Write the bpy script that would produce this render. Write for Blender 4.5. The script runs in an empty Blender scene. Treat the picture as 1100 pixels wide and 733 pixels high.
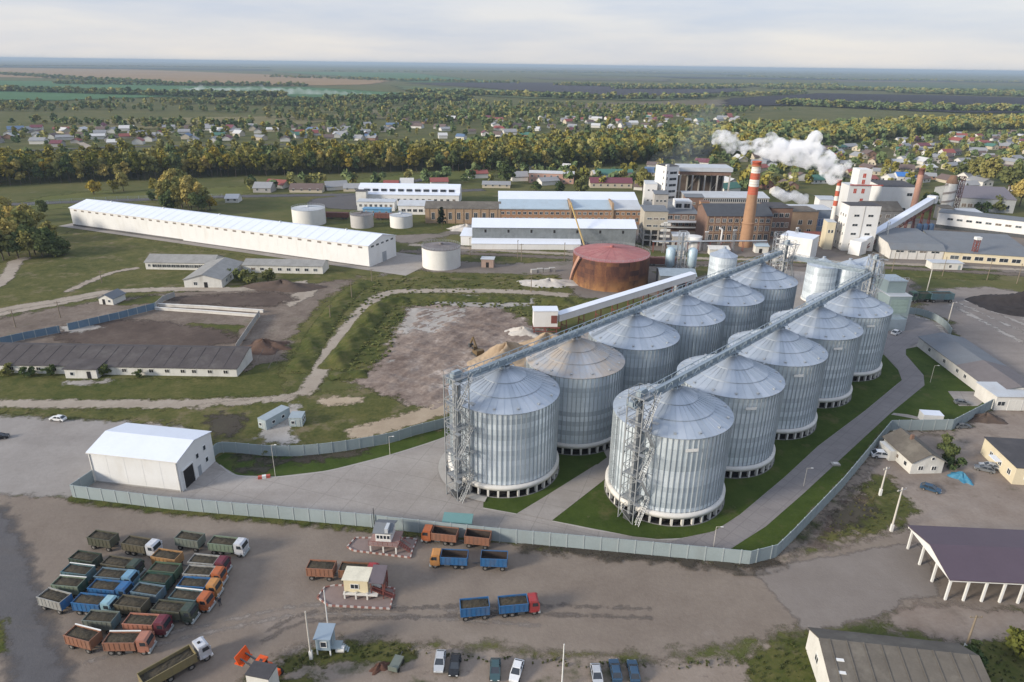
import bpy, math, random
import numpy as np
from mathutils import Vector, Matrix

random.seed(7)
RNG = np.random.default_rng(7)
S = bpy.context.scene
COL = S.collection
PI = math.pi

# ---------------------------------------------------------------- camera model (photo is 1100 x 733)
H, PITCH, ROLL, F = 79.80, 0.3851, 0.0133, 733.2
fw = np.array([0, math.cos(PITCH), -math.sin(PITCH)])
u0 = np.array([0, math.sin(PITCH), math.cos(PITCH)])
r0 = np.array([1.0, 0, 0])
rt = math.cos(ROLL) * r0 + math.sin(ROLL) * u0
up = math.cos(ROLL) * u0 - math.sin(ROLL) * r0

def ray(px, py):
    return fw + rt * (px - 550) / F + up * (366.5 - py) / F

def G(px, py, z=0.0):
    """surveyed ground point (at height z) read off the photograph"""
    d = ray(px, py)
    t = (z - H) / d[2]
    return Vector((d[0] * t, d[1] * t, z))

def P(px, py, Y):
    d = ray(px, py)
    t = Y / d[1]
    return Vector((d[0] * t, Y, H + d[2] * t))

def HT(px, py, yt):
    p = G(px, py)
    d = np.array([p.x, p.y, -H])
    k = (366.5 - yt) / F
    return (k * (fw @ d) - up @ d) / (up[2] - k * fw[2])

# ---------------------------------------------------------------- materials
MATS = {}
class N:
    def __init__(s, name):
        s.m = bpy.data.materials.new(name); s.m.use_nodes = True
        s.t = s.m.node_tree; s.t.nodes.clear()
    def n(s, typ, **kw):
        nd = s.t.nodes.new(typ)
        for k, v in kw.items():
            if k in nd.inputs.keys() if hasattr(nd.inputs, 'keys') else False:
                nd.inputs[k].default_value = v
            else:
                setattr(nd, k, v)
        return nd
    def l(s, a, b): s.t.links.new(a, b)
    def noise(s, vec, scale, detail=4, rough=0.6):
        nd = s.t.nodes.new('ShaderNodeTexNoise')
        nd.inputs['Scale'].default_value = scale; nd.inputs['Detail'].default_value = detail
        nd.inputs['Roughness'].default_value = rough
        s.l(vec, nd.inputs['Vector']); return nd.outputs[0]
    def ramp(s, fac, stops):
        nd = s.t.nodes.new('ShaderNodeValToRGB'); cr = nd.color_ramp
        while len(cr.elements) > 1: cr.elements.remove(cr.elements[-1])
        cr.elements[0].position = stops[0][0]; cr.elements[0].color = (*stops[0][1], 1)
        for p, c in stops[1:]:
            e = cr.elements.new(p); e.color = (*c, 1)
        s.l(fac, nd.inputs[0]); return nd.outputs[0]
    def math(s, op, a, b=None, clamp=False):
        nd = s.t.nodes.new('ShaderNodeMath'); nd.operation = op; nd.use_clamp = clamp
        for i, v in enumerate((a, b)):
            if v is None: continue
            if isinstance(v, (int, float)): nd.inputs[i].default_value = v
            else: s.l(v, nd.inputs[i])
        return nd.outputs[0]
    def mix(s, fac, a, b, mode='MIX'):
        nd = s.t.nodes.new('ShaderNodeMix'); nd.data_type = 'RGBA'; nd.blend_type = mode
        for i, v in ((0, fac), (6, a), (7, b)):
            if isinstance(v, (int, float)): nd.inputs[i].default_value = v
            elif isinstance(v, tuple): nd.inputs[i].default_value = (*v, 1)
            else: s.l(v, nd.inputs[i])
        return nd.outputs[2]
    def mapping(s, vec, scale=(1, 1, 1), rot=(0, 0, 0)):
        nd = s.t.nodes.new('ShaderNodeMapping')
        nd.inputs['Scale'].default_value = scale; nd.inputs['Rotation'].default_value = rot
        s.l(vec, nd.inputs[0]); return nd.outputs[0]
    def objco(s): return s.t.nodes.new('ShaderNodeTexCoord').outputs['Object']
    def pos(s): return s.t.nodes.new('ShaderNodeNewGeometry').outputs['Position']
    def rand(s): return s.t.nodes.new('ShaderNodeObjectInfo').outputs['Random']
    def finish(s, col, rough=0.8, metal=0.0, bump=None, bstr=0.3, bdist=0.1, alpha=None, spec=0.3):
        b = s.t.nodes.new('ShaderNodeBsdfPrincipled'); o = s.t.nodes.new('ShaderNodeOutputMaterial')
        if isinstance(col, tuple): b.inputs['Base Color'].default_value = (*col, 1)
        else: s.l(col, b.inputs['Base Color'])
        if isinstance(rough, float): b.inputs['Roughness'].default_value = rough
        else: s.l(rough, b.inputs['Roughness'])
        if isinstance(metal, float): b.inputs['Metallic'].default_value = metal
        else: s.l(metal, b.inputs['Metallic'])
        b.inputs['Specular IOR Level'].default_value = spec
        if bump is not None:
            bn = s.t.nodes.new('ShaderNodeBump'); bn.inputs['Strength'].default_value = bstr
            bn.inputs['Distance'].default_value = bdist
            s.l(bump, bn.inputs['Height']); s.l(bn.outputs[0], b.inputs['Normal'])
        if alpha is not None:
            t = s.t.nodes.new('ShaderNodeBsdfTransparent'); mx = s.t.nodes.new('ShaderNodeMixShader')
            s.l(alpha, mx.inputs[0]); s.l(t.outputs[0], mx.inputs[1]); s.l(b.outputs[0], mx.inputs[2])
            s.l(mx.outputs[0], o.inputs[0])
        else:
            s.l(b.outputs[0], o.inputs[0])
        return s.m

def cmul(c, k): return tuple(min(1.0, x * k) for x in c)

def pm(name, col, rough=0.7, metal=0.0, var=0.18, scale=0.6, stain=None, samt=0.5, sscale=0.25, ribs=None, rand=0.0, spec=0.3):
    """painted / plain surface: uneven colour at two scales, optional stains of another colour, optional sheet ribs"""
    if name in MATS: return MATS[name]
    s = N(name); co = s.objco()
    a = s.noise(co, scale, 5, 0.65); b = s.noise(co, scale * 9, 3, 0.6)
    f = s.math('ADD', s.math('MULTIPLY', a, 0.65), s.math('MULTIPLY', b, 0.35))
    c = s.ramp(f, [(0.28, cmul(col, 1 - var * 1.3)), (0.5, col), (0.72, cmul(col, 1 + var))])
    if stain:
        m = s.mapping(co, (1, 1, 0.3))
        k = s.noise(m, sscale, 6, 0.7)
        k = s.math('MULTIPLY', s.math('SUBTRACT', k, 0.5, True), 4.0 * samt, True)
        c = s.mix(k, c, stain)
    if rand:
        r = s.math('ADD', s.math('MULTIPLY', s.rand(), rand * 2), 1 - rand)
        cr = s.t.nodes.new('ShaderNodeCombineColor')
        for i in range(3): s.l(r, cr.inputs[i])
        c = s.mix(1.0, c, cr.outputs[0], 'MULTIPLY')
    bump = None
    if ribs:
        ax, per = ribs
        sx = s.t.nodes.new('ShaderNodeSeparateXYZ'); s.l(co, sx.inputs[0])
        bump = s.math('SINE', s.math('MULTIPLY', sx.outputs[ax], 2 * PI / per))
    MATS[name] = s.finish(c, float(rough), float(metal), bump, 0.5, 0.05, spec=spec)
    return MATS[name]

def ground_mat(name, cols, scales=(0.02, 0.15, 1.3), w=(0.45, 0.35, 0.2), feather=None, streak=None, spots=None, lo=0.3, hi=0.7, rough=0.95, big=None, joints=None):
    """earth, grass, gravel: three scales of noise through a colour ramp; edges of a sheet fray into what lies below"""
    if name in MATS: return MATS[name]
    s = N(name); p = s.pos()
    f = None
    for sc, wt in zip(scales, w):
        t = s.math('MULTIPLY', s.noise(p, sc, 5, 0.62), wt)
        f = t if f is None else s.math('ADD', f, t)
    n = len(cols)
    c = s.ramp(f, [(lo + (hi - lo) * i / (n - 1), cols[i]) for i in range(n)])
    if streak:
        col, amt, rot, sx, sy = streak
        m = s.mapping(p, (sx, sy, 1), (0, 0, rot))
        wv = s.noise(m, 1.0, 5, 0.6)
        k = s.math('MULTIPLY', s.math('SUBTRACT', wv, 0.5, True), amt * 6, True)
        c = s.mix(k, c, col)
    if spots:
        for col, sc, thr, gain in spots:
            k = s.math('MULTIPLY', s.math('SUBTRACT', s.noise(p, sc, 5, 0.7), thr, True), gain, True)
            c = s.mix(k, c, col)
    if joints:
        per, rot, jc, amt = joints
        m = s.mapping(p, (1, 1, 1), (0, 0, rot))
        sx = s.t.nodes.new('ShaderNodeSeparateXYZ'); s.l(m, sx.inputs[0])
        ks = None
        for i in (0, 1):
            fr = s.math('FRACT', s.math('DIVIDE', sx.outputs[i], per))
            k = s.math('LESS_THAN', fr, 0.16 / per)
            ks = k if ks is None else s.math('MAXIMUM', ks, k)
        c = s.mix(s.math('MULTIPLY', ks, amt), c, jc)
    bmp = s.noise(p, 2.2, 4, 0.7)
    al = None
    if feather:
        at = s.t.nodes.new('ShaderNodeAttribute'); at.attribute_name = 'edge'
        fe, amp, nsc = feather
        nz = s.math('MULTIPLY', s.math('SUBTRACT', s.noise(p, nsc, 6, 0.7), 0.5), amp * 2.4)
        al = s.math('ADD', s.math('DIVIDE', s.math('ADD', at.outputs['Fac'], nz), fe), 0.5, True)
    MATS[name] = s.finish(c, rough, 0.0, bmp, 0.28, 0.2, alpha=al, spec=0.1)
    return MATS[name]

# ---------------------------------------------------------------- mesh builder
class MB:
    def __init__(s): s.v = []; s.f = []; s.m = []; s.sm = []
    def add(s, vs, fs, m=0, M=None, smooth=False):
        b = len(s.v)
        for v in vs:
            v = Vector(v)
            s.v.append(tuple(M @ v) if M is not None else tuple(v))
        for f in fs:
            s.f.append(tuple(b + i for i in f)); s.m.append(m); s.sm.append(smooth)
        return s
    def box(s, x0, x1, y0, y1, z0, z1, m=0, M=None):
        vs = [(x0, y0, z0), (x1, y0, z0), (x1, y1, z0), (x0, y1, z0), (x0, y0, z1), (x1, y0, z1), (x1, y1, z1), (x0, y1, z1)]
        return s.add(vs, [(0, 3, 2, 1), (4, 5, 6, 7), (0, 1, 5, 4), (1, 2, 6, 5), (2, 3, 7, 6), (3, 0, 4, 7)], m, M)
    def beam(s, p, q, w, h=None, m=0):
        p, q = Vector(p), Vector(q); h = h or w
        d = (q - p); L = d.length
        if L < 1e-6: return s
        d /= L
        a = d.cross(Vector((0, 0, 1)))
        if a.length < 1e-3: a = Vector((1, 0, 0))
        a.normalize(); b = a.cross(d).normalized()
        vs = []
        for c in (p, q):
            for i, j in ((-1, -1), (1, -1), (1, 1), (-1, 1)):
                vs.append(c + a * i * w / 2 + b * j * h / 2)
        return s.add(vs, [(3, 2, 1, 0), (4, 5, 6, 7), (0, 1, 5, 4), (1, 2, 6, 5), (2, 3, 7, 6), (3, 0, 4, 7)], m)
    def tube(s, p, q, r1, r2=None, n=8, m=0, cap=True, smooth=True):
        p, q = Vector(p), Vector(q); r2 = r1 if r2 is None else r2
        d = (q - p).normalized(); a = d.cross(Vector((0, 0, 1)))
        if a.length < 1e-3: a = Vector((1, 0, 0))
        a.normalize(); b = d.cross(a)
        vs = []
        for c, r in ((p, r1), (q, r2)):
            for i in range(n):
                t = 2 * PI * i / n; vs.append(c + (a * math.cos(t) + b * math.sin(t)) * r)
        s.add(vs, [(i, (i + 1) % n, n + (i + 1) % n, n + i) for i in range(n)], m, None, smooth)
        if cap:
            s.add(vs[:n], [tuple(range(n))[::-1]], m); s.add(vs[n:], [tuple(range(n))], m)
        return s
    def lathe(s, prof, n=48, m=0, c=(0, 0), smooth=True, a0=0, a1=2 * PI):
        full = abs(a1 - a0 - 2 * PI) < 1e-6
        k = n if full else n + 1
        vs = []
        for r, z in prof:
            for i in range(k):
                t = a0 + (a1 - a0) * i / n
                vs.append((c[0] + r * math.cos(t), c[1] + r * math.sin(t), z))
        fs = []
        for j in range(len(prof) - 1):
            for i in range(n):
                i2 = (i + 1) % k
                fs.append((j * k + i, j * k + i2, (j + 1) * k + i2, (j + 1) * k + i))
        return s.add(vs, fs, m, None, smooth)
    def prism(s, poly, z0, z1, m=0, M=None):
        n = len(poly)
        vs = [(x, y, z0) for x, y in poly] + [(x, y, z1) for x, y in poly]
        return s.add(vs, [tuple(range(n))[::-1], tuple(range(n, 2 * n))] + [(i, (i + 1) % n, n + (i + 1) % n, n + i) for i in range(n)], m, M)
    def ext(s, prof, x0, x1, ax='x', m=0):
        """closed profile polygon extruded along x (profile in y,z) or along y (profile in x,z)"""
        n = len(prof)
        f = (lambda t, a, z: (t, a, z)) if ax == 'x' else (lambda t, a, z: (a, t, z))
        vs = [f(x0, a, z) for a, z in prof] + [f(x1, a, z) for a, z in prof]
        fs = [tuple(range(n))[::-1], tuple(range(n, 2 * n))] + [(i, (i + 1) % n, n + (i + 1) % n, n + i) for i in range(n)]
        return s.add(vs, fs, m)
    def mesh(s, name, mats):
        me = bpy.data.meshes.new(name)
        me.from_pydata(s.v, [], s.f)
        for m in mats: me.materials.append(m)
        if len(mats) > 1: me.polygons.foreach_set('material_index', s.m)
        me.polygons.foreach_set('use_smooth', s.sm)
        me.update()
        return me
    def obj(s, name, mats, parent=None, loc=None, rz=0):
        return link(name, s.mesh(name, mats if isinstance(mats, (list, tuple)) else [mats]), parent, loc, rz)

def link(name, data, parent=None, loc=None, rz=0):
    o = bpy.data.objects.new(name, data); COL.objects.link(o)
    if parent is not None: o.parent = parent
    if loc is not None: o.location = loc
    if rz: o.rotation_euler = (0, 0, rz)
    return o

def tag(o, label, cat, group=None, kind=None):
    if label: o['label'] = label
    if cat: o['category'] = cat
    if group: o['group'] = group
    if kind: o['kind'] = kind
    return o

def thing(name, label, cat, loc=(0, 0, 0), rz=0, group=None):
    o = bpy.data.objects.new(name, None); COL.objects.link(o)
    o.empty_display_size = 0.5
    o.location = loc; o.rotation_euler = (0, 0, rz)
    return tag(o, label, cat, group)

CACHE = {}
def part(name, key, build, mats, parent, loc=None, rz=0):
    """a part whose mesh is shared by every copy built with the same key"""
    k = (key, tuple(m.name for m in mats))
    if k not in CACHE:
        b = MB(); build(b); CACHE[k] = b.mesh(name, mats)
    return link(name, CACHE[k], parent, loc, rz)

# ---------------------------------------------------------------- sheets of ground
def sheet(name, pts, mat, z, kind='structure', label=None, px=True):
    w = [G(*p) for p in pts] if px else [Vector((*p, 0)) for p in pts]
    b = MB(); b.add([(v.x, v.y, z) for v in w], [tuple(range(len(w)))])
    o = b.obj(name, mat); o['kind'] = kind
    if label: o['label'] = label
    return o

def inside(px_, py_, poly):
    c = np.zeros(px_.shape, bool); n = len(poly)
    for i in range(n):
        x1, y1 = poly[i]; x2, y2 = poly[(i + 1) % n]
        cond = ((y1 > py_) != (y2 > py_))
        with np.errstate(divide='ignore', invalid='ignore'):
            xi = (x2 - x1) * (py_ - y1) / (y2 - y1 + 1e-12) + x1
        c ^= cond & (px_ < xi)
    return c

def edist(px_, py_, poly):
    d = np.full(px_.shape, 1e9); n = len(poly)
    for i in range(n):
        x1, y1 = poly[i]; x2, y2 = poly[(i + 1) % n]
        dx, dy = x2 - x1, y2 - y1; L = dx * dx + dy * dy + 1e-12
        t = np.clip(((px_ - x1) * dx + (py_ - y1) * dy) / L, 0, 1)
        d = np.minimum(d, np.hypot(px_ - x1 - t * dx, py_ - y1 - t * dy))
    return d

def wpoly(pts): return [(G(*p).x, G(*p).y) for p in pts]

def patch(name, pts, mat, z, margin=3.0, cell=2.0, px=True, hfun=None, kind='structure'):
    """an irregular patch of ground whose border frays; 'edge' holds the distance to its outline"""
    poly = wpoly(pts) if px else pts
    a = np.array(poly); x0, y0 = a.min(0) - margin; x1, y1 = a.max(0) + margin
    cell = max(cell, (x1 - x0) / 260, (y1 - y0) / 260)
    nx, ny = int((x1 - x0) / cell) + 2, int((y1 - y0) / cell) + 2
    X, Y = np.meshgrid(x0 + np.arange(nx) * cell, y0 + np.arange(ny) * cell)
    D = edist(X, Y, poly); D = np.where(inside(X, Y, poly), D, -D)
    keep = D > -margin
    q = keep[:-1, :-1] & keep[1:, :-1] & keep[:-1, 1:] & keep[1:, 1:]
    idx = np.arange(nx * ny).reshape(ny, nx)
    F4 = np.stack([idx[:-1, :-1][q], idx[:-1, 1:][q], idx[1:, 1:][q], idx[1:, :-1][q]], 1)
    used = np.unique(F4); re = np.full(nx * ny, -1); re[used] = np.arange(len(used))
    Z = np.full(nx * ny, z)
    if hfun is not None: Z = z + hfun(X, Y, D).ravel()
    V = np.stack([X.ravel()[used], Y.ravel()[used], Z[used]], 1)
    me = bpy.data.meshes.new(name); me.from_pydata(V.tolist(), [], re[F4].tolist())
    at = me.attributes.new('edge', 'FLOAT', 'POINT'); at.data.foreach_set('value', D.ravel()[used].astype(np.float32))
    me.materials.append(mat)
    if hfun is not None: me.polygons.foreach_set('use_smooth', [True] * len(me.polygons))
    o = link(name, me); o['kind'] = kind
    return o

def strip_poly(line, w):
    """world polyline + width(s) -> outline polygon"""
    pts = [Vector((p[0], p[1])) for p in line]; n = len(pts); L, R = [], []
    for i in range(n):
        d = (pts[min(i + 1, n - 1)] - pts[max(i - 1, 0)]).normalized()
        nn = Vector((-d.y, d.x)); ww = (w[i] if isinstance(w, (list, tuple)) else w) / 2
        L.append(tuple(pts[i] + nn * ww)); R.append(tuple(pts[i] - nn * ww))
    return L + R[::-1]

def smooth_line(pts, k=6):
    """Catmull-Rom through world points"""
    p = [Vector((a[0], a[1])) for a in pts]; p = [p[0] * 2 - p[1]] + p + [p[-1] * 2 - p[-2]]
    out = []
    for i in range(1, len(p) - 2):
        for j in range(k):
            t = j / k
            out.append(0.5 * ((2 * p[i]) + (p[i + 1] - p[i - 1]) * t + (2 * p[i - 1] - 5 * p[i] + 4 * p[i + 1] - p[i + 2]) * t * t + (3 * p[i] - p[i - 1] - 3 * p[i + 1] + p[i + 2]) * t ** 3))
    out.append(p[-2]); return [(v.x, v.y) for v in out]

def road(name, pxline, w, mat, z, margin=2.0, cell=1.2, smooth=True):
    line = [(G(*p).x, G(*p).y) for p in pxline]
    if smooth: line = smooth_line(line)
    return patch(name, strip_poly(line, w), mat, z, margin, cell, px=False)

def kerb(pxline, mat, w=0.28, h=0.14, smooth=True, name='kerb'):
    line = [(G(*p).x, G(*p).y) for p in pxline]
    if smooth: line = smooth_line(line)
    b = MB()
    a = strip_poly(line, w); n = len(line)
    L = a[:n]; R = a[n:][::-1]
    for i in range(n - 1):
        vs = [(*L[i], 0), (*R[i], 0), (*R[i + 1], 0), (*L[i + 1], 0), (*L[i], h), (*R[i], h), (*R[i + 1], h), (*L[i + 1], h)]
        b.add(vs, [(4, 5, 6, 7), (0, 1, 5, 4), (2, 3, 7, 6), (1, 2, 6, 5), (3, 0, 4, 7)])
    o = b.obj(name, mat); o['kind'] = 'structure'
    return o
HAZE = 9e-5
SUN_EL, SUN_AZ, SUN_E, SUN_ANG = 19, -115, 3.4, 12
SKY0, SKY1, SKY2, SKY3 = (.555, .54, .53), (.48, .505, .56), (.44, .485, .58), (.60, .665, .80)
EXPO = 0.57
# ---------------------------------------------------------------- common materials
M_white = pm('white_cladding', (0.68, 0.68, 0.67), 0.5, var=0.05, scale=0.25, stain=(0.50, 0.46, 0.39), samt=0.34)
M_whiteroof = pm('white_sheet_roof', (0.66, 0.70, 0.77), 0.55, var=0.05, scale=0.15, stain=(0.62, 0.64, 0.66), samt=0.2, sscale=0.12)
M_greyroof = pm('grey_sheet_roof', (0.150, 0.163, 0.178), 0.8, var=0.12, scale=0.2, stain=(0.17, 0.16, 0.155), samt=0.5)
M_lightroof = pm('pale_metal_roof', (0.45, 0.475, 0.50), 0.6, var=0.08, scale=0.2, stain=(0.36, 0.34, 0.32), samt=0.5)
M_blueroof = pm('blue_grey_roof', (0.36, 0.44, 0.50), 0.45, var=0.08, scale=0.2, stain=(0.27, 0.28, 0.28), samt=0.35)
M_slate = pm('old_slate_roof', (0.122, 0.108, 0.090), 0.9, var=0.22, scale=0.35, stain=(0.24, 0.22, 0.18), samt=0.6)
M_barnroof = pm('weathered_dark_roof', (0.072, 0.063, 0.063), 0.9, var=0.25, scale=0.3, stain=(0.15, 0.14, 0.13), samt=0.5)
M_darkroof = pm('bitumen_roof', (0.060, 0.058, 0.062), 0.8, var=0.2, scale=0.3, stain=(0.11, 0.10, 0.10), samt=0.5)
M_purple = pm('purple_brown_roof', (0.085, 0.062, 0.080), 0.5, var=0.08, scale=0.2)
M_brick = pm('brown_brick', (0.19, 0.118, 0.088), 0.9, var=0.2, scale=0.8, stain=(0.12, 0.08, 0.065), samt=0.6)
M_tanbrick = pm('tan_brick', (0.33, 0.235, 0.155), 0.9, var=0.15, scale=0.7, stain=(0.22, 0.15, 0.10), samt=0.5)
M_orangebrick = pm('orange_brick', (0.33, 0.195, 0.115), 0.9, var=0.15, scale=0.7, stain=(0.22, 0.12, 0.08), samt=0.5)
M_pinkbrick = pm('pink_brick', (0.40, 0.23, 0.17), 0.9, var=0.12, scale=0.7, stain=(0.28, 0.15, 0.11), samt=0.4)
M_conc = pm('bare_concrete', (0.36, 0.345, 0.32), 0.9, var=0.14, scale=0.5, stain=(0.22, 0.20, 0.18), samt=0.5)
M_concw = pm('pale_concrete', (0.60, 0.585, 0.55), 0.85, var=0.1, scale=0.4, stain=(0.38, 0.34, 0.29), samt=0.45)
M_cream = pm('cream_plaster', (0.60, 0.53, 0.38), 0.85, var=0.08, scale=0.4, stain=(0.40, 0.34, 0.25), samt=0.4)
M_plaster = pm('dirty_white_plaster', (0.60, 0.59, 0.55), 0.9, var=0.12, scale=0.4, stain=(0.32, 0.30, 0.26), samt=0.6)
M_glass = pm('dark_glass', (0.028, 0.034, 0.042), 0.12, var=0.2, spec=0.6)
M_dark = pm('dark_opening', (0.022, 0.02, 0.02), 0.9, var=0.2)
M_frame = pm('white_window_frame', (0.68, 0.68, 0.66), 0.5, var=0.04)
M_fence = pm('blue_grey_fence', (0.270, 0.320, 0.330), 0.6, var=0.08, scale=0.3, stain=(0.22, 0.23, 0.22), samt=0.35)
M_fencep = pm('fence_post', (0.33, 0.37, 0.375), 0.7, var=0.08)
M_steel = pm('galvanised_steel', (0.44, 0.465, 0.485), 0.42, 0.55, var=0.12, scale=0.8)
M_gal = pm('grey_blue_gallery', (0.31, 0.37, 0.415), 0.45, 0.35, var=0.1, scale=0.5)
M_darksteel = pm('dark_steel', (0.10, 0.105, 0.11), 0.5, 0.5, var=0.2)
M_redsteel = pm('red_oxide_steel', (0.19, 0.06, 0.048), 0.8, var=0.25, scale=0.6, stain=(0.12, 0.06, 0.05), samt=0.5)
M_wood = pm('wooden_pole', (0.21, 0.17, 0.125), 0.9, var=0.2)
M_polec = pm('concrete_pole', (0.52, 0.49, 0.44), 0.85, var=0.1)
M_greensteel = pm('grey_green_cladding', (0.25, 0.315, 0.325), 0.45, 0.2, var=0.08, scale=0.3)
M_rubber = pm('tyre_rubber', (0.022, 0.021, 0.020), 0.9, var=0.2)
M_rim = pm('wheel_rim', (0.22, 0.21, 0.20), 0.5, 0.3, var=0.1)

def silo_wall_mat(name):
    s = N(name); co = s.objco()
    sx = s.t.nodes.new('ShaderNodeSeparateXYZ'); s.l(co, sx.inputs[0])
    ring = s.math('FLOOR', s.math('DIVIDE', sx.outputs[2], 1.15))
    wn = s.t.nodes.new('ShaderNodeTexWhiteNoise'); wn.noise_dimensions = '2D'
    ang = s.math('ARCTAN2', sx.outputs[1], sx.outputs[0])
    sect = s.math('FLOOR', s.math('MULTIPLY', ang, 36 / (2 * PI)))
    cb = s.t.nodes.new('ShaderNodeCombineXYZ'); s.l(ring, cb.inputs[0]); s.l(s.rand(), cb.inputs[1])
    s.l(cb.outputs[0], wn.inputs['Vector'])
    wn2 = s.t.nodes.new('ShaderNodeTexWhiteNoise'); wn2.noise_dimensions = '3D'
    cb2 = s.t.nodes.new('ShaderNodeCombineXYZ'); s.l(ring, cb2.inputs[0]); s.l(sect, cb2.inputs[1]); s.l(s.rand(), cb2.inputs[2])
    s.l(cb2.outputs[0], wn2.inputs['Vector'])
    nz = s.noise(s.mapping(co, (1, 1, 0.12)), 1.2, 4, 0.65)
    f = s.math('ADD', s.math('MULTIPLY', wn.outputs['Value'], 0.52), s.math('ADD', s.math('MULTIPLY', wn2.outputs['Value'], 0.13), s.math('MULTIPLY', nz, 0.34)))
    c = s.ramp(f, [(0.18, (0.459, 0.525, 0.573)), (0.5, (0.639, 0.712, 0.763)), (0.8, (0.789, 0.858, 0.909))])
    bump = s.math('SINE', s.math('MULTIPLY', sx.outputs[2], 2 * PI / 0.29))
    return s.finish(c, 0.33, 0.36, bump, 0.35, 0.03)

def silo_roof_mat(name, dust):
    s = N(name); co = s.objco()
    sx = s.t.nodes.new('ShaderNodeSeparateXYZ'); s.l(co, sx.inputs[0])
    ang = s.math('ARCTAN2', sx.outputs[1], sx.outputs[0])
    sect = s.math('FLOOR', s.math('MULTIPLY', ang, 40 / (2 * PI)))
    wn = s.t.nodes.new('ShaderNodeTexWhiteNoise'); wn.noise_dimensions = '2D'
    cb = s.t.nodes.new('ShaderNodeCombineXYZ'); s.l(sect, cb.inputs[0]); s.l(s.rand(), cb.inputs[1]); s.l(cb.outputs[0], wn.inputs['Vector'])
    nz = s.noise(co, 0.35, 5, 0.65)
    f = s.math('ADD', s.math('MULTIPLY', wn.outputs['Value'], 0.35), s.math('MULTIPLY', nz, 0.65))
    c = s.ramp(f, [(0.25, (0.326, 0.370, 0.422)), (0.5, (0.387, 0.436, 0.493)), (0.75, (0.458, 0.502, 0.559))])
    d = s.noise(co, 0.22, 6, 0.7)
    k = s.math('MULTIPLY', s.math('SUBTRACT', d, 0.62 - dust * 0.45, True), 3.2, True)
    k = s.math('MULTIPLY', k, 0.25 + 0.6 * dust)
    c = s.mix(k, c, (0.42, 0.33, 0.235))
    return s.finish(c, 0.45, s.math('SUBTRACT', 0.45, s.math('MULTIPLY', k, 0.45), True), None)
M_foot = pm('dark_footing', (.15, .145, .14), .9, var=.2)  # plain dark grey ring at the column feet
M_stiff = pm('stiffener_steel', (.45, .49, .515), .5, .3, var=.1)
M_silo = silo_wall_mat('corrugated_silo_wall')
M_siloroof = silo_roof_mat('silo_roof_sheet', 0.08)
M_silodust = silo_roof_mat('dusty_silo_roof_sheet', 0.75)

M_asb = pm('old_asbestos_roof', (.255, .252, .24), .9, var=.2, scale=.3, stain=(.16, .15, .135), samt=.5)
# ---------------------------------------------------------------- buildings
def xy(p):
    return p if isinstance(p, Vector) else G(*p)

def b_window(w, h, fr=0.09):
    def f(b):
        b.box(-w / 2, w / 2, -0.05, 0.05, 0, h, 0)
        b.box(-w / 2 - fr, -w / 2, -0.08, 0.08, -fr, h + fr, 1); b.box(w / 2, w / 2 + fr, -0.08, 0.08, -fr, h + fr, 1)
        b.box(-w / 2, w / 2, -0.08, 0.08, -fr, 0, 1); b.box(-w / 2, w / 2, -0.08, 0.08, h, h + fr, 1)
        if w > 0.9: b.box(-0.035, 0.035, -0.075, 0.075, 0, h, 1)
    return f
def b_panel(w, h):
    return lambda b: b.box(-w / 2, w / 2, -0.06, 0.06, 0, h)

def opening(root, L, D, side, u, z, w, h, name='window', mats=None, framed=True):
    pos, rz = {'f': ((u, 0, z), 0), 'b': ((u, D, z), 0), 'l': ((0, u, z), PI / 2), 'r': ((L, u, z), PI / 2)}[side]
    if framed:
        return part(name, ('win', round(w, 2), round(h, 2)), b_window(w, h), mats or [M_glass, M_frame], root, pos, rz)
    return part(name, ('plain_box', round(w, 2), round(h, 2)), b_panel(w, h), mats or [M_dark], root, pos, rz)

def building(name, label, cat, A, B, D, prof, wall, roofm, ax='x', group=None, rz=None, L=None, over=0.35, t=0.16, z0=0.0, base=None, rpart='roof'):
    a, b_ = xy(A), xy(B) if B is not None else None
    if rz is None: rz = math.atan2(b_.y - a.y, b_.x - a.x)
    if L is None: L = (b_ - a).length
    root = thing(name, label, cat, (a.x, a.y, 0), rz, group)
    span = D if ax == 'x' else L; run = L if ax == 'x' else D
    pr = [(u * span, z) for u, z in prof]
    m = MB(); m.ext([(0, z0), (span, z0)] + pr[::-1], 0, run, ax)
    m.obj('wall', wall, root)
    # roof slab
    (a0, za), (a1, zb) = pr[0], pr[1]
    s0 = (zb - za) / max(a1 - a0, 1e-6)
    (c0, zc), (c1, zd) = pr[-2], pr[-1]
    s1 = (zd - zc) / max(c1 - c0, 1e-6)
    e = [(a0 - over, za - s0 * over)] + pr[1:-1] + [(c1 + over, zd + s1 * over)]
    if len(pr) == 2: e = [(a0 - over, za - s0 * over), (a1 + over, zb + s0 * over)]
    poly = [(x, z + t) for x, z in e] + [(x, z + 0.02) for x, z in e[::-1]]
    m = MB(); m.ext(poly, -over, run + over, ax)
    r = m.obj(rpart, roofm, root)
    if base:
        bh, bm = base
        m = MB(); o = 0.04
        m.box(-o, L + o, -o, D + o, z0, bh); m.obj('plinth', bm, root)
    return root, L

def gable(h, rh): return [(0, h), (0.5, h + rh), (1, h)]
def flat(h, tilt=0.05): return [(0, h), (1, h + tilt)]

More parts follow.
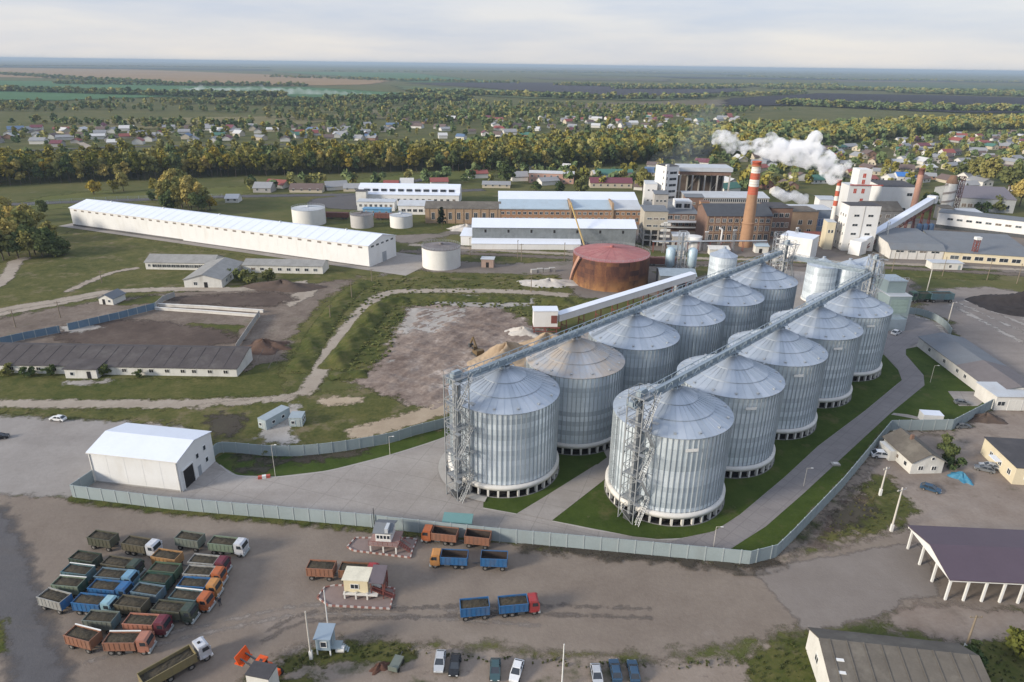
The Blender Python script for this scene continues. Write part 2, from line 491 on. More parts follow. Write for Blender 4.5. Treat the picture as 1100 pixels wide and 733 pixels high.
# ---------------------------------------------------------------- silos
SR, SE, SPK = 11.0, 18.5, 23.4
NST = 72
def b_silo_wall(b):
    b.lathe([(SR - .12, 1.75), (SR - .12, SE)], 144)
def b_stiff(b):
    for i in range(NST):
        t = 2 * PI * (i + .5) / NST
        c, s_ = math.cos(t), math.sin(t)
        M = Matrix(((c, -s_, 0, 0), (s_, c, 0, 0), (0, 0, 1, 0), (0, 0, 0, 1)))
        b.box(SR - .13, SR + .08, -.065, .065, 2.6, SE - .1, 0, M)
def b_silo_roof(b):
    def zz(r): return SE + (SPK - SE) * (1 - r / SR)
    prof = [(SR + .18, SE - .10), (SR + .18, SE + .0), (7.55, zz(7.55) - .02), (7.55, zz(7.55) + .16), (4.35, zz(4.35) + .10), (4.35, zz(4.35) + .28), (1.1, zz(1.1) + .22), (1.1, zz(1.1) + .75), (0.0, zz(1.1) + .95)]
    b.lathe(prof, 80, 0, smooth=False)
    for i in range(40):
        t = 2 * PI * i / 40; c, s_ = math.cos(t), math.sin(t)
        for r1, r2, o in ((SR + .15, 7.6, .0), (7.5, 4.4, .15), (4.3, 1.15, .25)):
            b.beam((c * r1, s_ * r1, zz(min(r1, SR)) + o), (c * r2, s_ * r2, zz(r2) + o), .12, .09)
def b_ringbeam(b):
    b.lathe([(SR - .02, 2.62), (SR + .62, 2.5), (SR + .62, 1.7), (SR - .7, 1.7)], 96)
def b_plenum(b): b.lathe([(SR + .44, .16), (SR - .8, .165), (SR - .8, 1.72)], 64, smooth=False)  # near-black floor and wall: shade behind the columns painted in
def b_col(b): b.box(-.19, .19, -.3, .3, 0, 1.71)
def b_foot(b): b.lathe([(SR + .75, 0.0), (SR + .75, .16), (SR + .44, .165)], 72)
def b_vent(b):
    b.box(-.2, .2, -.2, .2, 0, .26); b.box(-.26, .26, -.26, .26, .26, .32)
def b_silo_ladder(b):
    for y in (-.3, .3): b.beam((0, y, 1.6), (0, y, SE + .6), .07)
    z = 1.8
    while z < SE: b.beam((0, -.3, z), (0, .3, z), .04); z += .6
    z = 3.5
    while z < SE:
        for a, c in (((0, -.4, z), (.75, -.4, z)), ((.75, -.4, z), (.75, .4, z)), ((.75, .4, z), (0, .4, z))): b.beam(a, c, .05)
        z += 1.6
    for y in (-.4, 0, .4): b.beam((.75, y, 3.5), (.75, y, SE + .4), .04)
def b_roofstair(b):
    r1, r2 = SR, 1.4
    def zz(r): return SE + (SPK - SE) * (1 - r / SR) + .35
    for y in (-.4, .4):
        b.beam((r1, y, zz(r1)), (r2, y, zz(r2)), .08); b.beam((r1, y, zz(r1) + .9), (r2, y, zz(r2) + .9), .05)
        k = r1
        while k > r2: b.beam((k, y, zz(k)), (k, y, zz(k) + .9), .05); k -= 1.3
    k = r1
    while k > r2: b.beam((k, -.4, zz(k)), (k, .4, zz(k)), .12, .03); k -= .5
AZS = math.radians(44.36)
sdir = Vector((math.sin(AZS), math.cos(AZS), 0)); sper = Vector((sdir.y, -sdir.x, 0))
SROT = math.atan2(sdir.y, sdir.x)
SL0 = Vector((-1.46, 125.49, 0)); SRO = Vector((31.14, 117.24, 0)); SSP = 22.6
def make_silo(pos, label, roofm, sign, scale=1.0):
    t = thing('grain_silo', label, 'silo', pos, SROT, 'large corrugated grain silos')
    t.scale = (scale, scale, 1)
    part('wall', 'silo_wall', b_silo_wall, [M_silo], t)
    part('wall_stiffener', 'silo_stiff', b_stiff, [M_stiff], t)
    part('roof', 'silo_roof', b_silo_roof, [roofm], t)
    part('ring_beam', 'silo_ring', b_ringbeam, [M_concw], t)
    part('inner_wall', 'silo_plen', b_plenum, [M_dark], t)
    part('footing', 'silo_foot', b_foot, [M_foot], t)
    for i in range(36):
        a = 2 * PI * i / 36
        part('support_column', 'silo_col', b_col, [M_concw], t, ((SR + .3) * math.cos(a), (SR + .3) * math.sin(a), 0), a + PI / 2)
    for i in range(14):
        a = 2 * PI * (i + .35) / 14
        part('roof_vent', 'silo_vent', b_vent, [M_steel], t, ((SR - .9) * math.cos(a), (SR - .9) * math.sin(a), SE + .32), a)
    part('ladder', 'silo_ladder', b_silo_ladder, [M_steel], t, (SR * math.cos(2.6) , SR * math.sin(2.6), 0), 2.6)
    part('roof_stair', 'silo_stair', b_roofstair, [M_steel], t, (0, 0, 0), 2.6)
    if sign:
        a = -PI / 2 - SROT + .12
        part('sign_plate', 'silo_sign', lambda b: b.box(-1.15, 1.15, -.04, .04, 0, .62), [M_frame], t, ((SR + .14) * math.cos(a), (SR + .14) * math.sin(a), SE - 2.6), a + PI / 2)
    return t
LN = ['nearest silo of the left row, beside its lattice elevator tower', 'second silo of the left row, its conical roof coated with tan dust',
      'third silo of the left row, right behind the one with the dusty tan roof', 'fourth silo of the left row, two places beyond the one with the dusty roof',
      'fifth silo of the left row, next to last before the far end', 'farthest silo of the left row, in front of the big white shed']
RN = ['nearest silo of the right row, its lattice elevator tower beside the paved road bend', 'second silo of the right row, behind the silo with the elevator tower',
      'third silo of the right row, halfway along the paved road', 'fourth silo of the right row, next to last before the far end', 'farthest silo of the right row, in front of the grey green intake building']
for i in range(6):
    make_silo(SL0 + sdir * SSP * i, LN[i], M_silodust if i == 1 else M_siloroof, False, 1.015 if i == 0 else 1.0)
for i in range(5):
    make_silo(SRO + sdir * SSP * i, RN[i], M_siloroof, True, 1.02 if i == 0 else 1.0)

# ---------------------------------------------------------------- lattice towers and galleries
def lattice(b, w, d, h, step=2.4, leg=.16, br=.08, z0=0.0):
    for x in (-w / 2, w / 2):
        for y in (-d / 2, d / 2): b.beam((x, y, z0), (x, y, h), leg)
    n = max(1, int((h - z0) / step)); st = (h - z0) / n
    c = [(-w / 2, -d / 2), (w / 2, -d / 2), (w / 2, d / 2), (-w / 2, d / 2)]
    for k in range(n):
        za, zb = z0 + k * st, z0 + (k + 1) * st
        for i in range(4):
            p, q = c[i], c[(i + 1) % 4]
            b.beam((*p, zb), (*q, zb), br)
            if k % 2: b.beam((*p, za), (*q, zb), br)
            else: b.beam((*q, za), (*p, zb), br)
M_tower = pm('tower_steel', (.33, .345, .355), .5, .4, var=.15)
def elevator_tower(pos, rz, h, label, w=3.3):
    t = thing('elevator_tower', label, 'elevator tower', pos, rz, 'lattice elevator towers of the silo rows')
    b = MB(); lattice(b, w, w, h, 2.3, .17, .09); b.obj('frame', M_tower, t)
    n = int(h / 4.6)
    for k in range(n):
        z = (k + 1) * h / n - .3
        b = MB(); b.box(-w / 2 + .1, w / 2 - .1, -w / 2 + .1, w / 2 - .1, z, z + .07)
        b.obj('platform', M_tower, t)
        b = MB()
        z2 = z - h / n
        s_ = -1 if k % 2 else 1
        for y in (-w / 2 - .5, -w / 2 - 1.2): b.beam((-w / 2 * s_, y, z2 + .1), (w / 2 * s_, y, z + .1), .09)
        for j in range(14):
            f = (j + .5) / 14
            b.box(-w / 2 * s_ + w * s_ * f - .13, -w / 2 * s_ + w * s_ * f + .13, -w / 2 - 1.2, -w / 2 - .5, z2 + .1 + (z - z2) * f, z2 + .14 + (z - z2) * f)
        for y in (-w / 2 - .5, -w / 2 - 1.2): b.beam((-w / 2 * s_, y, z2 + 1.1), (w / 2 * s_, y, z + 1.1), .06)
        b.box(-w / 2 - .6, -w / 2 + .3 , -w / 2 - 1.3, -w / 2 - .1, z - .02, z + .05)
        b.box(w / 2 - .3, w / 2 + .6 , -w / 2 - 1.3, -w / 2 - .1, z - .06, z + .01)
        b.obj('stair', M_tower, t)
    for x in (-.55, .55):
        b = MB(); b.box(x - .3, x + .3, -.25, .25, .3, h - .4); b.obj('elevator_leg', M_tower, t)
    b = MB(); b.box(-1.1, 1.1, -.5, .5, h - .4, h + .7); b.box(-.8, .8, -.4, .4, h + .7, h + 1.0); b.obj('elevator_head', M_gal, t)
    b = MB(); b.box(-1.3, 1.3, -.8, .8, .02, 1.3); b.obj('elevator_boot', M_darksteel, t)
    b = MB()
    for x in (-w / 2, w / 2):
        b.beam((x, -w / 2, h + 1.05), (x, w / 2, h + 1.05), .06); b.beam((-w / 2, x, h + 1.05), (w / 2, x, h + 1.05), .06)
        for y in (-w / 2, 0, w / 2): b.beam((x, y, h), (x, y, h + 1.05), .06); b.beam((y, x, h), (y, x, h + 1.05), .06)
    b.obj('railing', M_tower, t)
    return t
def gallery(p, q, label, w=1.7, h=1.5, mats=None, step=2.4, sup=(), group=None):
    """open-sided conveyor bridge from p to q"""
    p, q = Vector(p), Vector(q); d = q - p; L = math.hypot(d.x, d.y)
    t = thing('conveyor_gallery', label, 'conveyor', p, math.atan2(d.y, d.x), group)
    s_ = d.z / L; ang = math.atan(s_)
    fz = lambda x: x * s_
    m = mats or M_gal
    b = MB()
    for y in (-w / 2, w / 2):
        b.beam((0, y, 0), (L, y, fz(L)), .16); b.beam((0, y, h), (L, y, fz(L) + h), .12)
        n = max(2, int(L / step))
        for k in range(n + 1):
            x = L * k / n
            b.beam((x, y, fz(x)), (x, y, fz(x) + h), .09)
            if k < n:
                x2 = L * (k + 1) / n
                b.beam((x, y, fz(x) + (h if k % 2 else 0)), (x2, y, fz(x2) + (0 if k % 2 else h)), .08)
    b.obj('truss', m, t)
    b = MB(); b.add([(0, -w / 2 + .1, .1), (L, -w / 2 + .1, fz(L) + .1), (L, w / 2 - .1, fz(L) + .1), (0, w / 2 - .1, .1), (0, -w / 2 + .1, .2), (L, -w / 2 + .1, fz(L) + .2), (L, w / 2 - .1, fz(L) + .2), (0, w / 2 - .1, .2)],
        [(3, 2, 1, 0), (4, 5, 6, 7), (0, 1, 5, 4), (1, 2, 6, 5), (2, 3, 7, 6), (3, 0, 4, 7)]); b.obj('walkway', m, t)
    b = MB(); b.add([(0, -.45, .22), (L, -.45, fz(L) + .22), (L, .45, fz(L) + .22), (0, .45, .22), (0, -.45, 1.0), (L, -.45, fz(L) + 1.0), (L, .45, fz(L) + 1.0), (0, .45, 1.0)],
        [(3, 2, 1, 0), (4, 5, 6, 7), (0, 1, 5, 4), (1, 2, 6, 5), (2, 3, 7, 6), (3, 0, 4, 7)]); b.obj('conveyor_casing', m, t)
    for x, zb in sup:
        zb = zb - p.z; b = MB()
        for sx in (-.9, .9):
            for y in (-w / 2, w / 2): b.beam((x + sx, y, fz(x)), (x + sx * 1.6, y * 1.6, zb), .12)
        b.box(x - .9, x + .9, -w / 2 - .5, -w / 2, fz(x) + .02, fz(x) + .12)
        b.box(x - .35, x + .35, -.35, .35, zb - .2, fz(x) + .1)
        b.obj('support_frame', m, t)
    return t
zg = SPK + .85
for nm, org, n, lab, tw in (('L', SL0, 6, 'left', None), ('R', SRO, 5, 'right', None)):
    p = org - sdir * 14.6 + Vector((0, 0, zg)); q = org + sdir * (SSP * (n - 1) + 13) + Vector((0, 0, zg))
    gallery(p, q, 'blue grey conveyor bridge along the roof peaks of the %s silo row' % lab, sup=[(14.6 + SSP * i, SPK + .3) for i in range(n)], group='conveyor bridges over the silo rows')
for i in range(1):
    pass
elevator_tower(G(492.5, 531.5), SROT, 26.2, 'tall lattice elevator tower at the near end of the left silo row')
elevator_tower(G(677, 556), SROT, 26.2, 'tall lattice elevator tower at the near end of the right silo row')
eL = SL0 + sdir * (SSP * 5 + 16.5); eR = SRO + sdir * (SSP * 4 + 15.5)
elevator_tower(eR, SROT, 29, 'lattice elevator tower at the far end of the right silo row', 3.2)
elevator_tower(eL, SROT, 27, 'lattice elevator tower at the far end of the left silo row', 4.0)
gallery(eL + Vector((2, 0, 22)), eR + Vector((-2, 0, 24.5)), 'conveyor bridge joining the far ends of the two silo rows', 1.7, 1.5)

def small_silo(pos, r, h, ch, label, n=32):
    t = thing('small_silo', label, 'silo', pos, 0, 'small silos behind the main rows')
    b = MB(); b.lathe([(r, .6), (r, h)], 48); b.obj('wall', M_silo, t)
    b = MB(); b.lathe([(r + .15, h - .1), (r + .15, h), (r * .5, h + ch * .5), (r * .5, h + ch * .5 + .12), (.6, h + ch), (.6, h + ch + .6), (0, h + ch + .7)], 36, smooth=False)
    b.obj('roof', M_siloroof, t)
    b = MB()
    for i in range(n):
        a = 2 * PI * i / n; c, s_ = math.cos(a), math.sin(a)
        b.box(r - .1, r + .06, -.06, .06, .7, h - .1, 0, Matrix(((c, -s_, 0, 0), (s_, c, 0, 0), (0, 0, 1, 0), (0, 0, 0, 1))))
    b.obj('wall_stiffener', M_silo, t)
    b = MB(); b.lathe([(r + .3, 0), (r + .3, .62), (r - .2, .62)], 36); b.obj('footing', M_concw, t)
    return t
small_silo(G(877, 322), 5.3, 13.5, 2.4, 'small silo with a bright seam, leftmost of the three between the far row ends')
small_silo(G(905, 322), 5.3, 12.8, 2.4, 'small silo in the middle of the three between the far row ends')
small_silo(G(925, 318), 5.3, 13.0, 2.4, 'small silo partly hidden by the right conveyor bridge, rightmost of the three')
small_silo(G(772.5, 312), 5.0, 14.0, 2.6, 'single bright cylindrical silo standing between the left row and the tall striped chimney')

# ---------------------------------------------------------------- round tanks
def tank(A, r, ytop, label, wall, roof, cone=.6, cat='tank', extra=None):
    f = G(*A); d = Vector((f.x, f.y, 0)).normalized(); c = f + d * r
    h = HT(A[0], A[1], ytop)
    t = thing('storage_tank', label, cat, (c.x, c.y, 0))
    b = MB(); b.lathe([(r, 0), (r, h)], 72)
    for k in range(1, 6): b.lathe([(r + .03, h * k / 6 - .06), (r + .06, h * k / 6), (r + .03, h * k / 6 + .06)], 72)
    b.obj('shell', wall, t)
    b = MB(); b.lathe([(r + .08, h - .05), (r + .08, h + .06), (.8, h + cone), (.8, h + cone + .9), (0, h + cone + .95)], 48, smooth=False)
    for i in range(20):
        a = 2 * PI * i / 20; b.beam((r * math.cos(a), r * math.sin(a), h + .08), (.8 * math.cos(a), .8 * math.sin(a), h + cone + .03), .12, .08)
    b.obj('roof', roof, t)
    b = MB(); n = 40
    for i in range(n):
        a = 2 * PI * i / n; a2 = 2 * PI * (i + 1) / n
        b.beam((r * math.cos(a), r * math.sin(a), h), (r * math.cos(a), r * math.sin(a), h + 1.0), .06)
        for z in (.55, 1.0): b.beam((r * math.cos(a), r * math.sin(a), h + z), (r * math.cos(a2), r * math.sin(a2), h + z), .05)
    b.obj('railing', M_steel, t)
    if extra: extra(t, r, h)
    return t
def rust_mat():
    s = N('rusty_tank_shell'); co = s.objco()
    sx = s.t.nodes.new('ShaderNodeSeparateXYZ'); s.l(co, sx.inputs[0])
    ring = s.math('FLOOR', s.math('DIVIDE', sx.outputs[2], 2.0))
    ang = s.math('FLOOR', s.math('MULTIPLY', s.math('ARCTAN2', sx.outputs[1], sx.outputs[0]), 3.3))
    cb = s.t.nodes.new('ShaderNodeCombineXYZ'); s.l(ring, cb.inputs[0]); s.l(ang, cb.inputs[1])
    wn = s.t.nodes.new('ShaderNodeTexWhiteNoise'); wn.noise_dimensions = '2D'; s.l(cb.outputs[0], wn.inputs['Vector'])
    nz = s.noise(s.mapping(co, (1, 1, .35)), .35, 6, .7); n2 = s.noise(co, 2.5, 4, .7)
    f = s.math('ADD', s.math('MULTIPLY', wn.outputs['Value'], .22), s.math('ADD', s.math('MULTIPLY', nz, .6), s.math('MULTIPLY', n2, .2)))
    c = s.ramp(f, [(.25, (.030, .018, .018)), (.42, (.07, .032, .026)), (.56, (.13, .055, .032)), (.72, (.22, .105, .045)), (.85, (.30, .18, .10))])
    low = s.math('MULTIPLY', s.math('SUBTRACT', 1.0, s.math('DIVIDE', sx.outputs[2], 5.5), True), s.math('MULTIPLY', s.math('SUBTRACT', s.noise(s.mapping(co, (1, 1, .5)), .22, 5, .7), .36, True), 5.0, True))
    c = s.mix(low, c, (.30, .155, .062))
    return s.finish(c, .75, 0.0, n2, .2, .05)
M_rust = rust_mat()
M_redroof = pm('faded_red_roof', (0.33, 0.13, 0.125), 0.7, var=0.16, scale=0.25, stain=(0.42, 0.25, 0.22), samt=0.5)
def rust_stair(t, r, h):
    b = MB()
    for j in range(40):
        f = j / 40; a = PI * (1.02 + .16 * f); z = h * f
        c, s_ = math.cos(a), math.sin(a)
        b.box(r + .05, r + 1.1, -.5, .5, z, z + .1, 0, Matrix(((c, -s_, 0, 0), (s_, c, 0, 0), (0, 0, 1, 0), (0, 0, 0, 1))))
        b.box(r + 1.0, r + 1.1, -.5, .5, z + .1, z + 1.0, 0, Matrix(((c, -s_, 0, 0), (s_, c, 0, 0), (0, 0, 1, 0), (0, 0, 0, 1))))
    b.obj('spiral_stair', M_pinkbrick, t)
tank((654, 314), 15.0, 282.5, 'huge rusty brown storage tank with a faded red conical roof', M_rust, M_redroof, 2.2, extra=rust_stair)
M_tankw = pm('white_tank_paint', (0.66, 0.65, 0.62), 0.55, var=0.06, scale=0.3, stain=(0.42, 0.38, 0.33), samt=0.3)
M_tankg = pm('grey_tank_paint', (0.42, 0.41, 0.40), 0.6, var=0.1, scale=0.3, stain=(0.30, 0.24, 0.2), samt=0.5)
M_tankroof = pm('grey_brown_tank_roof', (0.17, 0.155, 0.155), 0.8, var=0.2, scale=0.2, stain=(0.3, 0.27, 0.26), samt=0.4)
tank((474.5, 291), 8.1, 270, 'white storage tank with a dark grey roof, in front of the low brown kiosk', M_tankw, M_tankroof, .8)
tank((333, 243.5), 8.6, 227, 'widest white tank, rising behind the long white hall', M_tankw, M_lightroof, .6)
tank((389.5, 246), 5.9, 232.5, 'small greyish tank in the middle between the two white tanks', M_tankg, M_tankroof, .5)
tank((431.5, 246), 5.9, 233.5, 'small clean white tank beside the dark conifer', M_tankw, M_lightroof, .5)
M_dusty = pm('dusty_glass', (.10, .112, .12), .3, var=.3)
M_board = pm('boarded_window', (.17, .14, .115), .9, var=.3)
# ---------------------------------------------------------------- white hangar in the foreground
def row_win(root, L, D, side, n, u0_, u1, z, w, h, **k):
    for i in range(n):
        kk = dict(k)
        if n > 2 and k.get('framed', True) and 'mats' not in k:
            q = random.random()
            kk['mats'] = [M_glass if q < .55 else M_dusty if q < .85 else M_board, M_frame]
        opening(root, L, D, side, u0_ + (u1 - u0_) * (i / max(1, n - 1)), z, w, h, **kk)

r, L = building('white_hangar', 'small white metal hangar with an open gate, beside the big paved yard', 'hangar', (102, 518), (196.3, 529), 11.6,
                [(0, 7.0), (0.5, 8.5), (1, 7.2)], M_white, M_whiteroof, over=.2)
opening(r, L, 11.6, 'r', 2.6, 0.05, 3.3, 4.2, 'gate_opening', [M_dark], False)
m = MB(); m.box(L, L + .22, .75, .95, 0, 4.5); m.box(L, L + .22, 4.25, 4.45, 0, 4.5); m.box(L, L + .22, .95, 4.25, 4.27, 4.5); m.obj('gate_frame', M_white, r)
opening(r, L, 11.6, 'r', 6.2, 0.05, 1.0, 2.3, 'door', [pm('grey_door', (.30, .32, .34), .5)], False)
for u, z in ((6.1, 4.2), (8.7, 4.6), (8.9, 1.7)): opening(r, L, 11.6, 'r', u, z, .8, 1.0, 'window')
m = MB(); m.box(-.1, L + .1, -.07, -.0, 0, .4); m.obj('plinth', M_conc, r)

m = MB()
for k in range(1, 5): x = L * k / 5; m.box(x - .025, x + .025, -.02, -.001, .4, 6.9)
m.obj('wall_seam', M_white, r)
m = MB(); m.box(-.15, L + .15, -.34, -.2, 6.86, 7.0)
for x in (.3, L - .3): m.box(x - .06, x + .06, -.18, -.05, .1, 6.9)
m.obj('gutter', M_concw, r)
# long white hall
D = 21
r, L = building('long_white_hall', 'very long white hall with a row of small vents under the eave', 'hall', (79, 242.8), (397, 287.6), D, gable(9.3, 2.6), M_white, M_whiteroof, over=.4)
row_win(r, L, D, 'f', 34, 4, L - 4, 7.9, 2.0, .75, name='vent', mats=[pm('brown_vent', (.20, .17, .15), .7)], framed=False)
row_win(r, L, D, 'r', 5, 3, D - 3, 8.0, 1.9, .8)
opening(r, L, D, 'r', D * .55, .05, 3.2, 4.2, 'door', [pm('grey_door', (.30, .32, .34), .5)], False)
m = MB(); m.box(0, L * .42, -.06, -.0, 0, 1.0); m.box(L * .42, L, -.06, 0, 0, .5); m.obj('plinth', pm('dark_gap_strip', (.12, .115, .11), .9), r)  # dark strip stands for the gap under the wall, taller at left
for k in range(5):
    m = MB(); m.lathe([(.5, 12.0), (.5, 12.55), (0, 12.7)], 12, c=(L * (k + .5) / 5, D / 2)); m.obj('roof_vent', M_steel, r)

m = MB()
for k in range(1, 34): x = L * k / 34; m.box(x - .04, x + .04, -.025, -.001, 1.0, 7.8)
m.obj('wall_seam', M_white, r)
m = MB()
for k in range(1, 34): x = L * k / 34; m.beam((x, -.3, 9.44), (x, D / 2, 12.08), .12, .05)
m.obj('roof_seam', M_whiteroof, r)
# ---------------------------------------------------------------- low buildings on the left
r, L = building('derelict_barn', 'long low derelict barn with a dark weathered roof and dirty white walls', 'barn', (-60, 399.6), (255, 405), 11.5, [(0, 2.4), (.8, 4.5), (1, 4.0)], M_plaster, M_barnroof, over=.3)
for k in range(16):
    opening(r, L, 11.5, 'f', L - 3 - k * 3.9 - (k % 3) * .4, .95, 1.1, .9, 'window', [M_dark, M_plaster])
m = MB()
for k in range(22): m.beam((3 + k * 4.1, .3, 2.63), (3 + k * 4.1, 9.1, 4.68), .14, .08)
m.obj('roof_seam', M_barnroof, r)
r, L = building('derelict_porch', 'flat roofed white annex in front of the dark barn', 'annex', (71, 406.5), (105, 406.9), 5.5, [(0, 2.7), (1, 3.1)], M_plaster, M_barnroof, over=.35)
opening(r, L, 5, 'f', L * .75, .05, 1.0, 2.0, 'door', [M_dark], False); opening(r, L, 5, 'f', L * .22, .9, .9, .9, 'window')
r, L = building('low_white_building', 'low white building with a long window row, arm of the L shaped group', 'building', (157, 289.5), (229.5, 290.7), 11, gable(3.0, 2.0), M_plaster, M_asb)
row_win(r, L, 11, 'f', 11, 4, L - 5, 1.0, 2.2, 1.2)
opening(r, L, 11, 'f', 1.6, 1.2, 1, 1, 'window')
a, c = G(239, 309.5), G(262, 290); sd = math.atan2(c.y - a.y, c.x - a.x) - PI / 2
A_ = a + Vector((math.cos(sd), math.sin(sd), 0)) * -14
r, L = building('gabled_white_building', 'low white building whose gable faces the viewer, joined to the long window wing', 'building', A_, None, (c - a).length, gable(3.2, 1.9), M_plaster, M_asb, 'y', rz=sd, L=14)
opening(r, L, 11, 'f', 4.2, 1.1, 1.2, 1.2, 'window'); opening(r, L, 11, 'f', 8, .05, 1.3, 2.2, 'door', [M_dark], False)
row_win(r, L, (c - a).length, 'r', 4, 5, (c - a).length - 6, 1.0, 1.6, 1.2)
r, L = building('grey_roofed_wing', 'grey roofed wing running right from the low white gabled building', 'building', (262, 293), (347, 294.6), 9, gable(3.2, 1.4), M_plaster, M_asb)
row_win(r, L, 9, 'f', 8, 4, L - 3, 1.1, 1.5, 1.1)
r, L = building('field_hut', 'small hut with a grey gable roof, alone on the bare earth', 'hut', (107, 327), (122, 328), 6.5, gable(2.3, 1.4), M_plaster, M_greyroof, 'y')
opening(r, L, 6.5, 'f', L * .35, .05, 1, 1.9, 'door', [M_dark], False); opening(r, L, 6.5, 'f', L * .75, 1.0, .8, .8, 'window')

# containers by the dirt track
M_cont = pm('pale_blue_container', (.34, .40, .42), .5, var=.1, ribs=(0, .3))
M_contr = pm('container_roof', (.28, .33, .36), .5, var=.1)
def container(A, B, D, h, label, wall, win=True, L=None, rz=None):
    r, L = building('container_cabin', label, 'container', A, B, D, flat(h), wall, M_contr, over=.05, t=.08, rz=rz, L=L)
    opening(r, L, D, 'f', L * .3, .9, .7, .7, 'window'); opening(r, L, D, 'f', L * .72, .05, .8, 1.9, 'door', [M_fencep], False)
    row_win(r, L, D, 'r', 2, D * .3, D * .7, 1.0, .8, .7)
    return r
container((278, 460), None, 7.5, 2.6, 'long grey blue cabin beside the dirt track, left of a smaller one', M_cont, L=2.6, rz=math.radians(-28))
container((311, 459), (325, 459), 3.2, 2.4, 'short square grey cabin beside the dirt track', M_cont)

# ---------------------------------------------------------------- storage halls in the middle distance
r, L = building('white_roofed_store', 'storage hall with a white roof and a grey upper wall, behind the rusty tank', 'hall', (507.5, 265), (682, 266.5), 16, gable(9.2, 2.6), pm('grey_corrugated_wall', (.19, .21, .22), .6, var=.3, scale=.4, stain=(.28, .30, .31), samt=.6, sscale=.5, ribs=(0, .5)), M_whiteroof)
m = MB(); m.add([(-.3, -5.2, 2.6), (L * .66, -5.2, 2.6), (L * .66, -.02, 4.0), (-.3, -.02, 4.0), (-.3, -5.2, 2.75), (L * .66, -5.2, 2.75), (L * .66, -.02, 4.15), (-.3, -.02, 4.15)], [(3, 2, 1, 0), (4, 5, 6, 7), (0, 1, 5, 4), (1, 2, 6, 5), (2, 3, 7, 6), (3, 0, 4, 7)])
m.obj('lean_to_roof', M_whiteroof, r)
m = MB(); m.box(-.2, L * .655, -5.0, -.04, 0, 2.58); m.obj('lean_to_wall', M_white, r)
row_win(r, L, 16, 'f', 7, L * .08, L * .92, 6.8, .9, 1.4, framed=False)
r, L = building('white_lean_to_shed', 'low white shed against the left end of the grey walled hall', 'shed', (495, 263.5), (507, 264), 10, [(0, 4.5), (1, 6.0)], M_white, M_whiteroof)
r, L = building('brick_workshop', 'long brown brick workshop with a grey roof, behind the dark conifer', 'workshop', (457, 240), (537.5, 240.6), 18, gable(8.0, 2.2), M_tanbrick, M_slate)
for k in range(9):
    m = MB(); x = 2 + k * (L - 4) / 8; m.box(x - .35, x + .35, -.22, -.0, 0, 8.0); m.obj('pilaster', M_tanbrick, r)
for k in range(8): opening(r, L, 18, 'f', 2 + (k + .5) * (L - 4) / 8, 2.2, 1.7, 3.6, 'window')
r, L = building('long_white_roofed_store', 'longest white roofed store, with brick walls and blue lean-to roofs', 'hall', (536, 240.5), (688, 241.5), 38, [(0, 7.8), (.30, 8.2), (.34, 10.6), (.65, 13.2), (1, 10)], M_orangebrick, M_whiteroof)
for x0, x1, mt in ((.0, .49, M_blueroof), (.51, .79, M_blueroof), (.80, 1.0, M_lightroof)):
    m = MB(); m.add([(L * x0, -.5, 7.95), (L * x1, -.5, 7.95), (L * x1, 12.6, 9.2), (L * x0, 12.6, 9.2), (L * x0, -.5, 8.35), (L * x1, -.5, 8.35), (L * x1, 12.6, 11.0), (L * x0, 12.6, 11.0)], [(3, 2, 1, 0), (4, 5, 6, 7), (0, 1, 5, 4), (1, 2, 6, 5), (2, 3, 7, 6), (3, 0, 4, 7)])
    m.obj('lean_to_roof', mt, r)
for f in (.5, .795):
    m = MB(); m.box(L * f - .5, L * f + .5, -.7, 13, 0, 11.6); m.obj('brick_pier', M_tanbrick, r)
row_win(r, L, 38, 'f', 26, 2, L * .985, 5.2, 1.6, 1.3)
row_win(r, L, 38, 'f', 22, 3, L * .97, 1.6, 1.5, 1.9)
r, L = building('white_window_hall', 'white hall with a row of dark clerestory windows, behind the round tanks', 'hall', (384, 219.5), (493, 221), 22, [(0, 6), (.3, 6.4), (.32, 9), (.62, 10.5), (1, 8)], M_white, M_whiteroof)
m = MB()
for k in range(11):
    x = L * .08 + k * L * .084; m.box(x - 1.7, x + 1.7, 6.45, 6.95, 6.9, 8.3)
m.obj('clerestory_window', M_glass, r)
row_win(r, L, 22, 'f', 16, 3, L - 3, 2.2, 1.6, 1.5)
r, L = building('white_office', 'low white building with small square windows, left of the blue container', 'building', (384, 226.5), (424, 227), 9, flat(5.2), M_white, M_lightroof)
row_win(r, L, 9, 'f', 7, 2, L - 2, 2.4, 1.4, 1.4)
r, L = building('grey_roofed_office', 'low white building with a pale grey roof and dark windows, behind the clean tank', 'building', (428, 230.5), (464, 231), 15, gable(5.0, 1.8), M_white, M_lightroof)
row_win(r, L, 15, 'f', 5, 3, L - 3, 1.6, 2.2, 1.5)
r, L = building('dark_roof_kiosk', 'small dark roofed block at the left end of the white clerestory hall', 'kiosk', (383, 221), (394, 221.2), 6, flat(8.5), M_plaster, M_darkroof)
r, L = building('blue_container', 'bright blue container in front of the white office', 'container', (390, 231.5), (419, 232.2), 5, flat(3.6), pm('bright_blue_panel', (.10, .26, .42), .5, var=.1), pm('bright_blue_panel', (.10, .26, .42), .5))
row_win(r, L, 5, 'f', 4, 2, L - 2, 1.5, 1.0, 1.0)
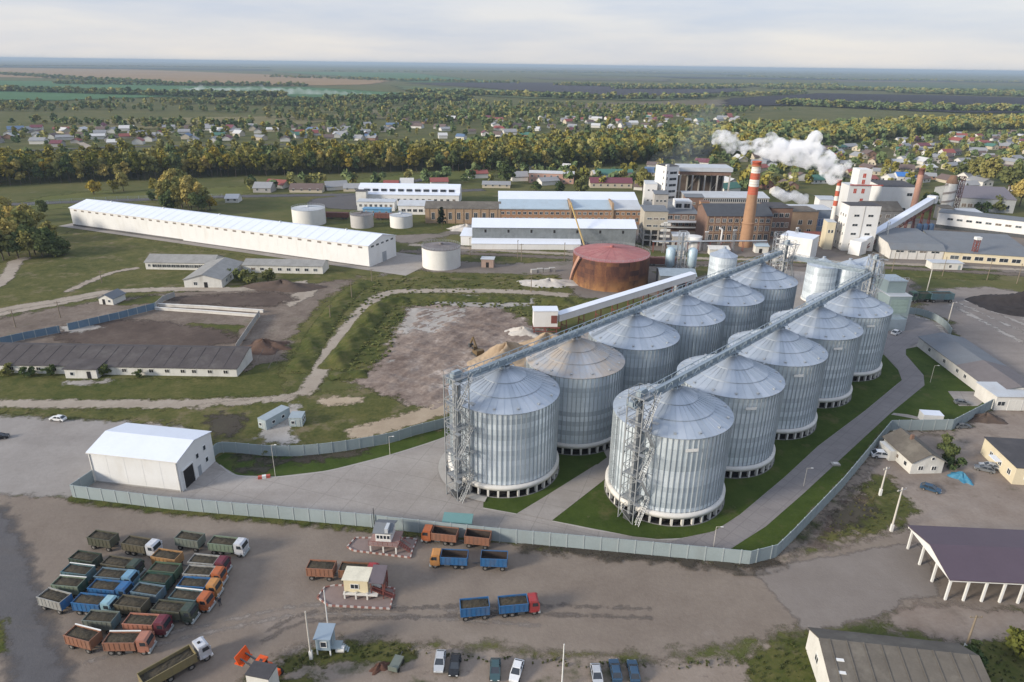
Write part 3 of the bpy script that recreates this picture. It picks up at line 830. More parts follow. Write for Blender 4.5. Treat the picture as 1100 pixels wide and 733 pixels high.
def wagon(A, label, col, L_=13):
    a = G(*A); t = thing('freight_wagon', label, 'wagon', (a.x, a.y, 0), math.radians(-4), 'freight wagons')
    m = MB(); m.box(0, L_, 0, 2.9, 1.1, 3.6)
    for k in range(9): m.box(.2 + k * (L_ - .4) / 8 - .08, .2 + k * (L_ - .4) / 8 + .08, -.1, 3.0, 1.1, 3.6)
    m.obj('body', col, t)
    for x in (1.6, 3.4, L_ - 3.4, L_ - 1.6):
        for y in (.6, 2.3): m = MB(); m.tube((x, y - .1, .46), (x, y + .1, .46), .46, n=14); m.obj('wheel', M_darksteel, t)
    m = MB(); m.box(.2, L_ - .2, .9, 2.0, .75, 1.1); m.obj('underframe', M_darksteel, t)
M_wagon = pm('rusty_wagon', (.16, .07, .055), .8, var=.25, stain=(.08, .05, .045), samt=.5)
wagon((349, 235.5), 'rusty red freight wagon just right of the widest white tank', M_wagon)
wagon((402, 236.5), 'rusty freight wagon below the blue container', M_wagon)
wagon((694, 286), 'dark rusty wagon half hidden behind the huge rusty tank', M_wagon)
r, L = building('brown_kiosk', 'small brownish kiosk right of the grey roofed white tank', 'kiosk', (517, 287.5), (530, 288), 4, flat(3.6), pm('brown_pink_plaster', (.33, .24, .20), .9), M_lightroof)
opening(r, L, 4, 'f', L * .5, .1, 1.2, 2.2, 'door', [M_dark], False)
m = MB()
p = G(571, 294); t = thing('concrete_blocks', 'stack of pale concrete blocks on the grass left of the rusty tank', 'blocks', (p.x, p.y, 0), .25)
for k, (x, y) in enumerate(((0, 0), (2.7, .2), (5.4, 0), (8, .3))):
    m = MB(); m.box(x, x + 2.4, y, y + 1.6, 0, 1.5 + .2 * (k % 2)); m.obj('block', M_conc, t)

# crane with a long yellow boom
p = G(630, 272)
t = thing('mobile_crane', 'mobile crane with a long thin yellow boom, in front of the white roofed store', 'crane', (p.x, p.y, 0), math.radians(8))
M_yel = pm('crane_yellow', (.46, .33, .13), .6, var=.1)
m = MB(); m.box(-4, 4, -1.2, 1.2, .9, 1.7); m.obj('carrier', M_yel, t)
m = MB(); m.box(2.2, 4.2, -1.1, 1.1, 1.7, 3.0); m.obj('cab', M_yel, t)
for x in (-3, -1.6, 2.6):
    for y in (-1.1, 1.1): m = MB(); m.tube((x, y - .2, .5), (x, y + .2, .5), .5, n=12); m.obj('wheel', M_rubber, t)
q = P(613, 218, p.y + 14); lq = Matrix.Rotation(-math.radians(8), 3, 'Z') @ (q - Vector((p.x, p.y, 0)))
m = MB(); m.beam((-.5, 0, 1.8), lq, .5, .5); m.obj('boom', M_yel, t)

# ---------------------------------------------------------------- the factory
r, L = building('white_stair_tower', 'tall white factory tower with strips of windows, at the left end of the factory', 'tower', (711.5, 226), None, 10.5, flat(25.5), M_white, M_darkroof, rz=math.radians(24), L=9.0, over=.25)
for k in range(6):
    opening(r, L, 10.5, 'f', L * .6, 3 + k * 3.6, L * .55, 1.4)
    opening(r, L, 10.5, 'l', 2.0, 4 + k * 3.5, .8, 1.5)
m = MB(); m.box(-.1, 1.7, -.5, .9, 0, 26.6); m.obj('stair_shaft', M_white, r)
for k in range(6): opening(r, L, 10, 'f', .8, 3.4 + k * 3.6, .7, 1.7).location.y = -.5
r, L = building('white_step_block', 'lower stepped white block against the left side of the tall white tower', 'building', (691, 225), (704, 225.4), 11, [(0, 15), (1, 15.5)], M_white, M_lightroof, over=.1)
row_win(r, L, 11, 'f', 2, 2.2, L - 2.4, 11, 1.0, .9); row_win(r, L, 11, 'f', 2, 2.2, L - 2.4, 5, 1.0, .9)

# open frame hall
a, b_ = G(727, 221), G(781, 222); L = (b_ - a).length; rz = math.atan2(b_.y - a.y, b_.x - a.x); hh = HT(727, 221, 184)
t = thing('open_frame_hall', 'open concrete frame hall with a pale roof, right of the tall white tower', 'hall', (a.x, a.y, 0), rz)
m = MB(); m.box(-.6, L + .6, -.8, 16, hh, hh + 2.4); m.obj('roof', M_lightroof, t)
m = MB(); m.box(0, L, 0, 15, hh - 2.2, hh - .02); m.obj('roof_beam', M_brick, t)
for k in range(5):
    for y in (0.3, 14.5):
        m = MB(); x = .5 + (L - 1) * k / 4; m.box(x - .4, x + .4, y - .4, y + .4, 0, hh - 2.2); m.obj('column', M_conc, t)
m = MB()
for k in range(4):
    x = .5 + (L - 1) * k / 4; x2 = .5 + (L - 1) * (k + 1) / 4
    m.beam((x, .3, 6.5), (x2, .3, 6.5), .4); m.beam((x, 14.5, 6.5), (x2, 14.5, 6.5), .4)
    if k % 2: m.beam((x, 14.5, 6.5), (x2, 14.5, hh - 2), .25)
m.obj('beam', M_conc, t)
m = MB(); m.box(0, L, 15.2, 15.5, 0, hh * .78); m.obj('rear_wall', pm('dark_brown_brick', (.10, .075, .06), .9, var=.3, scale=.3), t)  # rear wall in one dark brown, uneven at random
r, L = building('clerestory_hall', 'long low hall with a pale roof and dark window ribbon, behind the striped chimney', 'hall', (735, 228), (824, 228.8), 12, [(0, 8.6), (1, 10.2)], M_conc, M_lightroof)
m = MB(); m.box(.5, L - .5, -.07, 0, 6.3, 7.9); m.obj('window_band', M_glass, r)
m = MB()
for k in range(40): x = .8 + k * (L - 1.6) / 39; m.box(x - .12, x + .12, -.12, -.0, 6.3, 7.9)
m.obj('window_mullion', M_frame, r)
r, L = building('grey_flat_roof_block', 'grey flat roofed block between the white tower and the brick stack', 'building', (712, 248), (748, 248.6), 22, [(0, 9.0), (1, 11.0)], M_brick, M_greyroof)
m = MB(); m.box(-.5, L - .3, -4.5, -.02, 5.2, 5.6); m.box(-.5, L - .3, -3, -.02, 2.2, 2.5); m.obj('lean_to_roof', M_lightroof, r)
row_win(r, L, 22, 'f', 4, 3, L - 3, 6.2, 2.8, 1.9); row_win(r, L, 22, 'f', 5, 2, L - 2, 2.9, 1.8, 1.6)
m = MB(); m.box(L * .42, L * .9, 8, 17, 9.5, 14); m.obj('roof_house', M_white, r)
for u, z in ((.5, 11), (.75, 11)): opening(r, L, 22, 'f', L * u, 10.6, 3, 2.2, 'window').location.y = 8
r, L = building('square_brick_stack', 'square orange brick stack at the left corner of the dark roofed brick works', 'stack', (749.2, 252), (758.2, 252.2), 4.4, flat(16.6), M_orangebrick, M_brick, over=.15)
r, L = building('brick_works', 'long brick works with a dark slate roof, behind the tall striped chimney', 'factory', (757, 261), (826, 261.2), 17, [(0, 13.2), (.62, 17.2), (1, 15)], M_brick, pm('blue_black_slate', (.058, .064, .075), .7, var=.2, scale=.4))
for z in (9.0, 5.0): m = MB(); m.box(0, L, -.16, 0, z, z + .3); m.obj('string_course', M_tanbrick, r)
for z, h in ((10.2, 1.6), (6.0, 2.3), (1.5, 2.6)): row_win(r, L, 17, 'f', 10, 2.2, L - 2.2, z, 1.7, h)
for k in range(11): m = MB(); x = .3 + k * (L - .6) / 10; m.box(x - .2, x + .2, -.14, 0, 0, 13.0); m.obj('pilaster', M_tanbrick, r)
r, L = building('dark_brick_block', 'dark brick block with a ragged flat roof, right of the tall striped chimney', 'factory', (824, 257), (846.5, 257), 15, flat(15.5), M_brick, M_darkroof)
row_win(r, L, 15, 'f', 3, 2.5, L - 2.5, 11, 2.0, 2.0); row_win(r, L, 15, 'f', 4, 2, L - 2, 6, 1.5, 2.4); row_win(r, L, 15, 'f', 4, 2, L - 2, 1.6, 1.5, 2.4)
r, L = building('tan_brick_block', 'tan brick block with two pairs of windows, left of the blue walled hall', 'factory', (846.8, 257), (874.5, 257), 14, flat(13.8), M_tanbrick, M_slate)
row_win(r, L, 14, 'f', 2, L * .35, L * .72, 7.4, 2.0, 2.2); row_win(r, L, 14, 'f', 2, L * .35, L * .72, 2.6, 2.0, 2.4)
r, L = building('blue_walled_hall', 'hall with a dark blue grey wall and white roof edge, behind the tan brick block', 'hall', (842, 249), (891, 249.6), 14, flat(11.6), pm('blue_grey_wall', (.20, .24, .30), .6), M_lightroof)
row_win(r, L, 14, 'f', 6, L * .62, L - 2, 3, 1.6, 4, mats=[pm('deep_blue_panel', (.04, .10, .26), .5), M_frame])
r, L = building('white_box_shed', 'large plain white box shed behind the far end of the left silo row', 'shed', (835, 275), (869, 280.6), 11, flat(9.6), M_white, M_whiteroof, over=.1)
r, L = building('white_mill_tower', 'tall white factory block with small dark windows beside the inclined gallery', 'tower', (903.4, 269.4), None, 9, flat(21.2), M_white, M_darkroof, rz=math.radians(-1), L=14.6, over=.12)
for z in (16.2, 11.8, 7.6, 2.6):
    for u in (.28, .72): opening(r, L, 9, 'f', L * u, z, 2.4, 1.0)
    for v in (2, 4.6, 7.2): opening(r, L, 9, 'l', v, z - .5, .8, 1.2)
m = MB(); m.box(L * .5 - .12, L * .5 + .12, -.14, 0, 0, 21); m.obj('downpipe', M_conc, r)
r, L = building('cream_annex', 'narrow cream annex against the left side of the tall white factory block', 'annex', (884, 268), (893, 268.4), 7, flat(13), M_cream, M_lightroof, over=.1)
row_win(r, L, 7, 'f', 2, 1.2, L - 1.2, 8, .8, 1.4)
r, L = building('white_red_twin_tower', 'stepped white tower with red window panels, behind the tall white factory block', 'tower', (906, 235), (929, 235.4), 12, flat(18.6), M_white, M_lightroof, over=.1)
M_redp = pm('red_panel', (.45, .07, .04), .6)
m = MB(); m.box(L * .36, L * .95, 1, 10, 18.8, 27.5); m.obj('upper_block', M_white, r)
for u, z in ((.28, 14.5), (.65, 14.5), (.65, 9)): opening(r, L, 12, 'f', L * u, z, 1.7, 2.6, 'window', [M_redp, M_frame])
for u, z in ((.62, 23), (.62, 19.6)): opening(r, L, 12, 'f', L * u, z, 1.7, 2.4, 'window', [M_redp, M_frame]).location.y = 1
m = MB(); m.beam((0, -.4, 19.2), (L * 1.5, -.4, 19.2), .5); m.obj('red_pipe', M_redp, r)
r, L = building('grey_gabled_block', 'grey gabled factory block between the white block and the inclined gallery', 'factory', (927, 245), (966, 245.4), 16, gable(9.4, 3.6), pm('grey_plaster', (.25, .245, .24), .9), M_slate)
row_win(r, L, 16, 'f', 4, 3, L - 3, 5.6, 2.2, 1.8); row_win(r, L, 16, 'f', 4, 3, L - 3, 1.8, 2.2, 1.8)
r, L = building('white_cube_building', 'big white windowless building with a dark roof, left of the brown brick chimney', 'building', (942, 229), (981, 230), 22, flat(15.6, .5), M_white, M_darkroof, over=.1)
opening(r, L, 22, 'f', L * .78, 10.5, 3, 1.7); opening(r, L, 22, 'f', L * .68, 1.0, 3, 2.4)

# inclined white gallery
p = G(919, 273); q = G(993, 247); zq = HT(993, 247, 215.5); zp = 4.3
t = thing('inclined_gallery', 'white enclosed gallery climbing steeply on red trestles', 'gallery', (p.x, p.y, 0), math.atan2(q.y - p.y, q.x - p.x))
L = math.hypot(q.x - p.x, q.y - p.y)
def slanted(b, x0, z0, x1, z1, w, h):
    b.add([(x0, -w / 2, z0), (x1, -w / 2, z1), (x1, w / 2, z1), (x0, w / 2, z0), (x0, -w / 2, z0 + h), (x1, -w / 2, z1 + h), (x1, w / 2, z1 + h), (x0, w / 2, z0 + h)],
          [(3, 2, 1, 0), (4, 5, 6, 7), (0, 1, 5, 4), (1, 2, 6, 5), (2, 3, 7, 6), (3, 0, 4, 7)])
m = MB(); slanted(m, 0, zp - 1.5, L, zq - 1.2, 3.2, 2.8); m.obj('casing', M_white, t)
m = MB(); slanted(m, -.3, zp + 1.32, L + .2, zq + 1.62, 3.6, .16); m.obj('roof', M_whiteroof, t)
m = MB()
for y in (-1.4, 1.4):
    m.beam((2, y, zp - 3.2), (L, y, zq - 3.0), .35)
    n = 18
    for k in range(n):
        x = 2 + (L - 2) * k / n; x2 = 2 + (L - 2) * (k + 1) / n
        z = lambda u: zp - 1.5 + (zq - zp + .3) * u / L
        m.beam((x, y, z(x) - 1.7), (x2, y, z(x2) - .1), .2); m.beam((x, y, z(x) - .1), (x, y, z(x) - 1.7), .2)
m.obj('truss', M_redsteel, t)
for f in (.42, .72, .97):
    m = MB(); x = L * f; zt = zp + (zq - zp) * f - 3
    for sx in (-1, 1):
        for y in (-1.5, 1.5): m.beam((x + sx * 1.8, y * 1.3, 0), (x + sx * .5, y, zt), .4)
    k = 3
    while k < zt - 1:
        for y in (-1.6, 1.6): m.beam((x - 1.4, y, k), (x + 1.4, y, k + 2), .2); m.beam((x + 1.4, y, k), (x - 1.4, y, k + 2), .2)
        k += 2.5
    m.obj('trestle', M_redsteel, t)
m = MB(); m.box(-2.5, 4.6, -2.6, 2.6, 0, 6.4); m.obj('loading_house', M_white, t)
m = MB(); m.box(L - 1, L + 2.6, -2.2, 2.2, zq - 1.4, zq + 2.4); m.obj('head_house', M_white, t)

# striped and brick chimneys
def chimney(A, top, r0_, r1, bands, label, name='chimney'):
    f = G(*A); h = HT(A[0], A[1], top)
    t = thing(name, label, 'chimney', (f.x, f.y, 0))
    z0 = 0
    for pname, fr, mt in bands:
        z1 = h * fr
        ra, rb = r0_ + (r1 - r0_) * z0 / h, r0_ + (r1 - r0_) * z1 / h
        m = MB(); m.lathe([(ra, z0), (rb, z1)] + ([(rb + .18, z1), (rb + .18, z1 + .5), (rb - .3, z1 + .5), (rb - .35, z1 - 1.5)] if fr >= 1 else []), 32); m.obj(pname, mt, t); z0 = z1
    return t, h
M_cr = pm('chimney_red', (.42, .10, .055), .75, var=.15, scale=.5, stain=(.30, .10, .07), samt=.4)
M_cw = pm('chimney_white', (.62, .60, .56), .75, var=.08, scale=.5, stain=(.42, .38, .33), samt=.3)
t, hch = chimney((800.3, 264.8), 174.5, 3.05, 1.95, [('brick_shaft', .63, M_orangebrick), ('red_band', .725, M_cr), ('white_band', .805, M_cw), ('red_band', .88, M_cr), ('white_band', .95, M_cw), ('red_band', 1.0, M_cr)], 'tall tapering brick chimney with broad red and white bands at its top')
m = MB()
for z, rr in ((hch * .28, 2.75), (hch * .95, 2.0)):
    m.lathe([(rr + .05, z), (rr + .35, z + .1), (rr + .35, z + .5), (rr + .05, z + .6)], 32)
for k in range(30):
    z = 2 + k * 1.2; rr = 3.05 - 1.1 * z / hch
    m.lathe([(rr + .02, z), (rr + .05, z + .05), (rr + .02, z + .1)], 32)
m.obj('hoop', M_orangebrick, t)
chimney((889, 263), 194.5, 1.15, .95, [('white_shaft', .62, M_cw), ('red_band', .70, M_cr), ('white_band', .77, M_cw), ('red_band', .85, M_cr), ('white_band', .93, M_cw), ('red_band', 1, M_cr)], 'slim red and white chimney from which the big steam plume rises')
t, h = chimney((978, 237), 182, 1.75, 1.5, [('shaft', .90, M_pinkbrick), ('cap', 1.0, pm('dark_red_brick', (.19, .085, .07), .9))], 'slender pinkish brick chimney beside the top of the inclined gallery')
# spiral banded tower
f = G(1014, 232); h = HT(1014, 232, 197)
t = thing('spiral_tower', 'silvery tower wrapped by a spiral band, with a brown cap and a dark lattice', 'tower', (f.x, f.y, 0))
m = MB(); m.lathe([(3.3, 0), (3.0, h)], 32); m.obj('shell', pm('silver_shell', (.55, .55, .54), .5, .3), t)
m = MB()
for k in range(80):
    a = k * .28; z = .5 + (h - 1) * k / 80; a2 = a + .28; z2 = z + (h - 1) / 80
    m.beam((3.25 * math.cos(a), 3.25 * math.sin(a), z), (3.25 * math.cos(a2), 3.25 * math.sin(a2), z2), .3, 1.1)
m.obj('spiral_band', pm('grey_band', (.22, .20, .19), .7), t)
m = MB(); m.lathe([(3.1, h), (3.1, h + .8), (2.2, h + 2.6), (1.6, h + 4.4), (0, h + 4.6)], 24); m.obj('cap', pm('brown_cap', (.17, .105, .07), .8), t)
m = MB()
Mx = Matrix.Translation((5.2, -.5, 0))
b2 = MB(); lattice(b2, 2.2, 2.2, h + 4, 2.2, .26, .16); m.add(b2.v, b2.f, 0, Mx); m.obj('lattice', pm('dark_brown_steel', (.10, .055, .05), .8), t)

# right part of the factory
r, L = building('long_white_gallery', 'long white building with a row of dark windows, behind the grey flat roofs', 'building', (1004.5, 244.5), (1112, 257.5), 13, flat(8.2), M_white, M_greyroof, over=.15)
row_win(r, L, 13, 'f', 9, 6, L - 4, 4.8, 2.6, 1.1)
m = MB(); m.box(-.1, L, -.1, 0, 0, 1.8); m.obj('plinth', M_darksteel, r)
A_ = G(956, 280); 
r, L = building('wide_grey_shed', 'very wide low shed with a shallow grey roof, right of the inclined gallery', 'shed', (1013.5, 280.5), (1112, 287), 34, [(0, 4.2), (1, 6.6)], M_cream, M_greyroof)
row_win(r, L, 34, 'f', 7, 4, L - 3, 1.2, 3.4, 1.6)
r, L = building('panel_walled_shed', 'grey roofed shed with a pale panel wall, just right of the red trestle', 'shed', (955, 278), (1012.6, 280), 30, [(0, 4.4), (.12, 6.4), (1, 7.8)], M_concw, M_greyroof)
row_win(r, L, 30, 'f', 4, 4, L - 4, 3.2, 3.4, .8)
for k in range(7): m = MB(); x = .3 + k * (L - .6) / 6; m.box(x - .14, x + .14, -.1, 0, 0, 4.3); m.obj('pilaster', M_conc, r)
p = G(1044, 281); t = thing('red_stair_pier', 'dark red steel pier with a white top, standing on the grey sheds', 'pier', (p.x, p.y, 0))
m = MB(); lattice(m, 1.6, 1.6, 10, 2.2, .22, .14); m.obj('frame', M_redsteel, t)
m = MB(); m.box(-1.2, 1.2, -1, 1, 10, 11.2); m.obj('top_box', M_white, t)
r, L = building('trackside_cabin', 'small white cabin on the grass by the railway, below the grey sheds', 'cabin', (1000, 289.5), (1033, 290.4), 5, flat(2.9), M_plaster, M_lightroof)
opening(r, L, 5, 'f', L * .6, .9, 1, 1.2, 'window', [M_dark, M_frame]); opening(r, L, 5, 'f', L * .9, .05, 1, 2, 'door', [M_fence], False)
r, L = building('grey_gabled_works', 'grey works with a purple grey roof and a pale gable, right of the spiral tower', 'works', (1026, 226.5), (1088, 229.5), 40, gable(8, 4.5), pm('grey_works_wall', (.33, .34, .34), .7), pm('purple_grey_roof', (.15, .135, .15), .6, var=.1))
row_win(r, L, 40, 'f', 8, 4, L - 4, 2.5, 2.6, 2.2)

# concrete block left of the factory
r, L = building('concrete_block', 'bare concrete block on an open frame, left of the white round tank', 'building', (689.5, 264), (714.5, 264.6), 15, flat(16.5), pm('yellowish_concrete', (.38, .345, .28), .9, var=.12, stain=(.25, .23, .2), samt=.5), M_greyroof, z0=7.6)
for k in range(4):
    for y in (.4, 14.4): m = MB(); x = .4 + (L - .8) * k / 3; m.box(x - .35, x + .35, y - .35, y + .35, 0, 7.6); m.obj('column', M_conc, r)
for z in (2.4, 5): m = MB(); m.box(0, L, 0, 15, z, z + .35); m.obj('floor_slab', M_conc, r)
row_win(r, L, 15, 'f', 3, 2.5, L - 2.5, 12.6, 2.2, .9); row_win(r, L, 15, 'f', 3, 2.5, L - 2.5, 9.2, 2.2, .9)
for k, z in enumerate((1.8, 4.6, 7.4, 10.2)):
    m = MB(); m.box(L * .72, L + 1.4, -1.5, -.1, z, z + .25); m.box(L * .72, L + 1.4, -1.5, -1.38, z + .25, z + 1.2); m.obj('balcony', M_concw, r)
p = G(744, 268); t = thing('round_white_vat', 'short white round vat in front of the brick works', 'tank', (p.x, p.y, 0))
hv = HT(744, 268, 254)
m = MB(); m.lathe([(3.9, 0), (3.9, hv), (3.6, hv + .1), (0, hv + .5)], 36); m.obj('shell', M_tankw, t)
m = MB(); m.tube((3.2, -2.6, 0), (3.2, -2.6, hv + 1), .12); m.tube((-3, -2.7, 0), (-3, -2.7, hv), .12); m.obj('pipe', M_conc, t)
p = G(774, 263); t = thing('vent_pipe', 'thin white vent pipe bent at its top, in front of the brick works', 'pipe', (p.x, p.y, 0))
m = MB(); m.tube((0, 0, 0), (0, 0, 7.5), .42); m.tube((0, 0, 7.3), (-1.5, 0, 8.2), .42); m.obj('riser', M_white, t)
m = MB(); m.box(-1.6, -.2, -.6, .6, 0, .9); m.obj('foot_box', M_conc, t)
for k, (px_, lab) in enumerate(((984, 'leftmost of three dark blue bins under the head of the inclined gallery'), (990.5, 'middle one of three dark blue bins under the head of the inclined gallery'), (997, 'rightmost of three dark blue bins under the head of the inclined gallery'))):
    p = G(px_, 258); t = thing('blue_bin', lab, 'bin', (p.x, p.y, 0), 0, 'dark blue bins')
    m = MB(); m.lathe([(1.25, 1.8), (1.25, 8), (0, 8.6)], 20); m.obj('shell', pm('bin_blue', (.05, .09, .16), .6, var=.15), t)
    m = MB()
    for x in (-.8, .8):
        for y in (-.8, .8): m.beam((x, y, 0), (x, y, 2), .2)
    m.obj('stand', M_redsteel, t)
for A, w, d_, h_, wl, mt, lab in (((958, 250), 9, 7, 5, M_conc, M_greyroof, 'grey shed at the foot of the pinkish brick chimney'), ((1030, 238), 12, 8, 5, M_plaster, M_lightroof, 'pale roofed shed just above the left end of the long white gallery'), ((1008, 236), 7, 6, 6.5, M_conc, M_slate, 'dark roofed shed at the foot of the spiral tower'),
                                 ((866, 262), 8, 5, 4, M_tanbrick, M_redsteel, 'small brick shed with a red roof below the tan brick block'), ((876, 241), 9, 7, 13.5, M_white, M_lightroof, 'plain white block just left of the slim striped chimney'), ((722, 266), 8, 5, 5.4, M_conc, M_lightroof, 'pale roofed lean shed between the concrete frame and the white vat'),
                                 ((700, 248), 7, 6, 19, M_conc, M_greyroof, 'bare concrete stair head behind the bare concrete block'), ((734, 236), 10, 6, 12.5, M_brick, M_greyroof, 'brick block with a grey roof just left of the square brick stack')):
    r, L = building('factory_shed', lab, 'shed', G(*A), None, d_, [(0, h_), (1, h_ + .8)], wl, mt, rz=-.03, L=w)
    for z in ([1.2] if h_ < 6 else [1.5, 5, 8.5] if h_ < 15 else [9, 12, 15]):
        row_win(r, L, d_, 'f', 3, 1.5, L - 1.5, min(z, h_ - 1.8), 1.1, 1.2)
for k, (px_, py_, hh_) in enumerate(((712, 272, 14), (757, 270, 9), (786, 273, 11), (852, 273, 12), (949, 268, 13))):
    p = G(px_, py_); t = thing('steel_mast', 'thin steel mast in the clutter in front of the factory', 'mast', (p.x, p.y, 0), .2 * k, 'thin steel masts')
    m = MB(); lattice(m, .9, .9, hh_, 1.4, .1, .06); m.obj('frame', M_tower, t); m = MB(); m.box(-.9, .9, -.2, .2, hh_, hh_ + .4); m.obj('lamp_bar', M_frame, t)
for k, (px_, py_) in enumerate(((505, 275), (556, 278), (606, 281), (668, 283), (958, 292), (1012, 297), (1060, 301), (1092, 305))):
    p = G(px_, py_); t = thing('utility_pole', 'thin wooden pole in the row along the railway', 'pole', (p.x, p.y, 0), 0, 'poles along the railway')
    m = MB(); m.tube((0, 0, 0), (0, 0, 8.5), .15, .1, 7); m.obj('shaft', M_wood, t); m = MB(); m.box(-.9, .9, -.06, .06, 7.9, 8.05); m.obj('crossarm', M_wood, t, (0, 0, 0), 1.2)
# pipe bridge and yard clutter in front of the brick works
a, b_ = G(700, 271), G(822, 270)
t = thing('pipe_bridge', 'low pipe bridge on thin posts crossing in front of the brick works', 'pipe bridge', a, math.atan2(b_.y - a.y, b_.x - a.x)); L = (b_ - a).length
for y in (-.5, 0, .5): m = MB(); m.tube((0, y, 5), (L, y, 5), .22, n=8); m.obj('pipe', M_steel, t)
for k in range(11): m = MB(); x = .5 + (L - 1) * k / 10; m.beam((x, -.7, 0), (x, -.7, 4.8), .2); m.beam((x, .7, 0), (x, .7, 4.8), .2); m.beam((x, -.8, 4.7), (x, .8, 4.7), .16); m.obj('pipe_support', M_redsteel, t)
for A, w, d_, h_, mt, lab in (((718, 275), 7, 4, 3, M_fence, 'low blue grey shed below the white round vat'), ((762, 274), 9, 4, 2.6, M_concw, 'low pale shed left of the foot of the striped chimney'), ((811, 272), 6, 4, 3.2, M_blueroof, 'small blue roofed shed right of the foot of the striped chimney'), ((822, 282), 5, 3, 2.4, M_lightroof, 'tiny pale shed in front of the white box shed')):
    r, L = building('yard_shed', lab, 'shed', G(*A), None, d_, [(0, h_), (1, h_ + .7)], M_plaster, mt, rz=-.03, L=w)
    opening(r, L, d_, 'f', w * .4, .05, 1.4, 2, 'door', [M_dark], False)
# dryer
p = G(729, 300); t = thing('grain_dryer', 'grain dryer with a lattice lift and two pale blue drums, behind the left silo row', 'dryer', (p.x, p.y, 0), math.radians(-3))
m = MB(); lattice(m, 3.0, 3.0, HT(729, 300, 249), 2.2, .22, .13); m.obj('lift_frame', M_steel, t)
for y in (-.5, .5): m = MB(); m.box(-.3, .3, y - .25, y + .25, 0, HT(729, 300, 250)); m.obj('elevator_leg', M_steel, t)
M_drum = pm('pale_blue_drum', (.40, .50, .56), .5, .2)
for x in (-4.2, 4.4):
    m = MB(); m.lathe([(.4, 4.2), (1.9, 6), (1.9, 12.2), (1.0, 13), (0, 13.2)], 24, c=(x, 0)); m.obj('drum', M_drum, t)
    m = MB()
    for sx in (-1.5, 1.5):
        for sy in (-1.2, 1.2): m.beam((x + sx, sy, 0), (x + sx, sy, 6), .2)
    m.obj('drum_stand', M_steel, t)
r, L = building('dryer_shed', 'dark grey metal shed below the lattice lift of the grain dryer', 'shed', (708, 313), (746, 314), 10, [(0, 6.2), (.5, 7.6), (1, 6.4)], pm('dark_grey_cladding', (.16, .18, .20), .5, .2), pm('blue_grey_cladding', (.26, .31, .35), .5, .2))
opening(r, L, 10, 'f', 3.5, .05, 3, 3.6, 'gate_opening', [M_dark], False); opening(r, L, 10, 'f', 10, .05, 3, 3.6, 'gate_opening', [M_dark], False)
m = MB(); m.tube((6, -1.4, 0), (6, -1.4, 5), .7, n=14); m.tube((6, -1.4, 5), (8, -.2, 7), .5); m.obj('duct', M_steel, r)
# distribution rack
p = G(833, 290); t = thing('pipe_rack', 'lattice rack with tiers of platforms coloured sunlit white, behind the farthest left silo', 'rack', (p.x, p.y, 0), 0)
m = MB(); lattice(m, 4.4, 3, 16, 2.7, .2, .12); m.obj('frame', M_steel, t)
for k in range(6):
    for x in (-1.3, 1.3): m = MB(); m.box(x - .8, x + .8, -2.0, -1.6, 2.2 + 2.3 * k, 2.7 + 2.3 * k); m.obj('plain_box', M_concw, t)  # pale boxes for platforms catching light, the brightness put into their colour
# intake building
r, L = building('intake_building', 'grey green metal intake building at the far end of the right silo row', 'building', (949, 351), (972.5, 351), 8.5, flat(10.5), M_greensteel, M_lightroof, over=.1)
m = MB(); m.box(.6, L - .6, 3.5, 11, 10.7, 14.6); m.obj('upper_block', M_greensteel, r)
m = MB(); m.box(.5, L - .4, 3.3, 11.2, 14.6, 14.9); m.obj('upper_roof', M_gal, r)
m = MB(); m.box(.8, L - .9, -.09, 0, 4.8, 9.6); m.obj('louvre_panel', pm('dull_green_panel', (.22, .29, .27), .6, ribs=(2, .5)), r)
m = MB(); m.box(-2.8, L * .6, -4.5, -.05, 0, 4.2); m.obj('lower_hopper', M_gal, r)
m = MB()
for x in (-2.8, L * .6):
    m.beam((x, -4.4, 4.2), (x, -4.4, 5.3), .08)
m.beam((-2.8, -4.4, 5.3), (L * .6, -4.4, 5.3), .08); m.beam((.9, 3.4, 16), (L - .4, 3.4, 16), .08)
for k in range(6): m.beam((.9 + k * (L - 1.3) / 5, 3.4, 14.9), (.9 + k * (L - 1.3) / 5, 3.4, 16), .08)
m.obj('railing', M_steel, r)

# ---------------------------------------------------------------- enclosed conveyor behind the left silos
p = G(585, 357.5)
t = thing('conveyor_head_house', 'white box on a dark red frame at the left end of the white covered conveyor', 'conveyor house', (p.x, p.y, 0), math.radians(3))
m = MB(); m.box(-3.8, 3.8, -2.2, 2.2, 2.8, 8.0); m.obj('house', M_white, t)
m = MB(); m.box(-4, 4, -2.4, 2.4, 8.0, 8.25); m.obj('roof', M_whiteroof, t)
m = MB()
for x in (-3.6, 0, 3.6):
    for y in (-2, 2): m.beam((x, y, 0), (x, y, 2.8), .3)
for y in (-2, 2): m.beam((-3.6, y, 2.6), (3.6, y, 2.6), .3); m.beam((-3.6, y, 1.2), (3.6, y, 1.2), .2)
m.box(1.5, 4.6, -2.7, -2.25, 2.4, 2.8); m.obj('frame', M_redsteel, t)
m = MB(); m.box(1.7, 3.6, -2.3, -2.19, 4, 6.6); m.obj('gate_opening', M_redsteel, t)
q = G(742, 318)
a = Vector((p.x + 3.8, p.y, 5.0)); b_ = Vector((q.x, q.y, 7.5)); d = b_ - a; L = math.hypot(d.x, d.y)
t = thing('covered_conveyor', 'long white covered conveyor sloping up behind the left silo row', 'conveyor', (a.x, a.y, 0), math.atan2(d.y, d.x))
m = MB(); slanted(m, 0, 4.2, L, 6.8, 2.6, 2.2); m.obj('casing', M_white, t)
m = MB(); slanted(m, -.1, 6.42, L, 9.02, 3.0, .14); m.obj('roof', M_whiteroof, t)
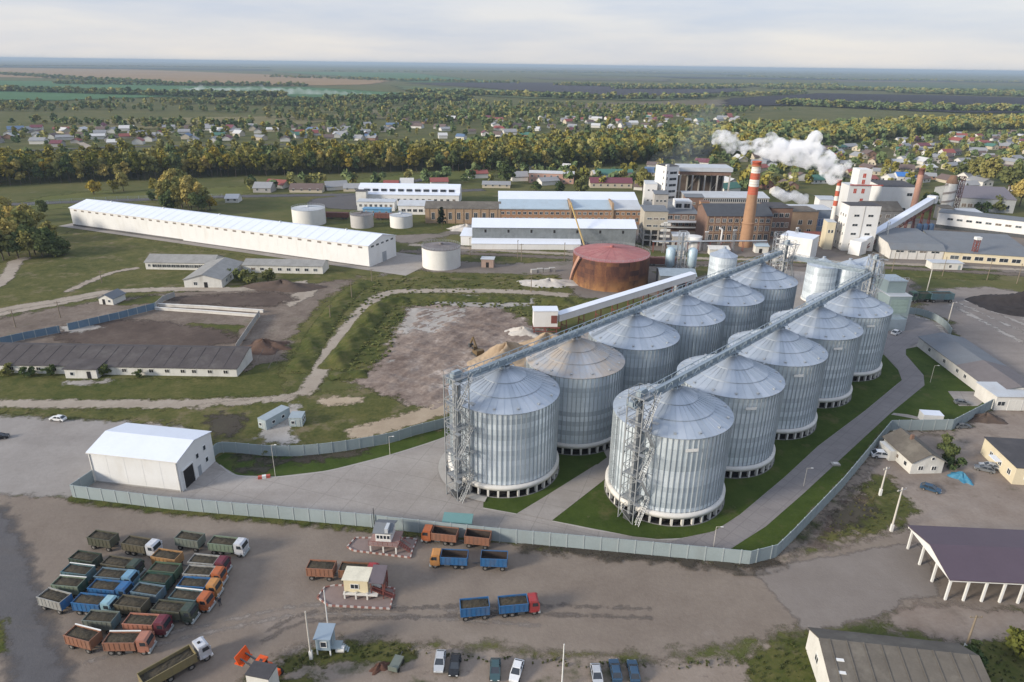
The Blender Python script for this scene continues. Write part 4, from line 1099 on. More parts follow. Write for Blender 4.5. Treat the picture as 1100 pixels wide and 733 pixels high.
for k in range(9):
    x = 3 + (L - 5) * k / 8; zt = 4.1 + 2.6 * x / L
    m = MB()
    for y in (-1.1, 1.1): m.beam((x, y * 1.3, 0), (x, y, zt), .22)
    m.beam((x, -1.3, zt * .5), (x, 1.3, zt * .5), .16); m.beam((x, -1.3, .3), (x, 1.2, zt * .5), .12)
    m.obj('trestle', M_redsteel, t)

# ---------------------------------------------------------------- right hand side yards
D = 13.3
r, L = building('long_grey_roofed_store', 'long low store with a grey roof turning darker at its near end, beside the lawn', 'store', (985, 372.5), (1063, 432.5), D, gable(3.2, 1.5), M_concw, M_greyroof)
for u in (.18, .40, .58, .68): opening(r, L, D, 'f', L * u, 1.3, 1.1, 1.0)
m = MB(); m.add([(L * .56, -.36, 3.25), (L + .36, -.36, 3.25), (L + .36, D / 2, 4.95), (L * .56, D / 2, 4.95)], [(0, 1, 2, 3)])
m.add([(L * .56, D + .36, 3.25), (L + .36, D + .36, 3.25), (L + .36, D / 2, 4.95), (L * .56, D / 2, 4.95)], [(3, 2, 1, 0)])
o = m.obj('tarred_roof', pm('brown_grey_roof', (.15, .135, .135), .8, var=.15), r); o.location.z = .03
r, L = building('white_garage', 'white flat garage with a pale gate, below the long grey roofed store', 'garage', (1067, 441), (1108, 441.5), 8, flat(3.9), M_concw, M_lightroof)
opening(r, L, 8, 'f', L * .52, .05, 3.4, 2.9, 'gate', [M_plaster, M_frame]); opening(r, L, 8, 'f', L * .15, 1.4, 1.8, 1.1, 'window')
r, L = building('white_lawn_container', 'white container standing on the lawn against the fence', 'container', (990.5, 454.5), (1007.5, 455), 2.6, flat(2.2), M_white, M_whiteroof, over=.05, t=.08, rz=math.radians(-6), L=4.6)
a, c = G(977, 509.5), G(1013.2, 510.8)
rz = math.atan2(c.y - a.y, c.x - a.x) + math.radians(6)
r, L = building('old_white_house', 'old white house with a mossy grey roof, beside the blue tarpaulin heap', 'house', a, None, 10.5, gable(3.0, 1.9), M_plaster, M_slate, 'y', rz=rz, L=(c - a).length, over=.4)
for u, z in ((.3, 1.0), (.72, .9)): opening(r, L, 10.5, 'f', L * u, z, 1.0, .9)
opening(r, L, 10.5, 'f', L * .62, 3.4, .6, .6, 'window')
row_win(r, L, 10.5, 'l', 3, 2, 8, 1.0, .9, .9)
m = MB(); m.box(-1.6, .0, 5.2, 9.6, 0, 2.5); m.obj('side_porch', M_plaster, r)
m = MB(); m.box(L * .42, L * .42 + .6, 6, 6.6, 3.6, 5.9); m.obj('chimney', M_brick, r)
a, c = G(1053, 487), G(1086.5, 520.5)
r, L = building('yellow_flat_building', 'cream building with a dark flat roof at the right edge', 'building', a, c, 14, flat(4.0), M_cream, M_darkroof, over=.2)
row_win(r, L, 14, 'f', 3, L * .3, L * .85, 1.4, 1.0, 1.1); row_win(r, L, 14, 'r', 3, 2.5, 11, 1.4, 1.0, 1.1)
m = MB(); m.box(L * .4, L * .62, -1.4, -.05, 2.4, 2.6); m.obj('door_canopy', M_whiteroof, r)

# canopy with the purple roof
a, b_ = G(1015, 644.5), G(1150, 651); L = (b_ - a).length; rz = math.atan2(b_.y - a.y, b_.x - a.x); D = 12.6; hc = 4.6
t = thing('purple_canopy', 'open canopy with a purple brown roof on white posts', 'canopy', (a.x, a.y, 0), rz)
m = MB()
pr = [(-.7, hc - .1), (D / 2, hc + 1.35), (D + .7, hc - .1)]
m.ext([(y, z + .16) for y, z in pr] + [(y, z) for y, z in pr[::-1]], -.7, L, 'x'); m.obj('roof', M_purple, t)
m = MB(); m.box(-.6, L, -.55, -.3, hc - .42, hc - .05); m.box(-.6, L, D + .3, D + .55, hc - .42, hc - .05)
m.ext([(-.4, hc - .25), (D / 2, hc + 1.2), (D + .4, hc - .25)], -.6, -.45, 'x'); m.obj('fascia', M_frame, t)
for y in (0, D / 3, 2 * D / 3, D):
    for k in range(int((L - .6) / 2.85) + 1 if y in (0, D) else 1):
        m = MB(); x = k * 2.85; m.box(x - .16, x + .16, y - .16, y + .16, 0, hc - .1); m.obj('post', M_frame, t)
m = MB()
for k in range(int((L - .6) / 2.85) + 1): m.beam((k * 2.85, 0, hc - .1), (k * 2.85, D, hc - .1), .2); m.beam((k * 2.85, D / 2, hc), (k * 2.85, D / 2, hc + 1.3), .14)
m.obj('tie_beam', M_frame, t)

# warehouse at the bottom right
a = G(870, 675.5, 3.8); b_ = G(1029, 693, 3.8); rz = math.atan2(b_.y - a.y, b_.x - a.x); L = (b_ - a).length; D = 15
nrm = Vector((-math.sin(rz), math.cos(rz), 0)); A_ = Vector((a.x, a.y, 0)) - nrm * D
r, L = building('grey_slate_warehouse', 'warehouse with a long grey slate roof and white gable, at the bottom edge', 'warehouse', A_, None, D, [(0, 3.8), (.72, 6.1), (1, 3.8)], M_plaster, M_slate, rz=rz, L=L, over=.3)
opening(r, L, D, 'l', D * .3, .05, 3.4, 3.0, 'gate', [M_frame, M_plaster]); opening(r, L, D, 'l', D * .7, 2.2, 1.2, 1.0, 'window')
m = MB()
for k in range(9): m.beam((L * (k + .5) / 9, .0, 4.05), (L * (k + .5) / 9, D * .72, 6.34), .12, .06)
m.obj('roof_seam', M_slate, r)
for k, (x, y) in enumerate(((1.3, 7.6), (1.1, 5.8), (2.6, 4.2))):
    m = MB(); z = 3.98 + 2.3 * y / (D * .72); m.box(x, x + 1.0, y, y + .8, z - .1, z + .08); m.obj('skylight', M_frame, r)

# ---------------------------------------------------------------- weighing booths, kiosks
M_kerbw = pm('white_kerb_paint', (.45, .41, .385), .7, var=.1); M_kerbr = pm('red_kerb_paint', (.23, .105, .085), .7, var=.15)
def island(pts, label, name='kerb_island'):
    w = [G(*p) for p in pts]; c = sum(w, Vector()) / len(w)
    t = thing(name, label, 'kerb island', c)
    b = MB(); b.prism([(v.x - c.x, v.y - c.y) for v in w], 0.0, .12); b.obj('slab', pm('island_paving', (.22, .17, .155), .9, var=.15), t)
    k = 0; bw, br = MB(), MB()
    for i in range(len(w)):
        p, q = w[i] - c, w[(i + 1) % len(w)] - c; n = max(1, int((q - p).length / .55))
        for j in range(n):
            (bw if (k % 2) else br).beam(p + (q - p) * (j / n) + Vector((0, 0, .2)), p + (q - p) * ((j + 1) / n) + Vector((0, 0, .16)), .2, .3); k += 1
    bw.obj('white_kerb', M_kerbw, t); br.obj('red_kerb', M_kerbr, t)
    return t
island([(373, 588.5), (380, 592.5), (441, 600), (443, 592), (448, 581), (440, 579), (382, 578.8)], 'narrow traffic island under the white booth by the long fence')
island([(341, 643), (353, 651.5), (419, 655), (424, 633), (400, 630), (360, 630), (349, 632)], 'broad traffic island under the cream booth with the red stair')
a, b_ = G(397.5, 594), G(426.5, 596); rz = math.atan2(b_.y - a.y, b_.x - a.x); L = (b_ - a).length
t = thing('white_weigh_booth', 'white weigh booth raised on a dark red platform by the long fence', 'booth', (a.x, a.y, 0), rz)
m = MB(); m.box(-.2, L + .2, -.1, 4.2, 1.6, 1.8); m.obj('platform', pm('pinkish_floor', (.27, .175, .155), .9, var=.15), t)
for x in (0.15, L / 2, L - .15):
    for y in (.1, 3.9): m = MB(); m.box(x - .13, x + .13, y - .13, y + .13, .12, 1.55); m.obj('post', M_concw, t)
m = MB(); m.box(.9, L - 1.2, .9, 4.0, 1.8, 3.7); m.obj('wall', M_white, t)
m = MB(); m.ext([(.55, 3.86), (2.5, 4.7), (4.5, 3.86), (4.5, 3.72), (2.5, 4.55), (.55, 3.72)], .5, L - .8, 'x'); m.obj('roof', M_greyroof, t)
m = MB(); m.box(L * .56, L * .68, .5, 2.3, 4.0, 4.9); m.obj('roof_ridge_sheet', M_lightroof, t)
for k in range(4): opening(t, L, 4, 'f', 1.35 + k * .62, 2.5, .48, .7, 'window', [M_glass, M_frame]).location.y = .9
m = MB()
for k in range(6): m.box(L + .2 + k * .32, L + .5 + k * .32, .5, 1.6, 1.6 - k * .27, 1.68 - k * .27)
for y in (.5, 1.6): m.beam((L + .2, y, 2.6), (L + 2.1, y, 1.1), .07)
m.obj('stair', M_redsteel, t)
m = MB()
for k in range(7): m.beam((-.15 + k * (L + .3) / 6, -.08, 1.8), (-.15 + k * (L + .3) / 6, -.08, 2.6), .05)
m.beam((-.15, -.08, 2.6), (L + .15, -.08, 2.6), .06); m.obj('railing', M_redsteel, t)
a, b_ = G(370, 643.5), G(395.5, 645); rz = math.atan2(b_.y - a.y, b_.x - a.x); L = (b_ - a).length
t = thing('cream_weigh_booth', 'cream weigh booth on a pale frame, beside a red steel stair', 'booth', (a.x, a.y, 0), rz)
m = MB(); m.box(0, L, .3, 3.0, 1.2, 3.5); m.obj('wall', pm('booth_cream', (.62, .54, .36), .8, var=.06), t)
m = MB(); m.ext([(.1, 3.72), (3.2, 3.9), (3.2, 3.78), (.1, 3.6)], -.25, L + .2, 'x'); m.obj('roof', pm('booth_pale_roof', (.62, .58, .46), .7), t)
opening(t, L, 3.4, 'f', L * .45, 2.0, 1.2, .8, 'window').location.y = .3
for x in (.1, L / 2, L - .1): m = MB(); m.box(x - .12, x + .12, -.1, .14, .1, 1.5); m.obj('post', M_concw, t)
m = MB(); m.box(-.1, L + 1.6, -.2, .2, 1.0, 1.2); m.box(-.1, L + 1.6, .2, 3.3, 1.02, 1.18); m.obj('platform', M_concw, t)
m = MB(); m.ext([(.0, 3.5), (3.4, 4.3), (3.4, 4.18), (.0, 3.38)], L + .25, L + 2.6, 'x'); m.obj('porch_roof', pm('brown_grey_sheet', (.12, .10, .11), .6), t)
m = MB()
for x in (L + .5, L + 2.4):
    for y in (.4, 3.2): m.beam((x, y, 0.1), (x, y, 3.45), .12)
for k in range(12): m.box(L + .5 + k * .3, L + .82 + k * .3, .4, 1.5, 1.6 - k * .13, 1.67 - k * .13)
for y in (.4, 1.5): m.beam((L + .4, y, 2.6), (L + 4.1, y, 1.0), .08)
for k in range(5): m.beam((L + 2.5, .4 + k * .7, 1.0), (L + 2.5, .4 + k * .7, 3.5), .08)
m.beam((L + 2.5, .4, 1.6), (L + 2.5, 3.2, 2.9), .1); m.beam((L + 2.5, 3.2, 1.6), (L + 2.5, .4, 2.9), .1)
m.obj('stair', M_redsteel, t)
a, b_ = G(340.5, 704.5), G(355.8, 705.2); rz = math.atan2(b_.y - a.y, b_.x - a.x); L = (b_ - a).length
t = thing('stilted_kiosk', 'small blue grey kiosk raised on white stilts by the weedy verge', 'kiosk', (a.x, a.y, 0), rz)
m = MB(); m.box(0, L, 0, 2.4, 1.05, 3.2); m.obj('wall', pm('kiosk_blue', (.26, .33, .38), .6, var=.08), t)
m = MB(); m.ext([(-.25, 3.36), (2.65, 3.6), (2.65, 3.45), (-.25, 3.21)], -.2, L + .2, 'x'); m.obj('roof', pm('kiosk_roof', (.24, .30, .36), .6, var=.08), t)
opening(t, L, 2.4, 'f', L * .55, 1.75, .8, .9, 'window'); opening(t, L, 2.4, 'r', 1.2, 1.1, .9, 1.9, 'door', [M_fence], False)
for x in (.1, L - .1):
    for y in (.1, 2.3): m = MB(); m.box(x - .09, x + .09, y - .09, y + .09, 0, 1.05); m.obj('stilt', M_frame, t)
m = MB(); m.box(L, L + 1.3, .4, 2.0, .95, 1.05)
for k in range(4): m.box(L + 1.3 + k * .25, L + 1.55 + k * .25, .8, 1.7, .78 - k * .22, .84 - k * .22)
m.obj('step', M_fence, t)
r, L = building('white_dark_roof_box', 'small white flat roofed shed at the bottom edge, in front of the orange loader', 'shed', (268.5, 752), (292.5, 757), 2.2, flat(4.5), M_concw, M_darkroof, over=.08)
r, L = building('teal_roof_shelter', 'low shelter with a pale teal roof just inside the long fence', 'shelter', (476, 571.5), (506, 573.5), 2.2, [(0, 2.2), (1, 2.5)], M_fence, pm('pale_teal_roof', (.13, .25, .245), .6, var=.06), over=.15)

# ---------------------------------------------------------------- poles and masts
def pole(A, top, label, mat, r=.13, name='utility_pole', arms=(), lamp=False, cat='pole', foot=None, group=None):
    p = G(*A); h = HT(A[0], A[1], top)
    t = thing(name, label, cat, (p.x, p.y, 0), 0, group)
    m = MB(); m.tube((0, 0, 0), (0, 0, h), r * 1.25, r * .8, 8); m.obj('shaft', mat, t)
    for z, w, rz in arms:
        m = MB(); m.box(-w / 2, w / 2, -.06, .06, h - z - .06, h - z + .06)
        for x in (-w * .45, 0, w * .45): m.box(x - .05, x + .05, -.05, .05, h - z + .06, h - z + .28)
        m.obj('crossarm', mat, t, (0, 0, 0), rz)
    if lamp:
        m = MB(); m.beam((0, 0, h - .05), (.8, -.2, h + .15), .05); m.obj('arm', mat, t)
        m = MB(); m.box(.7, 1.15, -.3, -.12, h + .12, h + .2); m.obj('lamp_head', M_frame, t)
    if foot: m = MB(); m.box(-.22, .22, -.22, .22, 0, foot); m.obj('white_foot', M_frame, t)
    return t
pole((957, 571), 524, 'tall pale utility pole nearest the purple canopy', M_polec, .16, arms=[(.5, 2.2, .4)], foot=1.6)
pole((945, 532.5), 502, 'pale pole between the fence and the old white house', M_polec, .16, arms=[(.4, 1.6, .4)], foot=1.6)
pole((1037, 697), 661, 'wooden pole behind the grey slate warehouse', M_wood, .15, arms=[(.4, 1.8, 0)], foot=.9)
pole((334.5, 708), 657, 'grey pole just left of the kiosk on white stilts', M_polec, .12, name='lamp_pole', foot=1.5)
pole((352.5, 674), 634, 'tall thin white mast behind the kiosk on white stilts', M_frame, .09, name='mast')
pole((603.5, 739), 692, 'thin white pole among the parked cars at the bottom edge', M_frame, .09, name='lamp_pole')
pole((402.5, 568.5), 546, 'thin dark pole standing at the fence behind the white weigh booth', M_darksteel, .09)
for A, top, lab in (((296, 513), 478, 'lamp post on the lawn strip near the white hangar'), ((419, 489.5), 469, 'lamp post on the lawn strip right of the middle of the grey blue fence'),
                    ((766, 590), 566, 'lamp post by the bend of the paved road'), ((863, 523), 503, 'lamp post on the narrow lawn beside the paved road'),
                    ((999, 411.5), 393, 'lamp post on the lawn in front of the long grey roofed store'), ((956, 478), 462, 'lamp post at the corner of the fence beside the old white house')):
    pole(A, top, lab, M_polec, .05, name='lamp_post', lamp=True, cat='lamp post', group='lamp posts of the silo yard')
pole((995.5, 313), 283, 'tall pale mast beside the green truck', M_polec, .16, lamp=True, name='lamp_mast')
pole((1018.5, 346), 325, 'tall pale mast rising from the curved fence', M_polec, .16, lamp=True, name='lamp_mast')
for A, top, lab in (((17, 352), 333, 'wooden pole nearest the left edge, behind the blue fence'), ((65, 341.5), 324, 'wooden pole on the bare earth left of the field hut'),
                    ((109.5, 304), 291, 'wooden pole on the meadow above the field hut'), ((355, 343), 328, 'wooden pole beside the bend of the dirt track'),
                    ((378, 321), 304, 'wooden pole on the grassy bank above the dirt track bend'), ((399.5, 303), 289, 'wooden pole near the end of the long white hall'),
                    ((570.5, 314), 297, 'wooden pole left of the huge rusty tank'), ((560, 281), 262, 'wooden pole on the grass left of the rusty tank and above the track'),
                    ((297, 254), 240, 'wooden pole behind the end of the long white hall roof')):
    pole(A, top, lab, M_wood, .14, arms=[(.4, 1.7, .3)], cat='pole', group='wooden poles across the fields')

# ---------------------------------------------------------------- fences
def b_fpost(b): b.box(-.09, .09, -.09, .09, 0, 2.5)
def fence(name, pxline, label, h=2.35, mat=None, cat='fence', step=3.0, kind='panel', smooth=False, pmat=None):
    line = [(G(*p).x, G(*p).y) for p in pxline]
    if smooth: line = smooth_line(line)
    o = Vector((line[0][0], line[0][1], 0))
    t = thing(name, label, cat, o)
    segs = []; 
    for i in range(len(line) - 1):
        p, q = Vector((*line[i], 0)) - o, Vector((*line[i + 1], 0)) - o
        segs.append((p, q))
    m = MB(); posts = []
    acc = 0
    for p, q in segs:
        if kind == 'panel':
            m.beam(p + Vector((0, 0, h / 2 + .08)), q + Vector((0, 0, h / 2 + .08)), .07, h - .1)
            m.beam(p + Vector((0, 0, h + .06)), q + Vector((0, 0, h + .06)), .13, .06)
        else:
            for z in (.5, 1.1, 1.7, h): m.beam(p + Vector((0, 0, z)), q + Vector((0, 0, z)), .08)
        Ls = (q - p).length; x = acc
        while x < Ls:
            posts.append((p + (q - p) * (x / Ls), math.atan2((q - p).y, (q - p).x))); x += step
        acc = x - Ls
    m.obj('panels' if kind == 'panel' else 'rail', mat or M_fence, t)
    while len(posts) > 98: posts = posts[::2]
    for p, a in posts: part('post', ('fpost', round(h, 1)), lambda b: b.box(-.1, .1, -.1, .1, 0, h + .16), [pmat or M_fencep], t, p, a)
    return t
fence('panel_fence', [(229, 492.5), (241, 486.5), (287, 490), (320, 490.3), (363.6, 486), (418, 476.6), (445.5, 468.3), (481, 459), (500, 450)], 'grey blue panel fence curving from the white hangar to the left silo row', smooth=True, h=2.6)
fence('long_panel_fence', [(101.5, 519), (78.5, 535), (178, 547.6), (200, 549.7), (309, 559), (402, 567.5), (420, 570), (529, 581.6), (700, 597.4), (804.7, 607.2), (832.7, 600), (850, 583), (904, 526), (937, 486), (955.5, 463.5), (1021.7, 462.5), (1064, 440)],
      'long grey blue panel fence between the truck yard and the silos', h=2.9)
fence('curved_fence', [(972.7, 337.5), (984, 338.2), (994, 341), (1003, 344.5), (1010, 349), (1016, 354), (1021, 361)], 'short curved grey fence round the far end of the paved road', smooth=True)
M_bluef = pm('faded_blue_fence', (.125, .195, .265), .7, var=.15, scale=.4, stain=(.2, .22, .24), samt=.5)
fence('blue_fence', [(-12, 374), (30, 364.5), (65, 357.8)], 'faded blue fence left of the dark gap, at the left edge', mat=M_bluef)
fence('blue_fence', [(74, 355.5), (130, 342.5), (168, 332.5)], 'faded blue fence right of the dark gap, ending at the white trough walls', mat=M_bluef)
fence('rail_fence', [(16, 232), (28, 224), (52, 219.5), (100, 216.5), (160, 214.2), (240, 212.3)], 'pale rail fence curving behind the long white hall', kind='rail', mat=M_fencep, h=2.2, step=6, smooth=True)
fence('scrap_fence', [(168, 331), (176, 324), (188, 319.5)], 'grey broken fence at the far end of the blue fence', mat=M_conc, h=2.0)
fence('scrap_fence', [(279, 340), (268, 356), (254, 377)], 'leaning grey fence beside the earth mounds', mat=M_conc, h=2.0)
for ln, lab in (([(168, 329), (220, 331.5), (283, 336)], 'far one of two long pale trough walls'), ([(167, 333), (220, 336.5), (279, 341)], 'near one of two long pale trough walls')):
    line = [G(*p) for p in ln]; t = thing('trough_wall', lab, 'wall', line[0], 0, 'long trough walls')
    m = MB()
    for p, q in zip(line, line[1:]): m.beam(p - line[0] + Vector((0, 0, .45)), q - line[0] + Vector((0, 0, .45)), .5, .9)
    m.obj('wall', M_concw, t)
    m = MB()
    for p, q in zip(line, line[1:]): m.beam(p - line[0] + Vector((0, 0, .95)), q - line[0] + Vector((0, 0, .95)), .8, .12)
    m.obj('coping', M_concw, t)
# ---------------------------------------------------------------- trucks and trailers (local x = forward, origin at middle of the ground)
VC = {}
def paint(name, col, rough=.45):
    g = sum(col) / 3; c = tuple(.80 * (x * .88 + g * .12) for x in col) if 'truck' in name else col
    return pm(name, c, rough, var=.12, scale=.8, stain=(.13, .108, .09) if 'truck' in name else cmul(col, .6), samt=.55 if 'truck' in name else .25, sscale=.7)
PC = dict(white=paint('white_truck_paint', (.62, .64, .68)), blue=paint('blue_truck_paint', (.020, .145, .36)), ltblue=paint('light_blue_truck_paint', (.16, .36, .52)),
          cyan=paint('pale_cyan_truck_paint', (.28, .50, .58)), orange=paint('orange_truck_paint', (.52, .125, .022)), amber=paint('amber_truck_paint', (.58, .25, .05)),
          red=paint('red_truck_paint', (.42, .03, .035)), maroon=paint('maroon_truck_paint', (.17, .022, .04)), olive=paint('olive_truck_paint', (.095, .10, .065)),
          dgreen=paint('dark_green_truck_paint', (.05, .075, .055)), green=paint('green_truck_paint', (.085, .15, .09)), dkgreen=paint('deep_green_truck_paint', (.03, .085, .065)),
          ltgreen=paint('faded_green_truck_paint', (.19, .25, .18)), grgreen=paint('grey_green_truck_paint', (.17, .20, .17)), teal=paint('grey_teal_truck_paint', (.10, .19, .22)),
          grey=paint('pale_grey_truck_paint', (.36, .36, .34)), tan=paint('tan_truck_paint', (.42, .225, .08)), brown=paint('brown_truck_paint', (.24, .115, .06)), copper=paint('copper_truck_paint', (.34, .15, .085)),
          salmon=paint('salmon_truck_paint', (.47, .185, .115)), dkol=paint('olive_brown_truck_paint', (.13, .115, .075)), ochre=paint('ochre_truck_paint', (.26, .21, .09)), bluegr=paint('blue_grey_truck_paint', (.13, .21, .27)))
def load_mat():
    s = N('brown_load'); co = s.objco()
    f = s.math('ADD', s.math('MULTIPLY', s.noise(co, 1.1, 5, .7), .5), s.math('MULTIPLY', s.noise(co, 7, 3, .7), .5))
    c = s.ramp(f, [(.3, (.026, .021, .014)), (.5, (.050, .042, .029)), (.7, (.092, .077, .055))])
    return s.finish(c, .95, 0.0, s.noise(co, 6, 3, .7), .8, .15)
M_load = load_mat()
M_inner = pm('dark_bed_inside', (.06, .045, .038), .9, var=.3)

def bed(x0, x1, w, z0, z1):
    def f(b):
        t = .09
        b.box(x0, x1, -w, w, z0, z0 + .12)
        b.box(x0, x1, -w, -w + t, z0 + .12, z1); b.box(x0, x1, w - t, w, z0 + .12, z1)
        b.box(x0, x0 + t, -w + t, w - t, z0 + .12, z1); b.box(x1 - t, x1, -w + t, w - t, z0 + .12, z1 + .12)
        n = 7
        for k in range(n):
            x = x0 + .12 + (x1 - x0 - .24) * k / (n - 1)
            for s_ in (-1, 1): b.box(x - .05, x + .05, s_ * w - .05 if s_ < 0 else w - .0, -w + .0 if s_ < 0 else w + .05, z0, z1 - .04)
        for s_ in (-1, 1): b.beam((x0 - .02, s_ * w, z1 + .02), (x1 + .02, s_ * w, z1 + .02), .13, .1); b.beam((x0, s_ * (w + .02), z0 + .05), (x1, s_ * (w + .02), z0 + .05), .1, .12)
    return f
def heap(x0, x1, w, z, up_, seed):
    def f(b):
        rnd = random.Random(seed); nx, ny = 12, 6; vs = []
        for j in range(ny + 1):
            for i in range(nx + 1):
                u, v = i / nx, j / ny
                e = min(u, 1 - u, .3) / .3 * min(v, 1 - v, .35) / .35
                vs.append((x0 + .1 + (x1 - x0 - .2) * u, -w + .1 + (2 * w - .2) * v, z - .22 + up_ * e + rnd.uniform(-.06, .08)))
        b.add(vs, [(j * (nx + 1) + i, j * (nx + 1) + i + 1, (j + 1) * (nx + 1) + i + 1, (j + 1) * (nx + 1) + i) for j in range(ny) for i in range(nx)])
    return f
def b_wheel(b):
    b.tube((0, -.17, 0), (0, .17, 0), .52, n=18, m=0)
    b.tube((0, -.19, 0), (0, .19, 0), .27, n=12, m=1)
def b_cab(b):
    # side outline of a cab-over, slightly raked windscreen
    pr = [(0, .72), (1.78, .72), (1.86, 1.25), (1.84, 1.95), (1.62, 2.86), (1.3, 2.97), (.1, 2.97), (0, 2.9)]
    b.ext(pr, -1.16, 1.16, 'y')
    b.box(-.02, 1.3, -1.02, 1.02, 2.975, 3.06)
    for s_ in (-1, 1):
        b.box(.35, 1.25, s_ * 1.17 - .08, s_ * 1.17 + .08, .72, 1.05)
        b.beam((1.72, s_ * 1.3, 2.0), (1.72, s_ * 1.3, 2.6), .1, .22); b.beam((1.65, s_ * 1.1, 2.55), (1.72, s_ * 1.3, 2.55), .05)
def b_screen(b):
    y = 1.02
    b.add([(1.862, -y, 1.99), (1.862, y, 1.99), (1.665, y * .94, 2.78), (1.665, -y * .94, 2.78), (1.80, -y, 1.99), (1.80, y, 1.99), (1.60, y * .94, 2.78), (1.60, -y * .94, 2.78)], [(0, 1, 2, 3), (7, 6, 5, 4), (0, 4, 5, 1), (1, 5, 6, 2), (2, 6, 7, 3), (3, 7, 4, 0)])
def b_sidewin(b): b.add([(.55, -.02, 1.95), (1.62, -.02, 1.95), (1.42, -.02, 2.68), (.55, -.02, 2.68), (.55, .02, 1.95), (1.62, .02, 1.95), (1.42, .02, 2.68), (.55, .02, 2.68)], [(0, 1, 2, 3), (7, 6, 5, 4), (0, 4, 5, 1), (1, 5, 6, 2), (2, 6, 7, 3), (3, 7, 4, 0)])
def b_bumper(b): b.box(1.6, 1.98, -1.2, 1.2, .42, .74)
def b_light(b): b.box(-.03, .03, -.16, .16, -.11, .11)
def b_chassis(b):
    for y in (-.45, .45): b.box(-3.5, 3.4, y - .09, y + .09, .78, 1.06)
    for x in (-2.6, -1.3, 2.6): b.box(x - .09, x + .09, -1.0, 1.0, .46, .6)
    b.box(-.3, .9, -1.15, -.6, .45, 1.0); b.tube((-.2, .85, .75), (.9, .85, .75), .3, n=10)
def truck(pos, az, cab, bedc, label, loaded=True, sc=1.0, seed=0, group='grain trucks in the yard'):
    t = thing('dump_truck', label, 'truck', pos, az, group)
    t.scale = (sc, sc, sc)
    part('chassis', 'tr_chassis', b_chassis, [M_darksteel], t)
    c = part('cab', 'tr_cab', b_cab, [PC[cab]], t, (1.72, 0, 0))
    part('windscreen', 'tr_screen', b_screen, [M_glass], c)
    for s_ in (-1, 1):
        part('side_window', 'tr_sw', b_sidewin, [M_glass], c, (0, s_ * 1.162, 0))
        part('headlight', 'tr_hl', b_light, [M_frame], c, (1.865, s_ * .85, 1.05))
    part('bumper', 'tr_bump', b_bumper, [M_fencep], c)
    part('cargo_bed', 'tr_bed', bed(-3.6, 1.55, 1.22, 1.12, 2.72), [PC[bedc]], t)
    if loaded: part('load', ('tr_load', seed % 4), heap(-3.6, 1.55, 1.22, 2.68, .32, seed % 4), [M_load], t)
    else: part('bed_lining', 'tr_in', lambda b: (b.box(-3.5, 1.45, -1.12, 1.12, 1.25, 1.29), b.box(-3.5, 1.45, -1.125, -1.10, 1.3, 2.66), b.box(-3.5, 1.45, 1.10, 1.125, 1.3, 2.66), b.box(-3.505, -3.48, -1.1, 1.1, 1.3, 2.66), b.box(1.43, 1.455, -1.1, 1.1, 1.3, 2.66)), [M_inner], t)
    for x in (-2.6, -1.3, 2.6):
        for s_ in (-1, 1): part('wheel', 'tr_wheel', b_wheel, [M_rubber, M_rim], t, (x, s_ * 1.0, .52))
    return t
def trailer(pos, az, bedc, label, loaded=True, sc=1.0, seed=0, front=None, hl=2.75):
    t = thing('grain_trailer', label, 'trailer', pos, az, 'grain trailers in the yard')
    t.scale = (sc, sc, sc)
    def fr(b):
        for y in (-.45, .45): b.box(-hl + .1, hl - .1, y - .09, y + .09, .8, 1.06)
        for x in (-hl + .9, hl - .9): b.box(x - .09, x + .09, -1.0, 1.0, .46, .6)
        b.beam((hl - .9, -.4, .7), (hl + 1.6, 0, .75), .1); b.beam((hl - .9, .4, .7), (hl + 1.6, 0, .75), .1)
    part('chassis', ('tl_ch', hl), fr, [M_darksteel], t)
    part('cargo_bed', ('tl_bed', hl), bed(-hl, hl, 1.22, 1.12, 2.85), [PC[bedc]], t)
    if front: part('front_board', ('tl_front', hl), lambda b: b.box(hl + .012, hl + .05, -1.2, 1.2, 1.14, 2.9), [PC[front]], t)
    if loaded: part('load', ('tl_load', hl, seed % 4), heap(-hl, hl, 1.22, 2.82, .3, 10 + seed % 4), [M_load], t)
    else: part('bed_lining', ('tl_in', hl), lambda b: (b.box(-hl + .1, hl - .1, -1.12, 1.12, 1.25, 1.29), b.box(-hl + .1, hl - .1, -1.125, -1.10, 1.3, 2.8), b.box(-hl + .1, hl - .1, 1.10, 1.125, 1.3, 2.8), b.box(-hl + .09, -hl + .12, -1.1, 1.1, 1.3, 2.8), b.box(hl - .12, hl - .09, -1.1, 1.1, 1.3, 2.8)), [M_inner], t)
    for x in (-hl + .9, hl - .9):
        for s_ in (-1, 1): part('wheel', 'tr_wheel', b_wheel, [M_rubber, M_rim], t, (x, s_ * 1.0, .52))
    return t
def ground_at(px, py, z=1.7):
    v = G(px, py, z); v.z = 0; return v
